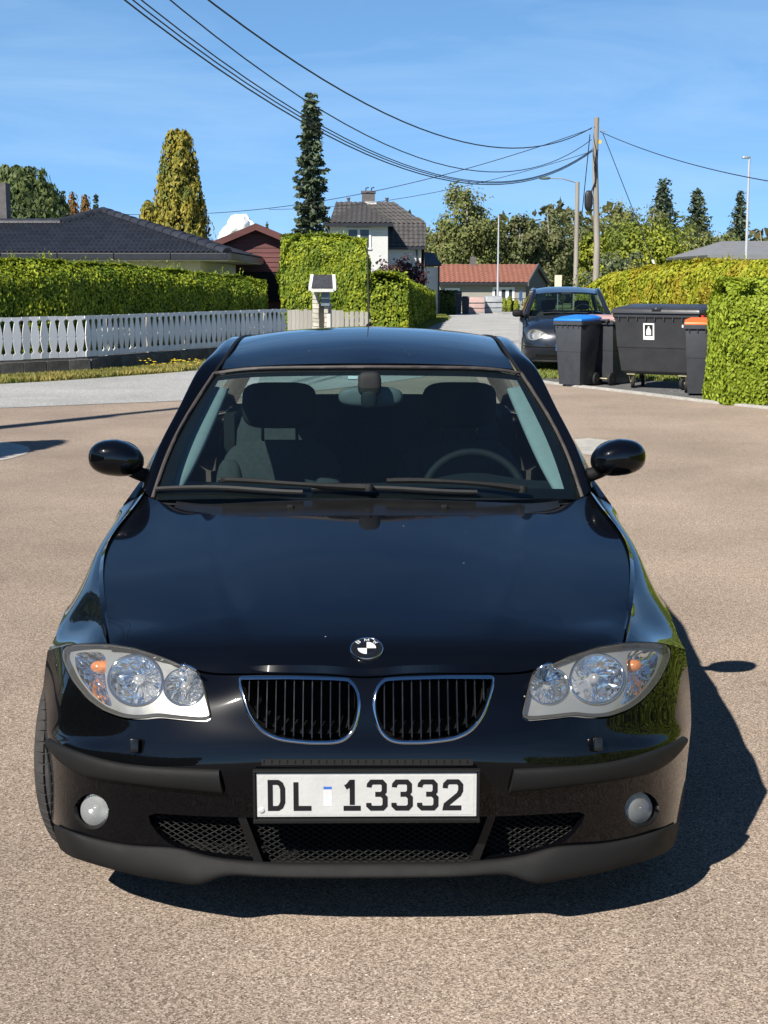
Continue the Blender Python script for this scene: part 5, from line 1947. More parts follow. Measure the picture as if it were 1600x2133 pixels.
M_stone = mat('pale_split_stone', (.50, .47, .40), .9, var=.25, vscale=9, bump=.6, bscale=40, objvar=.18)
M_trimw = mat('off_white_trim', (.62, .61, .58), .6, var=.08, vscale=8)
M_felt = mat('dark_roof_felt', (.035, .037, .045), .85, var=.3, vscale=8, bump=.3, bscale=80)
d = 33.2
lx, rx = at(656, 650, d).x, at(690, 650, d).x
cx = (lx + rx) / 2
lb = empty('letterbox_stand', (cx, d, terrain(d)))
tag(lb, 'small roofed letterbox stand with pale stone piers beside the grey fence', 'letterbox stand')
ztop_ = zat(597, d)
for xo, wd in ((-.17, .155), (.075, .10)):
    z = -.02; q = 0
    while z < ztop_ - .02:
        hgt = rg.uniform(.085, .12)
        hgt = min(hgt, ztop_ - z)
        mb = MB(); mb.box((0, 0, 0), (wd + rg.uniform(-.012, .012), .30 + rg.uniform(-.02, .02), hgt - .008))
        o = mb.build('stone', M_stone, lb, bevel=.008)
        o.location = (xo + rg.uniform(-.006, .006), .1, z + hgt / 2); z += hgt
mb = MB(); mb.box((0, .18, .55), (.38, .04, 1.0)); mb.build('back_board', M_grey_wood, lb)
M_mailbox = mat('grey_blue_mailbox', (.20, .24, .29), .5, .3, var=.1, vscale=10)
mb = MB(); mb.box((.06, .0, 1.16), (.2, .22, .32)); mb.build('letterbox', M_mailbox, lb, bevel=.01)
mb = MB(); mb.box((.13, -.08, .55), (.09, .03, .55)); mb.build('white_panel', M_trimw, lb)
# pitched roof: ridge runs across, gable trim boards at both ends
rz_ = zat(574, d); ez_ = zat(600, d)
W2 = .34
for s_ in (-1, 1):
    mb = MB()
    a = [(-.21, 0.05, rz_), (.21, .05, rz_), (.25, .05 + s_ * .36, ez_), (-.25, .05 + s_ * .36, ez_)]
    mb.hexa(a, [(x, y, z + .022) for x, y, z in a]); mb.build('roof_slope', M_felt, lb)
    for e in (-1, 1):
        mb = MB()
        b4 = [(e * .215, .05, rz_ - .04), (e * .285, .05, rz_ - .04), (e * .315, .05 + s_ * .38, ez_ - .05), (e * .245, .05 + s_ * .38, ez_ - .05)]
        mb.hexa(b4, [(x, y, z + .075) for x, y, z in b4]); mb.build('bargeboard', M_trimw, lb)
mb = MB(); mb.box((0, -.33, ez_ - .045), (.52, .035, .07)); mb.build('eaves_board', M_trimw, lb)
mb = MB(); mb.box((0, .06, ztop_ + .03), (.42, .5, .05)); mb.build('ceiling_board', M_trimw, lb)
# =================================================================== houses
M_tile = mat('black_glazed_roof_tile', (.028, .031, .040), .42, var=.25, vscale=4, objvar=.18, bump=.2, bscale=60)
M_tile_dk = mat('dark_grey_roof_tile', (.075, .070, .068), .7, var=.25, vscale=2.5, bump=.2, bscale=40)
M_tile_red = mat('red_clay_roof_tile', (.33, .13, .085), .8, var=.22, vscale=2.0, col2=(.23, .10, .07), bump=.2, bscale=30)
M_roof_grey = mat('grey_sheet_roof', (.20, .205, .21), .7, var=.12, vscale=2)
M_cream = mat('cream_render', (.60, .57, .47), .85, var=.06, vscale=3)
M_black_metal = mat('black_gutter', (.025, .027, .033), .4, var=.2, vscale=6)
M_brick_ch = mat('grey_chimney_render', (.12, .11, .11), .9, var=.25, vscale=6)
M_redwood = mat('oxblood_boards', (.115, .040, .036), .75, var=.2, vscale=3, objvar=.12, bump=.2, bscale=30, stretch=(.3, 1, 1))
M_pane = mat('window_pane', (.05, .065, .08), .06, var=.3, vscale=2)
M_winframe = mat('white_window_frame', (.75, .75, .73), .5, var=.05, vscale=8)
M_soffit = mat('pale_soffit', (.55, .53, .48), .8, var=.08, vscale=6)

def siding(name, col, pitch, vert=False):
    """painted weatherboards too far off to pick apart: fine lap lines in relief and colour"""
    m, nt, b = nodes_of(name)
    N, L = nt.nodes, nt.links
    tc = N.new('ShaderNodeTexCoord'); sp = N.new('ShaderNodeSeparateXYZ'); L.new(tc.outputs['Object'], sp.inputs[0])
    mu = N.new('ShaderNodeMath'); mu.operation = 'MULTIPLY'; mu.inputs[1].default_value = 1 / pitch
    L.new(sp.outputs['X' if vert else 'Z'], mu.inputs[0])
    fr = N.new('ShaderNodeMath'); fr.operation = 'FRACT'; L.new(mu.outputs[0], fr.inputs[0])
    bp = N.new('ShaderNodeBump'); bp.inputs['Strength'].default_value = .8; bp.inputs['Distance'].default_value = .03
    L.new(fr.outputs[0], bp.inputs['Height']); L.new(bp.outputs['Normal'], b.inputs['Normal'])
    nz = N.new('ShaderNodeTexNoise'); nz.inputs['Scale'].default_value = 1.4; L.new(tc.outputs['Object'], nz.inputs['Vector'])
    mr = N.new('ShaderNodeMapRange'); mr.inputs['To Min'].default_value = .86; mr.inputs['To Max'].default_value = 1.08; L.new(nz.outputs['Fac'], mr.inputs['Value'])
    hs = N.new('ShaderNodeHueSaturation'); hs.inputs['Color'].default_value = (*col, 1); L.new(mr.outputs['Result'], hs.inputs['Value'])
    L.new(hs.outputs['Color'], b.inputs['Base Color']); b.inputs['Roughness'].default_value = .65
    return m
M_sid_white = siding('white_weatherboard', (.74, .74, .72), .16)
M_sid_grey = siding('greige_boards', (.30, .285, .25), .18, True)
M_sid_dark = siding('dark_grey_boards', (.10, .10, .105), .18, True)

def quad_slab(name, pts, th, m, parent, off):
    """roof or wall slab: quad or polygon with thickness downwards along its normal"""
    P3 = [Vector(p) - off for p in pts]
    n = (P3[1] - P3[0]).cross(P3[2] - P3[1]).normalized()
    if n.z < 0: n = -n
    if abs(n.z) < 1e-3 and n.y > 0: n = -n
    k = len(P3)
    lo = [p - n * th for p in P3]
    mb = MB(); mb.add(P3 + lo, [tuple(range(k)), tuple(range(2 * k - 1, k - 1, -1))] + [(i, k + i, k + (i + 1) % k, (i + 1) % k) for i in range(k)])
    return mb.build(name, m, parent)

def wave_roof(name, c00, c10, c11, c01, off, m, parent, pitch=.15, course=.34, amp=.018, lift=.02):
    """tiled slope too far off to pick tiles apart: corrugated courses, real relief, one sheet.
    c00-c10 is the eave, c01-c11 the ridge (may be shorter)"""
    a, b, c, d_ = [Vector(p) - off for p in (c00, c10, c11, c01)]
    Lx = max((b - a).length, (c - d_).length); Ly = ((d_ + c) / 2 - (a + b) / 2).length
    nx = max(8, min(400, int(Lx / pitch * 4))); ny = max(2, int(Ly / course))
    n = (b - a).cross(d_ - a + (c - b)).normalized()
    if n.z < 0: n = -n
    vs = []; fs = []
    # horizontal position measured along the eave so that waves run straight up the slope
    ex = (b - a).normalized()
    for j in range(ny):
        for e in (0, 1):
            t = (j + e) / ny
            p0 = a.lerp(d_, t); p1 = b.lerp(c, t)
            for i in range(nx + 1):
                p = p0.lerp(p1, i / nx)
                s = (p - a).dot(ex)
                w = amp * math.sin(2 * math.pi * s / pitch) + (lift if e == 0 else 0.0)
                vs.append(p + n * (w + .02))
    k = nx + 1
    for r_ in range(2 * ny - 1):
        for i in range(nx):
            fs.append((r_ * k + i, r_ * k + i + 1, (r_ + 1) * k + i + 1, (r_ + 1) * k + i))
    mb = MB(); mb.add(vs, fs)
    o = mb.build(name, m, parent)
    o['kind'] = 'stuff'
    return o

def window(parent, off, x0, x1, z0, z1, y, panes=2, frame=.07, trim=0.0, cross=False):
    """window in a wall that faces -Y: frame proud, panes set back"""
    mb = MB()
    cx, cz = (x0 + x1) / 2, (z0 + z1) / 2
    o3 = Vector(off)
    fw = frame
    mb.box(Vector((cx, y - .03, z1 - fw / 2)) - o3, (x1 - x0, .07, fw)); mb.box(Vector((cx, y - .04, z0 + fw / 2)) - o3, (x1 - x0 + .06, .09, fw))
    for x in [x0 + fw / 2, x1 - fw / 2]:
        mb.box(Vector((x, y - .0305, cz)) - o3, (fw, .071, z1 - z0 - 2 * fw - .004))
    for i in range(1, panes):
        mb.box(Vector((x0 + (x1 - x0) * i / panes, y - .0305, cz)) - o3, (fw * 1.4, .071, z1 - z0 - 2 * fw - .004))
    w = mb.build('window', M_winframe, parent)
    pw = (x1 - x0) / panes
    for i in range(panes):
        mb = MB(); mb.box(Vector((x0 + pw * (i + .5), y - .012, cz)) - o3, (pw - fw * 1.2, .012, z1 - z0 - 2 * fw)); mb.build('pane', M_pane, w)
    return w

# ---- bungalow with black tiled hip roof, behind the left hedge
d0, d1 = 37.0, 41.0
EL = at(-70, 524, d0); ER = at(474, 527, d0); PK = at(215, 439, d1)
ez = (EL.z + ER.z) / 2
EL.z = ER.z = ez
bo = Vector((-9, 39, 0))
bung = empty('bungalow', bo)
tag(bung, 'bungalow with glossy black tiled hip roof behind the long green hedge', 'house')
slope = Vector((0, d1 - d0, PK.z - ez)); sl = slope.length; sdir = slope.normalized()
nrm = Vector((1, 0, 0)).cross(sdir).normalized()
# polygon of the front slope in (x, t) with t = metres up the slope
tl = (at(100, 463, 39.6).z - ez) / (PK.z - ez) * sl
xl1 = at(125, 463, 39.8).x
fpoly = [(EL.x - 3, 0), (ER.x, 0), (PK.x, sl), (xl1, tl), (EL.x - 3, tl)]
def fp(x, t, h=0.0): return Vector((x, d0, ez)) + sdir * t + nrm * h
def tile_mesh():
    W_, L_ = .262, .36
    vs = []; fs = []
    nx = 10
    for (t, lift) in ((0.0, .030), (L_, .002)):
        for i in range(nx + 1):
            x = -W_ / 2 + W_ * i / nx
            w = .023 * math.sin(2 * math.pi * (x / (W_ / 2)) )
            p = Vector((x, 0, 0)) + sdir * t + nrm * (w + lift)
            vs.append(p)
    for i in range(nx + 1):      # butt end
        x = -W_ / 2 + W_ * i / nx
        w = .023 * math.sin(2 * math.pi * (x / (W_ / 2)))
        vs.append(Vector((x, 0, 0)) + nrm * (w + .004))
    k = nx + 1
    for i in range(nx):
        fs.append((i, i + 1, k + i + 1, k + i)); fs.append((2 * k + i, 2 * k + i + 1, i + 1, i))
    me = bpy.data.meshes.new('tile'); me.from_pydata([tuple(v) for v in vs], [], fs)
    me.polygons.foreach_set('use_smooth', [True] * len(fs)); me.set_sharp_from_angle(angle=R(50))
    me.materials.append(M_tile)
    return me
tme = tile_mesh()
cnt = 0
t = 0.02; row = 0
tiles = []
while t < sl - .12:
    x = ER.x - .13
    while x > EL.x - .6:
        if in_poly((x, t + .18), fpoly): tiles.append((x, t))
        x -= .262
    t += .335; row += 1
tiles.sort(key=lambda q: -q[0])
mbr = MB()
for i, (x, t) in enumerate(tiles):
    if i < 298:
        o = bpy.data.objects.new('tile', tme); COL.objects.link(o); o.parent = bung
        o.location = fp(x, t) - bo + nrm * rf_.uniform(-.002, .003)
    else:
        base = fp(x, t) - bo
        mbr.add([Vector(v.co) + base for v in tme.vertices], [tuple(p.vertices) for p in tme.polygons])
if mbr.v:
    o = mbr.build('tile', M_tile, bung, smooth=50); o['kind'] = 'stuff'
# underlay, other slopes
quad_slab('roof_deck', [fp(x, t, -.02) for x, t in fpoly], .05, M_felt, bung, bo)
PK2 = Vector((PK.x, d1 + 6, PK.z)); BR = Vector((ER.x, d1 + 10, ez)); 
wave_roof('hip_slope', (ER.x, d0, ez), tuple(BR), tuple(PK2), tuple(PK), bo, M_tile, bung)
quad_slab('back_slope', [(EL.x - 3, d1 + 10, ez), tuple(BR), tuple(PK2), (EL.x - 3, d1 + 6, PK.z - .5)], .05, M_felt, bung, bo)
quad_slab('left_slope', [tuple(fp(xl1, tl)), tuple(PK), tuple(PK2), (xl1 - 1.5, d1 + 6, PK.z - .6)], .05, M_felt, bung, bo)
# ridge and hip caps
def caps(a, b, n, r_=.15):
    for i in range(n):
        p, q = Vector(a).lerp(Vector(b), i / n), Vector(a).lerp(Vector(b), (i + 1.12) / n)
        t_ = (q - p).normalized(); sd = t_.cross(Vector((0, 0, 1))).normalized(); up = sd.cross(t_)
        vs = []; fs = []
        for e, (pt, rr) in enumerate(((p, r_ * 1.08), (q, r_ * .92))):
            for j in range(7):
                an = math.pi * j / 6
                vs.append(pt + sd * math.cos(an) * rr + up * (math.sin(an) * rr * .85 - .045) - bo)
        for j in range(6): fs.append((j, j + 1, 7 + j + 1, 7 + j))
        fs.append((0, 1, 2, 3, 4, 5, 6))
        mb = MB(); mb.add(vs, fs); mb.build('ridge_cap', M_tile, bung, smooth=50)
caps(fp(ER.x, 0, .03), fp(PK.x, sl, .03), 15)
caps(fp(xl1, tl, .03), fp(PK.x, sl, .03), 4)
caps(fp(EL.x - .5, tl, .03), fp(xl1, tl, .03), 7)
# gutter in lengths, soffit, walls
x = EL.x - 2
while x < ER.x:
    x2 = min(x + 1.45, ER.x + .02)
    mb = MB(); mb.box(Vector(((x + x2) / 2, d0 - .06, ez - .10)) - bo, (x2 - x - .012, .10, .17)); mb.build('gutter', M_black_metal, bung, bevel=.02)
    x = x2
mb = MB(); mb.box(Vector((ER.x + .05, d0 + 4.9, ez - .10)) - bo, (.10, 10, .17)); mb.build('gutter', M_black_metal, bung)
mb = MB(); mb.box(Vector(((EL.x + ER.x) / 2 - 1, d0 + .35, ez - .20)) - bo, (ER.x - EL.x + 2, .8, .03)); mb.build('soffit', M_soffit, bung)
mb = MB(); mb.box(Vector((ER.x - .35, d0 + 5, ez - .197)) - bo, (.8, 9.3, .03)); mb.build('soffit', M_soffit, bung)
mb = MB(); mb.box(Vector(((EL.x + ER.x) / 2 - 1.4, d0 + 5.3, (ez - .22) / 2)) - bo, (ER.x - EL.x + 1.2, 9.0, ez - .22)); mb.build('wall', M_cream, bung)
cp = at(-3, 430, 40)
mb = MB(); mb.box(Vector((cp.x - .1, 40.4, cp.z - .1)) - bo, (.55, .5, 1.5)); mb.build('chimney', M_brick_ch, bung)
window(bung, bo, at(60, 560, d0 + .8).x, at(160, 560, d0 + .8).x, .95, ez - .4, d0 + .8, 2)

# ---- oxblood gabled outbuilding
d = 47.5
pk = at(535, 467, d); le = at(425, 513, d); re_ = Vector((pk.x + (pk.x - le.x), d, le.z))
oo = Vector((pk.x, d, terrain(d)))
red = empty('outbuilding', oo)
tag(red, 'dark red wooden gabled building between the black-roofed bungalow and the tall hedge', 'outbuilding')
for s_, e in ((-1, le), (1, re_)):
    a = [pk, e + Vector((0, 0, 0)), e + Vector((0, 7, 0)), pk + Vector((0, 7, 0))]
    quad_slab('roof_slope', [p + Vector((0, -.35, .02)) for p in a], .10, M_redwood, red, oo)
    mb = MB(); b0 = pk + Vector((0, -.40, -.10)); b1 = e + Vector((0, -.40, -.10))
    lo = [b0 - oo, b1 - oo, b1 + Vector((0, .045, 0)) - oo, b0 + Vector((0, .045, 0)) - oo]
    mb.hexa([p + Vector((0, 0, -.10)) for p in lo], [p + Vector((0, 0, .10)) for p in lo]); mb.build('bargeboard', M_redwood, red)
zb = zat(566, d); z = zb
xw = (pk.x - le.x) - .35
while z < pk.z - .12:
    h = .155
    hw = lambda zz: xw if zz < le.z - .1 else max(.02, (pk.z - .16 - zz) / (pk.z - .16 - (le.z - .1)) * xw)
    w0, w1 = hw(z), hw(z + h - .01)
    mb = MB()
    b4 = [(-w0, -.028, z), (w0, -.028, z), (w0, 0, z), (-w0, 0, z)]; t4 = [(-w1, -.008, z + h - .008), (w1, -.008, z + h - .008), (w1, 0, z + h - .008), (-w1, 0, z + h - .008)]
    f3 = lambda q: Vector((q[0] + pk.x, q[1] + d, q[2])) - oo
    mb.hexa([f3(q) for q in b4], [f3(q) for q in t4]); mb.build('board', M_redwood, red)
    z += h
mb = MB(); mb.box(Vector((pk.x, d + 3.6, (le.z - .1) / 2 - .1)) - oo, (2 * xw, 7.0, le.z - .1 + .4)); mb.build('wall', M_redwood, red)
mb = MB(); mb.box(Vector((pk.x, d - .02, zb - .5)) - oo, (2 * xw - .3, .03, .95)); mb.build('dark_opening', M_dark, red)
mb = MB(); mb.prism([(-xw, le.z - .4), (xw, le.z - .4), (xw, le.z - .12), (0, pk.z - .14), (-xw, le.z - .12)], Vector((pk.x, d + .002, 0)) - oo, (1, 0, 0), (0, 0, 1), (0, .06, 0)); mb.build('gable_backing', M_redwood, red)

# ---- white villa
D = 88.0
wo = Vector((at(790, 600, D).x, D, terrain(D)))
villa = empty('villa', wo)
tag(villa, 'white wooden villa with dark hipped tile roof and grey chimney', 'house')
def Q(u, v, dd): return at(u, v, dd)
rl, rr = Q(700, 421, D + 4), Q(819, 420, D + 4); rr.z = rl.z
ell, elr = Q(672, 514, D), Q(886, 514, D); elr.z = ell.z
kn = Q(888, 466, D + 1.9)
# main front slope and hipped ends
ml = Q(686, 466, D + 1.9); ml.z = kn.z
wave_roof('roof_tiles', ml, kn, rr, rl, wo, M_tile_dk, villa, pitch=.3, course=.4, amp=.03, lift=.035)
wave_roof('roof_tiles', ell, elr, kn, ml, wo, M_tile_dk, villa, pitch=.3, course=.4, amp=.03, lift=.035)
quad_slab('roof_deck', [ell, elr, kn, rr, rl, ml], .12, M_felt, villa, wo)
quad_slab('half_hip', [kn, kn + Vector((0, 4.2, 0)), rr + Vector((0, .4, 0)), rr], .12, M_tile_dk, villa, wo)
br, bl = elr + Vector((0, 8, 0)), ell + Vector((0, 8, 0))
kb = kn + Vector((0, 4.2, 0))
mb = MB(); mb.add([p - wo for p in (Vector((kn.x - .15, D + .4, terrain(D))), Vector((kn.x - .15, D + 7.6, terrain(D))), Vector((kn.x - .15, D + 7.6, ell.z)), Vector((kn.x - .15, kb.y, kn.z)), Vector((kn.x - .15, kn.y, kn.z)), Vector((kn.x - .15, D + .4, ell.z)))], [(0, 1, 2, 3, 4, 5)]); mb.build('gable_wall', M_sid_white, villa)
quad_slab('roof_deck', [bl, br, kb, rr, rl], .12, M_felt, villa, wo)
quad_slab('roof_deck', [ell, bl, rl + Vector((0, .4, 0)), rl], .12, M_felt, villa, wo)
# front wing with its own hip roof
Dw = D - 2.2
wp = Q(756, 421, D + 2.6); wl_, wr_ = Q(673, 467, Dw - .5), Q(819, 465, Dw - .5); wl_.z = wr_.z
wp.z = rl.z - .05
wave_roof('wing_tiles', wl_, wr_, wp + Vector((.02, 0, 0)), wp - Vector((.02, 0, 0)), wo, M_tile_dk, villa, pitch=.3, course=.4, amp=.03, lift=.035)
quad_slab('roof_deck', [wl_, wr_, wp], .12, M_felt, villa, wo)
for e in (wl_, wr_):
    bk = Vector((e.x, D + 3.2, e.z))
    quad_slab('wing_side', [e, bk, wp + Vector((0, .6, 0)), wp], .10, M_tile_dk, villa, wo)
mb = MB(); mb.box(((wl_ + wr_) / 2 + Vector((0, .02, -.10))) - wo, (wr_.x - wl_.x, .08, .16)); mb.build('gutter', M_black_metal, villa)
mb = MB(); mb.box(((ell + elr) / 2 + Vector((0, -.02, -.08))) - wo, (elr.x - ell.x, .08, .16)); mb.build('gutter', M_black_metal, villa)
x0, x1 = Q(687, 500, Dw).x, Q(808, 500, Dw).x
zt = wl_.z - .15; zg = terrain(D) - .2
mb = MB(); mb.box(Vector(((x0 + x1) / 2, Dw + 2.5, (zt + zg) / 2)) - wo, (x1 - x0, 5.0, zt - zg)); mb.build('wall', M_sid_white, villa)
x2, x3 = Q(690, 500, D + .4).x, Q(877, 540, D + .4).x
zt2 = ell.z - .1
mb = MB(); mb.box(Vector(((x2 + x3) / 2, D + 4.2, (zt2 + zg) / 2)) - wo, (x3 - x2, 7.6, zt2 - zg)); mb.build('wall', M_sid_white, villa)
window(villa, wo, Q(722, 490, Dw).x, Q(773, 490, Dw).x, Q(760, 520, Dw).z, Q(760, 474, Dw).z, Dw, 2, .12)
window(villa, wo, Q(700, 560, Dw).x, Q(740, 560, Dw).x, Q(760, 590, Dw).z, Q(760, 555, Dw).z, Dw, 2, .1)
window(villa, wo, Q(826, 560, D + .4).x, Q(850, 560, D + .4).x, Q(760, 585, D).z, Q(760, 548, D).z, D + .4, 2, .09)
for u in (868.5,):
    mb = MB(); p = Q(u, 540, D + .3); mb.tube([Vector((p.x, D + .3, zt2)) - wo, Vector((p.x, D + .3, zg)) - wo], .05, 6); mb.build('downpipe', M_black_metal, villa)
ca, cb = Q(754, 400, D + 4), Q(781, 424, D + 4)
mb = MB(); mb.box(Vector(((ca.x + cb.x) / 2, D + 4.2, (ca.z + cb.z) / 2 - .3)) - wo, (cb.x - ca.x, .8, ca.z - cb.z + .6))
ch = mb.build('chimney', M_brick_ch, villa)
mb = MB(); mb.box(Vector(((ca.x + cb.x) / 2, D + 4.2, ca.z)) - wo, (cb.x - ca.x + .12, .92, .14)); mb.build('chimney_cap', M_brick_ch, ch)
mb = MB(); mb.box(Vector((ca.x + .55, D + 3.75, cb.z + .02)) - wo, (.75, .1, .16)); mb.build('flashing', M_trimw, ch)
for dx in (.25, .6):
    mb = MB(); mb.tube([Vector((ca.x + dx, D + 4.2, ca.z + .05)) - wo, Vector((ca.x + dx, D + 4.2, ca.z + .25)) - wo, Vector((ca.x + dx + .18, D + 4.2, ca.z + .30)) - wo], .04, 5); mb.build('flue', M_black_metal, ch)
for u in (726, 806):
    p = Q(u, 421, D + 4); mb = MB(); mb.tube([Vector((p.x, D + 4, p.z - .2)) - wo, Vector((p.x, D + 4, p.z + .2)) - wo], .10, 6); mb.tube([Vector((p.x, D + 4, p.z + .2)) - wo, Vector((p.x, D + 4, p.z + .27)) - wo], .15, 6); mb.build('roof_vent', M_brick_ch, villa)
# lean-to at its right end
l0, l1 = Q(881, 553, D + 2), Q(920, 551, D + 2)
quad_slab('porch_roof', [l0, l1, Q(905, 527, D + 4.5), Q(880, 524, D + 4.5)], .1, M_black_metal, villa, wo)
mb = MB(); mb.box(Vector(((l0.x + l1.x) / 2 - .05, D + 4, (l0.z + zg) / 2 - .05)) - wo, (l1.x - l0.x - .2, 3.6, l0.z - zg - .1)); mb.build('porch_wall', M_sid_white, villa)
mb = MB(); p = Q(914, 580, D + 2); mb.tube([Vector((p.x, D + 2, l0.z)) - wo, Vector((p.x, D + 2, zg)) - wo], .06, 6); mb.build('downpipe', M_black_metal, villa)

# ---- low house with red tiles
D = 122.0
ro = Vector((at(1010, 620, D).x, D, terrain(D)))
rh = empty('low_house', ro)
tag(rh, 'long low grey house with red tiled roof at the end of the road', 'house')
e0, e1 = at(912, 590, D), at(1099, 587, D); e0.z = e1.z = (e0.z + e1.z) / 2
g0, g1 = at(930, 552, D + 4.2), at(1120, 549.5, D + 4.2); g0.z = g1.z = (g0.z + g1.z) / 2
g0.x = e0.x
g1s = Vector((e1.x + .7, D + 4.2, g1.z))
wave_roof('roof_tiles', e0, e1, g1, g0, ro, M_tile_red, rh, pitch=.42, course=.5, amp=.03, lift=.04)
quad_slab('roof_deck', [e0, e1, g1, g0], .15, M_felt, rh, ro)
eb = Vector((at(1143, 600, D + 8).x, D + 8.2, e1.z))
quad_slab('roof_back', [g0, g1, eb, Vector((e0.x, D + 8.2, e1.z))], .15, M_felt, rh, ro)
zg = terrain(D) - .3
xw0, xw1 = at(905, 620, D + .5).x, at(1095, 620, D + .5).x
zt = e0.z - .05
mb = MB(); mb.box(Vector(((xw0 + xw1) / 2, D + 2.4, (zt + zg) / 2)) - ro, (xw1 - xw0, 3.8, zt - zg)); mb.build('wall', M_sid_grey, rh)
# dark gable end
gw = [Vector((xw1 + .02, D + .5, zg)), Vector((eb.x - .25, D + 7.8, zg)), Vector((eb.x - .25, D + 7.8, zt)), Vector((g1.x - .15, D + 4.2, g1.z - .2)), Vector((xw1 + .02, D + .5, zt))]
mb = MB(); mb.add([p - ro for p in gw], [(0, 1, 2, 3, 4)]); mb.build('gable_wall', M_sid_dark, rh)
for a, b in ((e1, g1), (g1, eb)):
    mb = MB(); lo = [a - ro, b - ro, b + Vector((.12, 0, 0)) - ro, a + Vector((.12, 0, 0)) - ro]
    mb.hexa([p + Vector((0, -.05, -.3)) for p in lo], [p + Vector((0, -.05, .08)) for p in lo]); mb.build('bargeboard', M_sid_dark, rh)
mb = MB(); mb.box((e0 + e1) / 2 + Vector((0, -.03, -.1)) - ro, (e1.x - e0.x, .1, .2)); mb.build('gutter', M_black_metal, rh)
y = D + .5
window(rh, ro, at(927, 600, y).x, at(958, 600, y).x, at(900, 619, y).z, at(900, 600, y).z, y, 2, .16)
window(rh, ro, at(1026, 600, y).x, at(1072, 600, y).x, at(900, 626, y).z, at(900, 598, y).z, y, 3, .2)
a, b = at(980, 536, D + 4), at(992, 553, D + 4)
mb = MB(); mb.box(Vector(((a.x + b.x) / 2, D + 4.2, (a.z + b.z) / 2 - .2)) - ro, (b.x - a.x, .6, a.z - b.z + .5)); mb.build('chimney', M_brick_ch, rh)

# ---- grey roofed house at the right edge
D = 62.0
go = Vector((at(1580, 560, D).x, D, terrain(D)))
gh = empty('grey_house', go)
tag(gh, 'house with plain grey hipped roof above the golden hedge at the right edge', 'house')
a, b = at(1474, 531, D), at(1760, 531, D); c_, e = at(1720, 502, D + 4), at(1511, 502, D + 4)
quad_slab('roof', [a, b, c_, e], .12, M_roof_grey, gh, go)
quad_slab('roof', [a, a + Vector((0, 9, 0)), e + Vector((0, 1, 0)), e], .12, M_roof_grey, gh, go)
quad_slab('roof', [a + Vector((0, 9, 0)), b + Vector((0, 9, 0)), c_ + Vector((0, 1, 0)), e + Vector((0, 1, 0))], .12, M_roof_grey, gh, go)
mb = MB(); mb.box((a + b) / 2 + Vector((0, -.02, -.1)) - go, (b.x - a.x, .08, .18)); mb.build('gutter', M_roof_grey, gh)
zt = a.z - .12
mb = MB(); mb.box(Vector(((a.x + b.x) / 2, D + 4.5, (zt - .5) / 2)) - go, (b.x - a.x - 1.0, 8, zt + .5)); mb.build('wall', M_sid_grey, gh)
window(gh, go, a.x + 1.5, a.x + 3.2, .3, 1.4, D + .5, 2, .1)
# =================================================================== bins
M_bin = mat('dark_grey_bin_plastic', (.050, .054, .062), .5, var=.25, vscale=5, rvar=.12, bump=.1, bscale=120)
M_bin2 = mat('black_container_plastic', (.040, .041, .044), .42, var=.25, vscale=4, rvar=.12, bump=.1, bscale=120)
M_lidblue = mat('blue_lid', (.02, .20, .68), .45, var=.12, vscale=8)
M_lidorange = mat('orange_lid', (.85, .16, .02), .45, var=.1, vscale=8)
M_lidred = mat('faded_pink_lid', (.42, .26, .25), .55, var=.15, vscale=8)
M_zinc = mat('yellow_zinc_fork', (.62, .56, .36), .45, .6, var=.2, vscale=20)
M_sign_w = mat('white_sticker', (.78, .78, .76), .5, var=.06, vscale=20)
M_sign_b = mat('black_print', (.012, .012, .012), .5, var=.2, vscale=20)

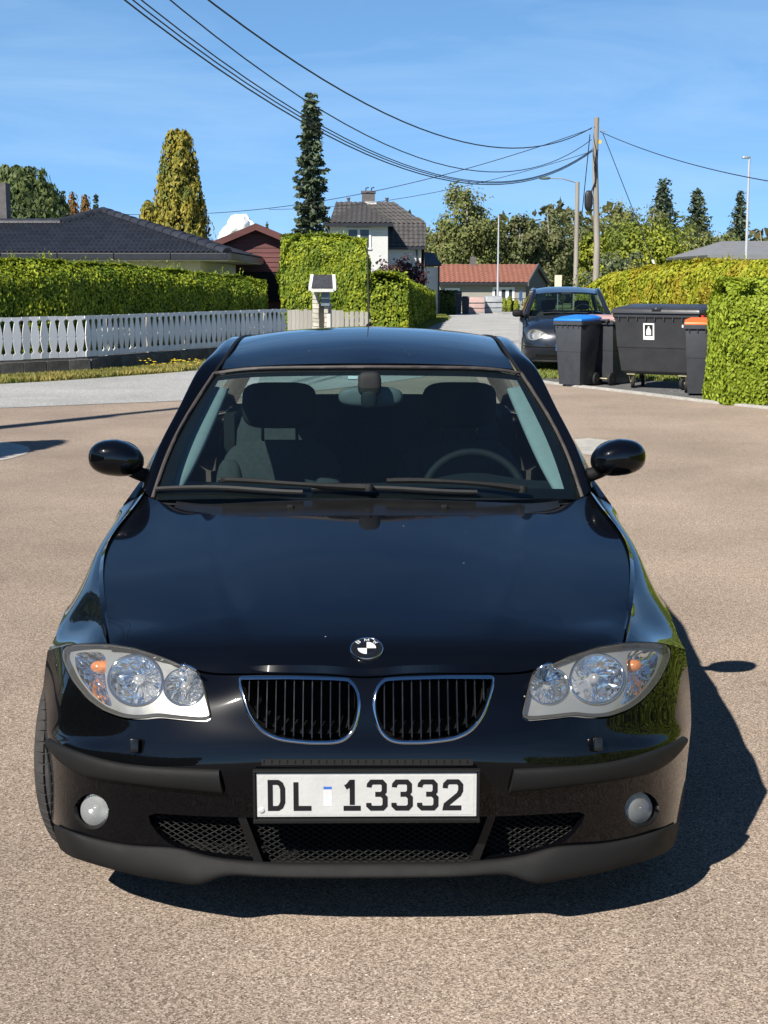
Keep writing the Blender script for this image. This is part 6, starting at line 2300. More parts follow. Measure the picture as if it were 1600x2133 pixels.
def wheelie_bin(label, lid, loc, rz):
    root = empty('wheelie_bin', loc, rz)
    tag(root, label, 'bin', 'bins on the dark pad')
    H = .97
    b4 = [(-.215, -.26, .03), (.215, -.26, .03), (.215, .20, .03), (-.215, .20, .03)]
    m4 = [(-.245, -.31, .52), (.245, -.31, .52), (.245, .275, .52), (-.245, .275, .52)]
    m5 = [(-.250, -.315, .526), (.250, -.315, .526), (.250, .28, .526), (-.250, .28, .526)]
    t4 = [(-.272, -.345, H), (.272, -.345, H), (.272, .345, H), (-.272, .345, H)]
    mb = MB()
    vs = b4 + m4 + m5 + t4
    fs = [(3, 2, 1, 0)]
    for r_ in range(3):
        for i in range(4): fs.append((r_ * 4 + i, r_ * 4 + (i + 1) % 4, r_ * 4 + 4 + (i + 1) % 4, r_ * 4 + 4 + i))
    fs.append((12, 13, 14, 15))
    mb.add(vs, fs)
    mb.build('body', M_bin, root, bevel=.022, smooth=40)
    mb = MB()
    mb.box((0, -.352, H - .02), (.585, .035, .055)); mb.box((0, .352, H - .02), (.585, .035, .055))
    for s in (-1, 1): mb.box((s * .281, 0, H - .0205), (.034, .668, .054))
    for i in range(5): mb.box((-.22 + .11 * i, -.357, H - .065), (.012, .02, .05))
    mb.build('rim', M_bin, root, bevel=.006)
    mb = MB()
    lo = [(-.292, -.375, H + .012), (.292, -.375, H + .012), (.292, .34, H + .012), (-.292, .34, H + .012)]
    md = [(-.285, -.365, H + .045), (.285, -.365, H + .045), (.285, .335, H + .062), (-.285, .335, H + .062)]
    hi = [(-.20, -.26, H + .075), (.20, -.26, H + .075), (.20, .25, H + .098), (-.20, .25, H + .098)]
    fs = [(3, 2, 1, 0), (8, 9, 10, 11)]
    for r_ in range(2):
        for i in range(4): fs.append((r_ * 4 + i, r_ * 4 + (i + 1) % 4, r_ * 4 + 4 + (i + 1) % 4, r_ * 4 + 4 + i))
    mb.add(lo + md + hi, fs)
    mb.build('lid', lid, root, bevel=.010, smooth=40)
    mb = MB(); mb.tube([(-.24, .40, H + .02), (.24, .40, H + .02)], .016, 8)
    for s in (-1, 1): mb.box((s * .2, .375, H + .012), (.03, .07, .05))
    mb.build('handle', M_bin, root)
    for s in (-1, 1):
        mb = MB(); mx = Matrix.Translation((s * .235, .275, .10)) @ Matrix.Rotation(R(90), 4, 'Y')
        mb.lathe([(.03, -.022), (.07, -.022), (.10, -.018), (.10, .018), (.07, .022), (.03, .022), (.03, -.022)], 24, mx)
        w = mb.build('wheel', M_rubber, root, smooth=40)
        mb = MB(); mb.lathe([(0, -.018), (.06, -.018), (.06, .018), (0, .018)], 16, mx); mb.build('hub', M_bin, w)
    mb = MB(); mb.tube([(-.25, .275, .10), (.25, .275, .10)], .012, 6); mb.build('axle', M_zinc, root)
    return root
def gp(u, d): return (at(u, 700, d).x, d, .006)
wheelie_bin('dark wheelie bin with bright blue lid, left end of the bin row', M_lidblue, gp(1204, 21.6), R(-40)).scale = (.85, .82, 1.0)
wheelie_bin('dark wheelie bin with faded pink lid between the blue-lidded bin and the container', M_lidred, gp(1268, 22.0), R(140))
wheelie_bin('dark grey wheelie bin with orange lid half hidden by the bright green hedge', M_lidorange, gp(1469, 19.95), R(-12))

cx, cy, _ = gp(1383, 21.1)
ct = empty('waste_container', (cx, cy, .006), R(-33))
tag(ct, 'large black four-wheeled waste container with white bottle symbol', 'waste container')
mb = MB()
rows = [(.50, .235, .215), (.545, .27, .26), (.595, .31, .60), (.60, .318, .61), (.635, .35, 1.03), (.66, .37, 1.05), (.66, .37, 1.10)]
vs = []; fs = []
for hx, hy, z in rows: vs += [(-hx, -hy, z), (hx, -hy, z), (hx, hy, z), (-hx, hy, z)]
for r_ in range(len(rows) - 1):
    for i in range(4): fs.append((r_ * 4 + i, r_ * 4 + (i + 1) % 4, r_ * 4 + 4 + (i + 1) % 4, r_ * 4 + 4 + i))
fs.append((3, 2, 1, 0)); k = 4 * len(rows); fs.append((k - 4, k - 3, k - 2, k - 1))
mb.add(vs, fs); mb.build('body', M_bin2, ct, bevel=.022, smooth=40)
mb = MB()
for i in range(9): mb.box((-.56 + .14 * i, -.366, 1.035), (.016, .03, .05))
for s in (-1, 1):
    for j in range(4): mb.box((s * .655, -.24 + .16 * j, 1.035), (.03, .016, .05))
mb.build('rim_ribs', M_bin2, ct)
mb = MB()
lo = [(-.685, -.40, 1.104), (.685, -.40, 1.104), (.685, .39, 1.104), (-.685, .39, 1.104)]
md = [(-.675, -.385, 1.165), (.675, -.385, 1.165), (.675, .385, 1.20), (-.675, .385, 1.20)]
hi = [(-.61, -.30, 1.195), (.61, -.30, 1.195), (.61, .33, 1.235), (-.61, .33, 1.235)]
fs = [(3, 2, 1, 0), (8, 9, 10, 11)]
for r_ in range(2):
    for i in range(4): fs.append((r_ * 4 + i, r_ * 4 + (i + 1) % 4, r_ * 4 + 4 + (i + 1) % 4, r_ * 4 + 4 + i))
mb.add(lo + md + hi, fs); ld = mb.build('lid', M_bin2, ct, bevel=.012, smooth=40)
mb = MB(); mb.box((.03, -.392, 1.17), (.14, .03, .05)); mb.build('lid_lock', M_sign_b, ld, bevel=.005)
mb = MB(); mb.lathe([(.014, 0), (.014, .008), (0, .010)], 12, Matrix.Translation((.03, -.408, 1.175)) @ Matrix.Rotation(R(90), 4, 'X')); mb.build('lock_face', M_alloy, ld)
for s in (-1, 1):
    mb = MB(); mb.tube([(s * .69, -.10, .98), (s * .75, -.10, .98), (s * .75, .10, .98), (s * .69, .10, .98)], .016, 8); mb.build('lifting_pin', M_zinc, ct, smooth=50)
M_red = mat('red_lid_buffer', (.45, .03, .02), .5, var=.1, vscale=10)
mb = MB(); mb.box((.70, -.05, 1.075), (.035, .55, .03)); mb.build('red_buffer', M_red, ct)
for sx in (-1, 1):
    for sy in (-1, 1):
        x, y = sx * .40, sy * .19
        mx = Matrix.Translation((x, y + .03, .095)) @ Matrix.Rotation(R(90), 4, 'Y') @ Matrix.Rotation(R(20) * sx, 4, 'X')
        mb = MB(); mb.lathe([(.02, -.022), (.055, -.022), (.06, -.026), (.090, -.024), (.095, -.016), (.095, .016), (.090, .024), (.06, .026), (.055, .022), (.02, .022)], 24, mx)
        cs = mb.build('caster', M_rubber, ct, smooth=40)
        mb = MB()
        for s in (-1, 1): mb.hexa([(x + s * .034 - .003, y + .01, .085), (x + s * .034 + .003, y + .01, .085), (x + s * .034 + .003, y + .05, .085), (x + s * .034 - .003, y + .05, .085)],
                                  [(x + s * .034 - .003, y - .045, .205), (x + s * .034 + .003, y - .045, .205), (x + s * .034 + .003, y + .045, .205), (x + s * .034 - .003, y + .045, .205)])
        mb.box((x, y, .210), (.13, .12, .012)); mb.lathe([(0, -.03), (.028, -.03), (.028, .03), (0, .03)], 12, mx)
        mb.build('fork', M_zinc, cs)
# bottle symbol on the front face
fy = lambda z: -np.interp(z, [.26, .60, 1.03], [.27, .31, .35])
zc = .845; xs_ = -.10
tz = Vector((0, fy(1.0) - fy(.7), .3)).normalized(); nn = Vector((1, 0, 0)).cross(tz).normalized()
if nn.y > 0: nn = -nn
O = Vector((xs_, fy(zc), zc)) + nn * .004
mb = MB(); mb.prism([(-.085, -.12), (.085, -.12), (.085, .12), (-.085, .12)], O, (1, 0, 0), tz, nn * .002); sk = mb.build('symbol_plate', M_sign_w, ct)
mb = MB(); mb.prism([(-.062, -.065), (.062, -.065), (.062, .098), (-.062, .098)], O + nn * .003, (1, 0, 0), tz, nn * .001); mb.build('black_square', M_sign_b, sk)
bt = [(-.036, -.052), (.036, -.052), (.038, -.02), (.036, .02), (.022, .042), (.013, .052), (.013, .075), (-.013, .075), (-.013, .052), (-.022, .042), (-.036, .02), (-.038, -.02)]
mb = MB(); mb.prism(bt, O + nn * .005, (1, 0, 0), tz, nn * .001); mb.build('bottle', M_sign_w, sk)
mb = MB(); mb.prism([(-.012, -.02), (.012, -.02), (.012, .02), (-.012, .02)], Vector((.42, fy(.93), .93)) + nn * .003, (1, 0, 0), tz, nn * .001); mb.build('small_sticker', M_sign_w, ct)

# =================================================================== dark hatchback parked beyond the bins
M_paint2 = mat('dark_blue_grey_paint', (.018, .022, .030), .3, .35, coat=1.0, var=.15, vscale=3)
pl_loc = Vector((at(1190, 700, 24.6).x, 24.6, terrain(24.6)))
polo = empty('parked_hatchback', pl_loc, R(-4))
tag(polo, 'dark blue-grey hatchback parked behind the blue-lidded bin', 'car')
nz_ = [[(0, .10, .745), (.25, .115, .745), (.5, .19, .75), (.68, .33, .765), (.80, .56, .77)],
       [(0, .035, .64), (.25, .045, .64), (.5, .11, .645), (.70, .26, .65), (.815, .53, .655)],
       [(0, .0, .50), (.25, .01, .50), (.5, .065, .50), (.72, .22, .505), (.825, .49, .51)],
       [(0, .005, .36), (.25, .015, .36), (.5, .07, .36), (.725, .225, .36), (.828, .47, .36)],
       [(0, .05, .19), (.25, .06, .19), (.5, .115, .19), (.70, .265, .20), (.80, .46, .21)]]
GN = surf(mirror_net(nz_), 40, 81, smooth=6)
bn_full = grid_bm(GN); orient(bn_full, (0, -1, 0)); NV = BVHTree.FromBMesh(bn_full)
def yN(x, z):
    l, n, i, d_ = NV.ray_cast(Vector((x, -1, z)), Vector((0, 1, 0)))
    return l.y if l else .1
hlp = [(.40, .665), (.46, .70), (.55, .742), (.66, .748), (.73, .72), (.765, .665), (.755, .60), (.70, .565), (.63, .562), (.56, .585), (.50, .60), (.43, .60), (.395, .625)]
hlp = [(p[0], p[1]) for p in curve([(a, b, 0) for a, b in hlp], 40, True)]
grl = [(-.30, .735), (.30, .735), (.20, .60), (.14, .575), (-.14, .575), (-.20, .60)]
low = [(-.60, .31), (.60, .31), (.56, .235), (-.56, .235)]
def densxz(pl, st=.03):
    out = []
    for i in range(len(pl)):
        a, b = pl[i], pl[(i + 1) % len(pl)]; n = max(1, int(math.hypot(b[0] - a[0], b[1] - a[1]) / st))
        out += [(a[0] + (b[0] - a[0]) * j / n, a[1] + (b[1] - a[1]) * j / n) for j in range(n)]
    return out
bn = bn_full.copy()
for pl in (hlp, [(-x, z) for x, z in hlp], densxz(grl), densxz(low)): cut(bn, pl, pad=.03)
flange(bn, .02)
pb = bm_obj('bumper', bn, M_paint2, polo, smooth=40, recalc=False)
g2 = GN.copy(); g2[..., 1] += .10; g2[..., 0] *= .96; bm_obj('inner_panel', grid_bm(g2[::3, ::4]), M_dark, polo)
for s in (-1, 1):
    b_ = bn_full.copy(); cut(b_, [(x * s, z) for x, z in hlp], keep='in', pad=.03); lb_ = b_.copy()
    b_.normal_update()
    for v in b_.verts: v.co -= v.normal * .03
    hd = bm_obj('headlight', b_, M_bezel, polo, smooth=40, recalc=False)
    bm_obj('lens', lb_, M_lens, hd, smooth=40, recalc=False)
    for cx_, cz_, rr in ((.645, .655, .075), (.475, .645, .042)):
        y = yN(cx_, cz_) + .02
        mb = MB(); mb.lathe([(rr, 0), (rr * .85, -.012), (rr * .6, -.022), (rr * .25, -.030), (0, -.030)], 20, Matrix.Translation((s * cx_, y, cz_)) @ Matrix.Rotation(R(75), 4, 'X'))
        mb.build('reflector', M_reflector, hd, smooth=30)
# grille bars, chevron trim, lower intake bars
mb = MB()
for i in range(4):
    z = .60 + i * .037
    hw = np.interp(z, [.575, .735], [.15, .30])
    mb.tube([(x, yN(x, z) + .02, z) for x in np.linspace(-hw, hw, 9)], .008, 5)
mb.build('grille_bars', M_black_gloss, polo)
for s in (-1, 1):
    mb = MB(); pts = [(s * .31, .74), (s * .245, .63), (s * .20, .50), (s * .17, .38)]
    mb.tube([(x, yN(x, z) - .004, z) for x, z in pts], [.014, .016, .014, .010], 6); mb.build('chevron_trim', M_paint2, polo)
mb = MB()
for z in (.25, .272, .294): mb.tube([(x, yN(x, z) + .012, z) for x in np.linspace(-.57, .57, 15)], .006, 5)
mb.build('intake_bars', M_plastic, polo)
mb = MB(); pts = [(x, yN(x, .455) - .006, .455) for x in np.linspace(-.80, .80, 31)]; mb.tube(pts, .012, 6); mb.build('rubbing_strip', M_plastic, polo)
mb = MB(); mb.tube([(x, yN(x, .20) - .006, .20) for x in np.linspace(-.74, .74, 31)], .02, 6); mb.build('lower_lip', M_plastic, polo)
mb = MB(); mb.box((0, -.012, .44), (.52, .012, .11)); pp_ = mb.build('number_plate', M_plate, polo)
mb = MB(); mb.box((-.24, -.0195, .44), (.04, .002, .108)); mb.build('blue_strip', M_blue, pp_)
hn2 = [nz_[0], [(0, .2, .795), (.25, .21, .795), (.5, .28, .80), (.67, .40, .80), (.805, .62, .775)],
       [(0, .5, .885), (.25, .505, .885), (.5, .54, .875), (.665, .60, .85), (.812, .72, .785)],
       [(0, .97, .985), (.25, .98, .98), (.5, 1.02, .965), (.68, 1.08, .935), (.815, 1.15, .83)]]
b_ = grid_bm(surf(mirror_net(hn2), 40, 60, smooth=3)); orient(b_, (0, 0, 1)); bm_obj('bonnet', b_, M_paint2, polo, smooth=50, recalc=False)
ws = [[(0, .985, .985), (.35, 1.01, .985), (.66, 1.12, .965)], [(0, 1.28, 1.20), (.32, 1.30, 1.195), (.60, 1.39, 1.17)], [(0, 1.56, 1.362), (.30, 1.58, 1.357), (.545, 1.66, 1.335)]]
b_ = grid_bm(surf(mirror_net(ws), 16, 24)); orient(b_, (0, -1, 1)); bm_obj('windscreen', b_, M_wind, polo, smooth=60, recalc=False)
rfn = [[(0, 1.565, 1.372), (.30, 1.585, 1.367), (.555, 1.67, 1.340)], [(0, 2.3, 1.462), (.30, 2.3, 1.455), (.56, 2.3, 1.415)], [(0, 3.0, 1.44), (.30, 3.0, 1.435), (.55, 3.0, 1.40)], [(0, 3.45, 1.39), (.30, 3.44, 1.385), (.53, 3.42, 1.35)]]
b_ = grid_bm(surf(mirror_net(rfn), 24, 24)); orient(b_, (0, 0, 1)); flange(b_, .03); bm_obj('roof', b_, M_paint2, polo, smooth=50, recalc=False)
for s in (-1, 1):
    g = np.zeros((14, 30, 3))
    for i in range(14):
        for j in range(30):
            y = .46 + 3.34 * j / 29; zt = np.interp(y, [.46, .72, 1.15, 3.8], [.655, .785, .93, .99]); z = .2 + (zt - .2) * i / 13
            x = np.interp(z, [.2, .35, .7, .85, 1.0], [.80, .825, .822, .81, .775])
            if y < .9: x = min(x, np.interp(y, [.46, .6, .9], [.812, .82, .825]))
            if y > 3.3: x -= .1 * ((y - 3.3) / .5) ** 2
            g[i, j] = (s * x, y, z)
    b_ = grid_bm(g)
    for yc in (.78, 3.24): cut(b_, [(yc + .32 * math.cos(t), .30 + .32 * math.sin(t)) for t in np.linspace(0, 2 * math.pi, 30, endpoint=False)], axes=(1, 2), pad=.1)
    orient(b_, (s, 0, 0)); flange(b_, .03); bm_obj('side_panel', b_, M_paint2, polo, smooth=45, recalc=False)
    pil = [Vector(p) for p in ((.74, 1.10, .955), (.655, 1.38, 1.17), (.585, 1.67, 1.365), (.60, 2.3, 1.40), (.59, 3.0, 1.385), (.60, 3.45, 1.30), (.70, 3.75, 1.02))]
    mb = MB(); mb.tube([Vector((q[0] * s, q[1], q[2])) for q in curve(pil, 30)], .042, 8); mb.build('roof_pillar', M_paint2, polo, smooth=60)
    g = np.zeros((4, 12, 3))
    for j in range(12):
        y = 1.25 + 2.3 * j / 11
        tp = nat_spline([p.y for p in pil], np.array([tuple(p) for p in pil]), [y])[0]
        for i in range(4): g[i, j] = (s * (.785 + (tp[0] - .785) * i / 3), y, .95 + (tp[2] - .02 - .95) * i / 3)
    bm_obj('side_window', grid_bm(g), M_side, polo, smooth=60)
    c = Vector((s * .90, 1.13, 1.00))
    mb = MB(); soft_box(mb, c, (.19, .12, .13), None, .7, 12); mo = mb.build('door_mirror', M_plastic, polo, smooth=60)
    mb = MB(); mb.tube([c + Vector((-s * .06, 0, -.04)), Vector((s * .78, 1.18, .93))], .025, 8); mb.build('stem', M_plastic, mo)
    x = s * .31
    mb = MB(); soft_box(mb, (x, 2.05, .72), (.48, .18, .62), Matrix.Rotation(R(-14), 3, 'X'), .5, 12); st_ = mb.build('front_seat', M_cabin, polo, smooth=60)
    mb = MB(); soft_box(mb, (x, 2.12, 1.13), (.28, .11, .18), None, .5, 10); mb.build('headrest', M_cabin, st_, smooth=60)
b_ = grid_bm(np.array([[(sx * .60, 3.50, 1.33) for sx in (-1, 1)], [(sx * .68, 3.80, 1.0) for sx in (-1, 1)]])); bm_obj('rear_window', b_, M_side, polo)
g = np.zeros((6, 12, 3))
for i in range(6):
    for j in range(12):
        sx = j / 11 * 2 - 1; g[i, j] = (sx * .78, 3.86 - .10 * sx * sx + .03 * math.sin(i), 1.0 - .8 * i / 5)
bm_obj('tailgate', grid_bm(g), M_paint2, polo, smooth=60)
mb = MB(); mb.box((0, 2.1, .24), (1.5, 3.3, .03)); mb.box((0, 1.2, .90), (1.4, .36, .10)); mb.build('cabin_floor', M_cabin, polo)
mb = MB(); soft_box(mb, (0, 1.55, 1.34), (.22, .04, .06), None, .7, 10); mb.build('interior_mirror', M_cabin, polo)
for i in (0, 1):
    ds = []
    mb = MB(); ctr = Vector((.31, 1.62, 1.0))
    if i: break
    mb.tube([ctr + Vector((.17 * math.cos(t), .08 * math.sin(t), .15 * math.sin(t))) for t in np.linspace(0, 2 * math.pi, 24, endpoint=False)], .014, 6, closed=True); mb.build('steering_wheel', M_cabin, polo, smooth=60)
for x, y in ((.71, .78), (-.71, .78), (.71, 3.24), (-.71, 3.24)):
    w = copy_tree(wh0, polo); w.location = (x, y, .298); w.scale = (.88, .945, .945); w.rotation_euler = (0, 0, 0 if x > 0 else math.pi)
for x in (-.25, .1):
    mb = MB(); mb.tube([(x - .25, 1.03, 1.0), (x, 1.03, 1.02), (x + .25, 1.04, 1.01)], .010, 5); mb.build('wiper', M_rubber, polo)

# =================================================================== poles, lamps, wires
M_pole = mat('weathered_pole_wood', (.30, .265, .225), .9, var=.3, vscale=2.2, stretch=(3, 3, .2), bump=.5, bscale=30)
M_galv = mat('galvanised_steel', (.45, .47, .48), .45, .7, var=.15, vscale=5)
M_wire = mat('black_cable', (.016, .016, .018), .5, var=.2, vscale=3)
M_whitepole = mat('white_pole_paint', (.46, .48, .50), .45, var=.06, vscale=4)
M_lamp = mat('lamp_housing_green_grey', (.12, .17, .15), .5, var=.15, vscale=8)
DP = 52.0
pt = at(1243, 245, DP); pbx = at(1240, 620, DP).x
po = Vector((pbx, DP, terrain(DP)))
pole = empty('utility_pole', po); tag(pole, 'tall weathered wooden utility pole with wires, rising behind the parked car', 'utility pole')
mb = MB(); mb.tube([Vector((0, 0, -.3)), Vector((.02, 0, 3)), Vector((pt.x - pbx - .02, 0, pt.z - po.z - 1.5)), Vector((pt.x - pbx, 0, pt.z - po.z))], [.125, .115, .10, .092], 12); mb.build('shaft', M_pole, pole, smooth=60)
def pz(v): return zat(v, DP) - po.z
M_tagy = mat('yellow_tag', (.75, .50, .06), .5, var=.1, vscale=20)
mb = MB(); mb.box((.02, -.108, pz(296)), (.10, .01, .12)); mb.build('yellow_tag', M_tagy, pole)
for v in (266, 290, 312):
    mb = MB(); mb.tube([(0, -.05, pz(v)), (-.20, -.06, pz(v - 2))], .022, 6); mb.build('bracket', M_galv, pole)
mb = MB(); mb.tube([(.05, -.04, pz(272)), (.22, -.05, pz(273))], .022, 6); mb.build('bracket', M_galv, pole)
# coiled cable box on two arms
for v in (411, 424):
    mb = MB(); mb.box((-.20, -.02, pz(v)), (.42, .06, .06)); mb.build('arm', M_galv, pole)
mb = MB(); soft_box(mb, (-.33, -.06, pz(418)), (.30, .22, .72), None, .7, 12); mb.build('cable_coil', M_wire, pole, smooth=60)
mb = MB()
mb.tube([(-.06, -.1, pz(312)), (-.10, -.13, pz(345)), (-.12, -.12, pz(380)), (-.28, -.10, pz(405))], .03, 6)
mb.tube([(-.10, -.1, pz(315)), (-.16, -.12, pz(350)), (-.10, -.11, pz(390))], .015, 5); mb.build('cable_drop', M_wire, pole)

DL_ = 70.0
lo_ = Vector((at(1199, 620, DL_).x, DL_, terrain(DL_))); lt = at(1203, 379, DL_)
lamp = empty('street_lamp', lo_); tag(lamp, 'wooden street lamp post with long arm reaching left, beside the utility pole', 'street lamp')
mb = MB(); mb.tube([(0, 0, -.3), (lt.x - lo_.x, 0, lt.z - lo_.z)], [.14, .10], 10); mb.build('shaft', M_pole, lamp, smooth=60)
e = at(1140, 371, DL_) - lo_
mb = MB(); mb.tube([(lt.x - lo_.x, 0, lt.z - lo_.z - .05), ((lt.x - lo_.x + e.x) / 2, 0, (lt.z - lo_.z + e.z) / 2 + .06), tuple(e)], .03, 6); mb.build('arm', M_galv, lamp)
mb = MB(); soft_box(mb, e + Vector((-.12, 0, 0)), (.55, .26, .15), None, .7, 10); mb.build('lamp_head', M_lamp, lamp, smooth=60)

def flag(name, label, u0, u1, v0, v1, d, r_, cat, head=False):
    o = Vector((at(u1, v1, d).x, d, terrain(d))); tp_ = at(u0, v0, d)
    f = empty(name, o); tag(f, label, cat)
    mb = MB(); mb.tube([(0, 0, -.2), (tp_.x - o.x, 0, tp_.z - o.z)], [r_, r_ * .6], 8); mb.build('shaft', M_whitepole, f, smooth=60)
    if head:
        mb = MB(); soft_box(mb, (tp_.x - o.x - .12, 0, tp_.z - o.z), (.34, .14, .09), None, .7, 8); mb.build('lamp_head', M_galv, f, smooth=60)
    else:
        mb = MB(); soft_box(mb, (tp_.x - o.x, 0, tp_.z - o.z + .05), (.13, .13, .13), None, 1, 8); mb.build('finial', M_galv, f, smooth=60)
flag('flagpole', 'thin white flagpole in front of the red-tiled house', 1039, 1036, 450, 660, 108, .085, 'flagpole')
flag('street_lamp', 'slim white street lamp over the golden hedge near the right edge', 1561, 1553, 328, 600, 56, .07, 'street lamp', True)

# pole to the left of the forecourt (its shadow crosses the driveway, its wires cross the sky)
AP = Vector((-9.0, 8.8, 0)); AH = 10.0
pole2 = empty('utility_pole', AP); tag(pole2, 'wooden utility pole standing left of the forecourt', 'utility pole')
mb = MB(); mb.tube([(0, 0, -.3), (0, 0, 5), (0, 0, AH)], [.14, .125, .10], 12); mb.build('shaft', M_pole, pole2, smooth=60)
mb = MB(); mb.tube([(.02, -.2, AH - 1.2), (.03, -.22, 3.5), (.02, -.18, 2.0)], .05, 6); mb.build('cable_drop', M_wire, pole2)

def wire(label, a, b, sag, r_=.012, n=40):
    a, b = Vector(a), Vector(b)
    pts = [a.lerp(b, i / n) - Vector((0, 0, 4 * sag * (i / n) * (1 - i / n))) for i in range(n + 1)]
    mb = MB(); mb.tube([p - a for p in pts], r_, 5)
    o = mb.build('overhead_wire', M_wire, loc=a); tag(o, label, 'wire', 'overhead wires')
    return o
def fit_wire(label, B, p1, p2, r_):
    """span from the left pole to B whose height at two picture points is known: gives its fixing height and sag"""
    A = Vector((AP.x, AP.y, 0)); rows_ = []; rhs = []
    for (u, v) in (p1, p2):
        r = ray(u, v)
        # horizontal crossing of the sight line with the span's vertical plane
        dx, dy = B.x - A.x, B.y - A.y
        den = r.x * dy - r.y * dx
        k = (A.x * dy - A.y * dx) / den
        t = ((k * r.x - A.x) * dx + (k * r.y - A.y) * dy) / (dx * dx + dy * dy)
        z = CAMH + k * r.z
        rows_.append([1 - t, -4 * t * (1 - t)]); rhs.append(z - B.z * t)
    h, s = np.linalg.solve(np.array(rows_), np.array(rhs))
    return wire(label, (A.x, A.y, h), B, s, r_), h, s
for lab, bu, bv, p1, p2, r_ in (('uppermost thick wire sagging from upper left to the utility pole', 1233, 266, (437, 2), (975, 298), .017),
                                 ('second wire from the top, sagging to the utility pole', 1232, 291, (357, 2), (975, 354), .013),
                                 ('upper of the three lowest wires running to the utility pole', 1234, 311, (297, 2), (945, 371), .012),
                                 ('middle of the three lowest wires running to the utility pole', 1234, 313, (279, 2), (945, 374), .012),
                                 ('lowest of the three wires running to the utility pole', 1234, 315, (262, 2), (945, 378), .014)):
    o, h, s = fit_wire(lab, at(bu, bv, DP), p1, p2, r_)
wire('thin service wire from the utility pole leftwards over the white villa', at(1232, 268, DP), at(440, 444, 62), .55, .014)
wire('faint service wire continuing left over the black roof', at(440, 444, 62), at(-160, 418, 44), .2, .011)
wire('thin wire from the lamp arm towards the dark spruce', at(1225, 318, DP), at(560, 436, 66), .5, .011)
wire('single wire leaving the utility pole to the right edge', at(1250, 274, DP), at(1700, 392, 36), .25, .014)
wire('guy wire slanting down from the pole in front of the trees', at(1256, 278, DP), at(1362, 548, 46), .0, .014)
wire('steep stay wire just left of the pole', at(1229, 280, DP), at(1212, 450, DP + 6), .0, .018)
M_insul = mat('white_guy_guard', (.7, .7, .68), .5, var=.1, vscale=10)
mb = MB(); a = at(1359, 541, 46); b = at(1366, 556, 46); mb.tube([(0, 0, 0), b - a], .045, 8); o = mb.build('guy_guard', M_insul, loc=a); tag(o, 'white guard tube on the guy wire above the golden hedge', 'guard tube')

# =================================================================== far small things along the road
M_tarp_p = mat('pale_pink_wrap', (.48, .30, .27), .6, var=.25, vscale=3, col2=(.55, .42, .38), bump=.4, bscale=6)
M_tarp_g = mat('pale_grey_wrap', (.36, .38, .39), .55, var=.25, vscale=3, bump=.4, bscale=6)
def crate(name, label, u0, u1, v0, v1, d, m, depth=1.1, top=None):
    a, b = at(u0, v1, d), at(u1, v0, d)
    o = Vector(((a.x + b.x) / 2, d, terrain(d)))
    w = b.x - a.x; h = b.z - o.z
    e = empty(name, o); tag(e, label, 'wrapped stack')
    mb = MB(); mb.hexa([(-w / 2, 0, .1), (w / 2, 0, .1), (w / 2, depth, .1), (-w / 2, depth, .1)], [(-w / 2 * .96, .05, h), (w / 2 * .96, .05, h), (w / 2 * .96, depth, h * 1.04), (-w / 2 * .96, depth, h * 1.04)])
    mb.build('wrapped_load', m, e, bevel=.05, smooth=40)
    mb = MB(); mb.box((0, depth / 2, .05), (w, depth, .1)); mb.build('pallet', M_grey_wood, e)
    for z in (.35 * h, .68 * h):
        mb = MB(); mb.box((0, depth / 2, z), (w + .01, depth + .02, .03)); mb.build('strap', M_wire, e)
    return e
crate('wrapped_stack', 'pale pink wrapped stack standing at the far end of the road', 977, 1010, 620, 657, 99, M_tarp_p)
crate('wrapped_stack', 'pale grey wrapped stack beside the pink one at the road end', 1011, 1047, 618, 655, 100, M_tarp_g, 1.6)
d = 97; o = Vector((at(961, 640, d).x, d, terrain(d)))
cb = empty('covered_bins', o); tag(cb, 'two dark bins by the far hedge at the road bend', 'bins')
for x, w, h in ((-.25, .55, 1.55), (.28, .5, 1.2)):
    mb = MB(); mb.hexa([(x - w * .42, -.2, 0), (x + w * .42, -.2, 0), (x + w * .42, .2, 0), (x - w * .42, .2, 0)], [(x - w / 2, -.26, h * .9), (x + w / 2, -.26, h * .9), (x + w / 2, .26, h * .9), (x - w / 2, .26, h * .9)])
    b_ = mb.build('bin_body', M_bin, cb, bevel=.03)
    mb = MB(); mb.hexa([(x - w * .53, -.28, h * .905), (x + w * .53, -.28, h * .905), (x + w * .53, .28, h * .905), (x - w * .53, .28, h * .905)], [(x - w * .4, -.2, h), (x + w * .4, -.2, h), (x + w * .4, .2, h), (x - w * .4, .2, h)])
    mb.build('lid', M_bin, cb, bevel=.02)
def post_sign(name, label, u, v0, v1, vb, d, w, m, pm, cat='sign', inner=None):
    a = at(u, v0, d); b = at(u, v1, d); o = Vector((a.x, d, terrain(d)))
    e = empty(name, o); tag(e, label, cat)
    mb = MB(); mb.box((0, -.04, (a.z + b.z) / 2 - o.z), (w, .05, a.z - b.z)); pn = mb.build('panel', m, e, bevel=.01)
    for dx in ((-.3 * w, .3 * w) if w > .5 else (0,)):
        mb = MB(); mb.tube([(dx, .02, -.1), (dx, .02, a.z - o.z - .05)], .035, 6); mb.build('post', pm, e)
    return e
M_creamsign = mat('cream_panel', (.66, .62, .48), .6, var=.06, vscale=6)
M_bluesign = mat('blue_sign_paint', (.04, .09, .22), .5, var=.1, vscale=6)
post_sign('sign_board', 'cream notice board on posts left of the lamp pole', 1163, 573, 599, 640, 92, .46, M_creamsign, M_galv)
post_sign('blue_sign', 'small blue sign on a post before the dark gable', 1085, 607, 626, 650, 104, .24, M_bluesign, M_galv)
post_sign('marker_post', 'short white marker post at the far hedge corner', 942, 630, 655, 657, 94, .14, M_whitepole, M_whitepole, 'post')
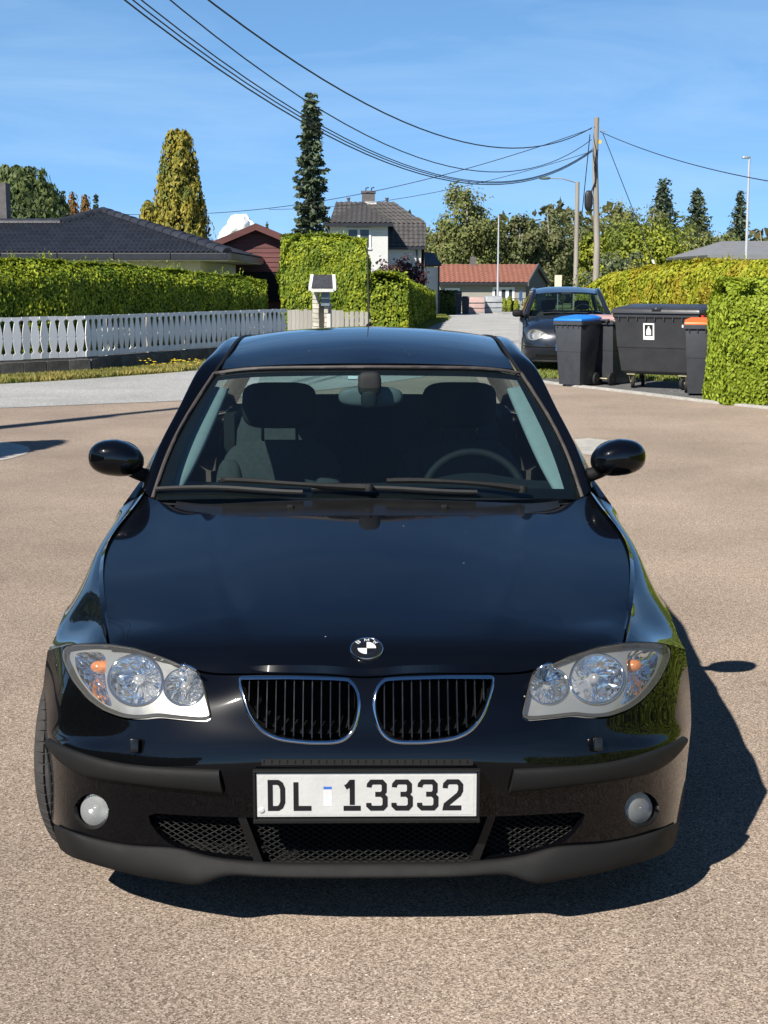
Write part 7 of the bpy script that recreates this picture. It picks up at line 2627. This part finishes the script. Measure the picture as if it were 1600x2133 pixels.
# low dark railing in front of the far house
o = Vector((at(1060, 640, 112).x, 112, terrain(112))); rl_ = empty('railing', o); tag(rl_, 'low dark metal railing before the red-tiled house', 'railing')
for z in (.55, 1.0):
    mb = MB(); mb.box((0, 0, z), (8.5, .05, .06)); mb.build('rail', M_wire, rl_)
for i in range(9):
    mb = MB(); mb.box((-4.2 + i * 1.05, 0, .5), (.06, .06, 1.05)); mb.build('post', M_wire, rl_)
# =================================================================== trees and shrubs
M_bark = mat('bark_brown', (.10, .075, .055), .95, var=.35, vscale=4, bump=.6, bscale=20)
M_birchbark = mat('birch_bark', (.55, .53, .48), .8, var=.5, vscale=6, stretch=(1, 1, 3), col2=(.12, .11, .10))
L_birch = leaf_mat('birch_leaves', (.12, .155, .045), (.29, .32, .10), (.20, .20, .075), trans=.3, nscale=.6)
L_birch2 = leaf_mat('aspen_leaves', (.11, .14, .055), (.26, .28, .11), (.17, .175, .08), trans=.3, nscale=.5)
L_dark = leaf_mat('dark_evergreen', (.055, .085, .028), (.16, .20, .06), (.08, .11, .035), trans=.15, nscale=.7)
L_spruce = leaf_mat('spruce_needles', (.045, .07, .04), (.14, .18, .10), (.06, .08, .045), trans=.1, nscale=.9)
L_gold = leaf_mat('golden_conifer', (.20, .17, .022), (.50, .40, .055), (.15, .17, .03), trans=.2, nscale=1.0)
L_red = leaf_mat('rust_conifer', (.22, .10, .03), (.36, .17, .05), (.16, .12, .03), trans=.2, nscale=1.5)
L_thuja = leaf_mat('thuja_tree', (.16, .21, .02), (.44, .46, .05), (.10, .14, .025), trans=.25, nscale=.45)
L_grey = leaf_mat('willow_grey', (.11, .14, .06), (.22, .25, .13), trans=.25, nscale=1.2)
L_purple = leaf_mat('purple_leaves', (.045, .022, .028), (.13, .06, .065), trans=.2, nscale=1.5)
L_far = leaf_mat('far_wood', (.07, .085, .025), (.16, .155, .05), (.12, .10, .04), trans=.2, nscale=.2)

def tree_root(name, label, cat, x, d, group=None):
    o = Vector((x, d, terrain(d)))
    r = empty(name, o); tag(r, label, cat, group)
    return r, o

def broadleaf(label, u, vt, wpx, d, m, bark=None, n=7000, leaf=.24, crown_lo=.22, seed=0, droop=.0, gaps=1.0, name='broadleaf_tree', cat='tree', shape=1.0, group=None, stems=1, clump=.13):
    x = at(u, 600, d).x; H = zat(vt, d) - terrain(d); Wd = wpx / F * d
    root, o = tree_root(name, label, cat, x, d, group)
    rs = np.random.RandomState(100 + seed)
    mb = MB()
    # trunk and limbs
    tips = []
    for st in range(stems):
        bx, by = rs.uniform(-.12, .12, 2) * (stems - 1) * Wd * .3
        tp_ = Vector((bx + rs.uniform(-.1, .1) * Wd, by, H * .88))
        tr = [Vector((bx * .3, by * .3, -.2)), Vector((bx * .6 + rs.uniform(-.03, .03) * Wd, by, H * .3)), Vector((bx + rs.uniform(-.05, .05) * Wd, by, H * .6)), tp_]
        rad = .022 * H / math.sqrt(stems)
        mb.tube(tr, [rad * 1.15, rad * .85, rad * .5, rad * .12], 8)
        for q in range(11):
            t = rs.uniform(crown_lo + .02, .85)
            base = Vector(curve([tuple(p) for p in tr], 20)[int(t * 19)])
            an = rs.uniform(0, 2 * math.pi); ln = Wd * .5 * rs.uniform(.55, .95) * (1 - .5 * max(0, t - .5))
            e = base + Vector((math.cos(an) * ln, math.sin(an) * ln, ln * rs.uniform(.25, .8)))
            mid = (base + e) / 2 + Vector((0, 0, ln * .08))
            mb.tube([base, mid, e], [rad * .38, rad * .22, rad * .06], 5); tips.append(e); tips.append(mid)
    mb.build('trunk', bark or M_bark, root, smooth=60)
    # crown: clumps through the volume, leaves round each clump
    k = int(70 * gaps)
    cl = []
    while len(cl) < k:
        p = rs.uniform(-1, 1, 3)
        zf = (p[2] + 1) / 2
        rad = (math.sin(math.pi * min(1, zf * .82 + .18)) ** .6) * (1 if shape == 1 else 1 - .35 * zf)
        if p[0] ** 2 + p[1] ** 2 > rad ** 2 or (p[0] ** 2 + p[1] ** 2 < .12 * rad ** 2 and rs.rand() < .5): continue
        cl.append((p[0] * Wd / 2 * .92, p[1] * Wd / 2 * .92, H * (crown_lo + (1 - crown_lo - .05) * zf)))
    cl = np.array(cl + [tuple(t) for t in tips if t.z > H * crown_lo])
    idx = rs.randint(0, len(cl), n)
    sz = rs.uniform(.5, 1.4, len(cl)) * Wd * clump
    off = rs.normal(size=(n, 3)) * .5
    off[:, 2] *= .75
    C = cl[idx] + off * sz[idx][:, None]
    if droop: C[:, 2] -= np.abs(rs.normal(size=n)) * droop * sz[idx] * 2
    C[:, 2] = np.clip(C[:, 2], H * crown_lo * .75, H * 1.0)
    D_ = rs.normal(size=(n, 3)); D_[:, 2] -= droop * 2
    sc = rs.uniform(.6, 1.3, n)
    ctr = np.array([0, 0, H * .55]); fc = off * .8 + (C - ctr) / (np.linalg.norm(C - ctr, axis=1, keepdims=True) + 1e-6) * .45 + np.array([0, 0, .12])
    leaves_mesh('crown', C, D_, leaf * .62 * sc, leaf * sc, m, root, face=fc, loose=.5)
    return root

def conifer(label, u, vt, wpx, d, m, n_whorl=26, leaf=.26, dens=22, lo=.06, seed=0, droop=.35, name='conifer', power=.85, ragged=.25, group=None):
    x = at(u, 600, d).x; H = zat(vt, d) - terrain(d); Wd = wpx / F * d
    root, o = tree_root(name, label, 'tree', x, d, group)
    rs = np.random.RandomState(300 + seed)
    mb = MB(); mb.tube([(0, 0, -.2), (0, 0, H * .5), (0, 0, H * .99)], [.016 * H, .009 * H, .01], 8); 
    Cs = []; Ds = []; Ss = []
    for w in range(n_whorl):
        f = (w + rs.uniform(0, .5)) / n_whorl
        z = H * (lo + (1 - lo) * f)
        Lb = Wd / 2 * max(.05, (1 - f) ** power) * 1.0
        nb = rs.randint(7, 11)
        for b in range(nb):
            an = rs.uniform(0, 2 * math.pi); L_ = Lb * rs.uniform(1 - ragged, 1 + ragged * .5)
            dirv = np.array([math.cos(an), math.sin(an), 0])
            if b < 4: mb.tube([(0, 0, z), tuple(dirv * L_ * .6 + np.array([0, 0, z - droop * L_ * .25])), tuple(dirv * L_ + np.array([0, 0, z - droop * L_ * .3]))], [.02 * H / 8, .012 * H / 8, .004], 4)
            k = max(4, int(dens * L_ / (Wd / 2)) + 3)
            t = rs.rand(k) ** .7
            c = dirv[None] * (L_ * t)[:, None]
            c[:, 2] = z - droop * L_ * np.sin(t * 2.2) * .55 + .12 * L_ * t ** 3
            c += rs.normal(size=(k, 3)) * np.array([.09, .09, .05]) * (Wd * .5) * .8
            Cs.append(c); dd = dirv[None] * 1.0 + rs.normal(size=(k, 3)) * .55; dd[:, 2] -= droop * .6; Ds.append(dd); Ss.append(rs.uniform(.6, 1.25, k))
    # leader
    k = 16; zz = H * rs.uniform(.95, 1.0, k); Cs.append(np.stack([rs.normal(size=k) * .03, rs.normal(size=k) * .03, zz], 1)); Ds.append(np.stack([rs.normal(size=k) * .5, rs.normal(size=k) * .5, np.ones(k)], 1)); Ss.append(np.full(k, .6))
    mb.build('trunk', M_bark, root, smooth=60)
    C = np.concatenate(Cs); D_ = np.concatenate(Ds); S = np.concatenate(Ss)
    leaves_mesh('crown', C, D_, leaf * .5 * S, leaf * S, m, root)
    return root

def column_conifer(label, u, vt, wpx, d, m, n=9000, leaf=.16, seed=0, name='columnar_conifer', flat=.0, lean=0.0, lo=.04, group=None, bulge=.35):
    """dense upright conifer: flame-shaped tufts on a spindle"""
    x = at(u, 600, d).x; H = zat(vt, d) - terrain(d); Wd = wpx / F * d
    root, o = tree_root(name, label, 'tree', x, d, group)
    rs = np.random.RandomState(500 + seed)
    mb = MB(); mb.tube([(0, 0, -.2), (lean * .5, 0, H * .5), (lean, 0, H * .93)], [.02 * H, .015 * H, .02], 8); mb.build('trunk', M_bark, root, smooth=60)
    def rad(f):
        f = np.asarray(f)
        return Wd / 2 * np.minimum(1, (f / bulge) ** .35 * .3 + .72) * np.clip((1 - f) / (1 - bulge), 0, 1) ** .62
    k = 120
    f = rs.rand(k) ** .9 * .94; an = rs.uniform(0, 2 * math.pi, k); rr = rad(f) * rs.uniform(.72, 1.05, k)
    tc = np.stack([np.cos(an) * rr + lean * f, np.sin(an) * rr, H * (lo + (1 - lo) * f)], 1)
    th = np.minimum(H * .10 * rs.uniform(.6, 1.3, k), (1.0 - f) * H * .9 + .01); tw = Wd * .13 * rs.uniform(.7, 1.3, k)
    idx = rs.randint(0, k, n)
    s = rs.rand(n)
    a2 = rs.uniform(0, 2 * math.pi, n); q = np.sqrt(rs.rand(n)) * (np.sin(math.pi * np.clip(s * .85 + .1, 0, 1)))
    C = tc[idx] + np.stack([np.cos(a2) * q * tw[idx], np.sin(a2) * q * tw[idx], (s - .5) * 2 * th[idx]], 1)
    n2 = n // 3
    f2 = rs.rand(n2); an2 = rs.uniform(0, 2 * math.pi, n2); r2 = rad(f2) * rs.uniform(.55, .9, n2)
    C2 = np.stack([np.cos(an2) * r2 + lean * f2, np.sin(an2) * r2, H * (lo + (1 - lo) * f2)], 1)
    C = np.concatenate([C, C2]); C[:, 2] = np.minimum(C[:, 2], H)
    N_ = len(C)
    D_ = np.stack([C[:, 0] * .4, C[:, 1] * .4, np.full(N_, 1.0)], 1) + rs.normal(size=(N_, 3)) * .5
    sc = rs.uniform(.6, 1.3, N_)
    q2 = np.concatenate([np.stack([np.cos(a2) * q, np.sin(a2) * q, np.zeros(n)], 1), np.zeros((n2, 3))])
    fc = np.stack([C[:, 0], C[:, 1], np.full(N_, Wd * .12)], 1) / (Wd / 2) + q2 * .9
    leaves_mesh('crown', C, D_, leaf * .55 * sc, leaf * 1.2 * sc, m, root, face=fc, loose=.45)
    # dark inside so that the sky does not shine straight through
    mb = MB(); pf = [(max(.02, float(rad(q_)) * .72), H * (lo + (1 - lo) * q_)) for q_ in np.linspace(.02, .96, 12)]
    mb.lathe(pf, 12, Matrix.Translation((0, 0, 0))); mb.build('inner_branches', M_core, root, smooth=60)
    return root

column_conifer('big rounded dark evergreen tree above the black roof at the left edge', 45, 346, 225, 62, L_dark, 24000, .20, seed=1, name='evergreen_tree', bulge=.55)
column_conifer('rust-brown conifer left of centre in the small cluster above the black roof', 158, 400, 46, 68, L_red, 3500, .13, seed=1)
column_conifer('rust-brown conifer right of centre in the small cluster above the black roof', 184, 406, 44, 69, L_red, 3200, .13, seed=2)
conifer('small dark spruce tip left of the rust-brown conifers', 139, 398, 40, 74, L_spruce, 40, .2, 16, seed=3)
conifer('small dark spruce tip right of the rust-brown conifers', 206, 404, 48, 74, L_spruce, 40, .2, 16, seed=4)
column_conifer('tall golden columnar conifer behind the black-roofed bungalow', 383, 270, 112, 54, L_gold, 15000, .15, seed=5, lean=-.12, bulge=.42)
column_conifer('short yellowish conifer left of the tall golden one', 313, 418, 70, 56, L_gold, 4000, .15, seed=6)
conifer('very tall narrow dark spruce in front of the white villa', 650, 192, 84, 74, L_spruce, 46, .34, 30, lo=.12, seed=7, droop=.55, power=.42, ragged=.32, name='spruce_tree')
broadleaf('leafy birch rising above the red-tiled house beside the villa', 968, 346, 175, 136, L_birch, M_birchbark, 22000, .32, .10, seed=8, droop=.5, gaps=1.1, name='birch_tree', shape=.8)
G_ = 'trees behind the red-tiled house'
broadleaf('loose leafy tree just right of the birch behind the white flagpole', 1078, 415, 105, 138, L_birch2, M_birchbark, 9000, .34, .08, seed=9, droop=.3, gaps=.7, name='aspen_tree', group=G_)
broadleaf('loose leafy tree left of the wooden lamp post', 1140, 410, 105, 140, L_birch2, M_birchbark, 9000, .34, .08, seed=10, droop=.3, gaps=.7, name='aspen_tree', group=G_)
broadleaf('leafy tree directly behind the wooden lamp post', 1196, 418, 95, 146, L_birch2, M_birchbark, 9000, .34, .08, seed=11, droop=.3, gaps=.9, name='aspen_tree', group=G_)
G2_ = 'trees behind the utility pole'
broadleaf('tall drooping birch directly right of the utility pole', 1280, 378, 125, 150, L_birch, M_birchbark, 12000, .33, .06, seed=12, droop=.9, gaps=1.1, name='birch_tree', group=G2_)
broadleaf('drooping birch right of the tall one behind the utility pole', 1352, 402, 110, 152, L_birch, M_birchbark, 10000, .33, .06, seed=13, droop=.9, gaps=1.0, name='birch_tree', group=G2_)
conifer('tallest dark spruce of the three at the right, nearest the pole', 1377, 373, 135, 165, L_spruce, 44, .5, 26, seed=14, name='spruce_tree', lo=.2)
conifer('middle dark spruce of the three at the right', 1446, 393, 125, 165, L_spruce, 42, .5, 26, seed=15, name='spruce_tree', lo=.2)
conifer('slender dark spruce beside the white street lamp', 1535, 398, 90, 165, L_spruce, 40, .45, 22, seed=16, name='spruce_tree', lo=.2)
G3_ = 'birches above the golden hedge'
broadleaf('bushy olive birch below the middle spruce', 1432, 448, 110, 140, L_birch, M_birchbark, 10000, .33, .05, seed=17, droop=.5, gaps=1.1, name='birch_tree', group=G3_)
broadleaf('bushy olive birch left of the white street lamp', 1500, 455, 100, 142, L_birch, M_birchbark, 9500, .33, .05, seed=18, droop=.5, gaps=1.0, name='birch_tree', group=G3_)
broadleaf('bushy olive birch at the right edge behind the grey roof', 1585, 458, 110, 142, L_birch, M_birchbark, 9500, .33, .05, seed=19, droop=.5, gaps=.9, name='birch_tree', group=G3_)
broadleaf('large rounded yellow-green thuja behind the utility pole', 1335, 452, 200, 76, L_thuja, None, 24000, .20, .03, seed=20, gaps=1.6, clump=.17, name='thuja_tree')
broadleaf('narrower yellow-green thuja left of the utility pole', 1236, 462, 80, 78, L_thuja, None, 9000, .20, .03, seed=21, gaps=1.3, name='thuja_tree')
broadleaf('grey-green willow shrub at the foot of the utility pole', 1290, 528, 165, 60, L_grey, None, 9000, .17, .05, seed=22, gaps=1.3, name='willow_shrub', cat='shrub', stems=3)
broadleaf('purple-leaved shrub in front of the white villa wall', 833, 524, 110, 82, L_purple, None, 4000, .20, .12, seed=23, gaps=.8, name='purple_shrub', cat='shrub', stems=3)
broadleaf('olive shrub left of the purple one behind the roadside hedge', 797, 552, 50, 76, L_thuja, None, 1500, .18, .1, seed=24, name='garden_shrub', cat='shrub')
conifer('tiny conifer tip behind the dark red building', 558, 462, 26, 95, L_dark, 26, .2, 14, seed=25)
broadleaf('small golden shrub beside the bungalow roof corner', 444, 484, 26, 60, L_gold, None, 900, .14, .1, seed=26, name='garden_shrub', cat='shrub')
for i, (u, vt) in enumerate(((1050, 622), (1062, 618), (1075, 624), (1098, 620), (1110, 622))):
    column_conifer(('first', 'second', 'third', 'fourth', 'fifth')[i] + ' small thuja from the left in the row before the red-tiled house', u, vt, 14, 110, L_thuja, 700, .18, seed=30 + i, group='small thujas before the red-tiled house')
# tree left of the forecourt: its shadow falls on the driveway, the car's flank mirrors it
r_, o_ = tree_root('evergreen_tree', 'dark evergreen tree left of the forecourt', 'tree', -6.3, 9.9)
mb = MB(); mb.tube([(0, 0, -.2), (0, 0, 2.5), (0, 0, 4.3)], [.14, .1, .02], 8); mb.build('trunk', M_bark, r_, smooth=60)
rs = np.random.RandomState(77); n = 12000
f = rs.rand(n); an = rs.uniform(0, 2 * math.pi, n); rr = 1.35 * (1 - f) ** .6 * rs.uniform(.3, 1.05, n)
leaves_mesh('crown', np.stack([np.cos(an) * rr, np.sin(an) * rr, .25 + 4.35 * f], 1), rs.normal(size=(n, 3)) + np.array([0, 0, .6]), rs.uniform(.06, .12, n), rs.uniform(.12, .22, n), L_dark, r_)
hedge('hedge', 'shaded dark hedge along the left side of the forecourt', [(-7.2, 6.5), (-6.6, 1), (-6.4, -6)], 1.2, [2.3, 2.4, 2.3], L_dark, M_core, leaf=(.09, .14), dens=350, seed=21.0)
# far wood closing the horizon
n = 34000
xx = NR.uniform(-260, 260, n); bands = NR.randint(0, 2, n)
yy = 210 + bands * 40 + NR.uniform(-6, 6, n)
ht = 9.5 + 3.0 * np.sin(xx * .07 + bands) + 2.2 * np.sin(xx * .23 + 1.3 + bands * 2) + 1.4 * np.sin(xx * .61 + bands)
zz = -2.2 + ht * NR.rand(n) ** .8
o = leaves_mesh('far_wood', np.stack([xx, yy, zz], 1), NR.normal(size=(n, 3)), NR.uniform(.8, 1.6, n), NR.uniform(1.0, 2.0, n), L_far)
tag(o, 'distant belt of olive-green woodland on the horizon', 'woodland', kind='stuff')

# =================================================================== small cumulus over the dark red building
M_cloud = mat('cloud_white', (.93, .94, .96), 1.0, spec=0.0, var=.02, vscale=.02)
dC = 1500.0
c0 = at(495, 470, dC)
bmC = bmesh.new()
rc = random.Random(4)
for (du, dv, s) in ((-14, 12, 17), (2, -2, 22), (20, 4, 17), (-28, 22, 12), (30, 16, 13), (8, 18, 24), (-6, 26, 20), (34, 26, 11), (14, -12, 12), (-8, -8, 11)):
    p = at(495 + du, 472 + dv, dC + rc.uniform(-12, 12)) - c0
    bmesh.ops.create_icosphere(bmC, subdivisions=4, radius=s / F * dC, matrix=Matrix.Translation(p))
for v in bmC.verts:
    q = v.co * .16
    v.co += v.normal * 0
bmC.normal_update()
for v in bmC.verts:
    q = np.array([[v.co.x, v.co.y, v.co.z]])
    v.co += v.normal * (float(wob(q, .30, 2.0)[0]) * 1.6 + float(wob(q, .9, 5.0)[0]) * .7)
o = bm_obj('cloud', bmC, M_cloud, None, smooth=180, loc=c0, recalc=False)
tag(o, 'small white cumulus cloud over the dark red gable', 'cloud')
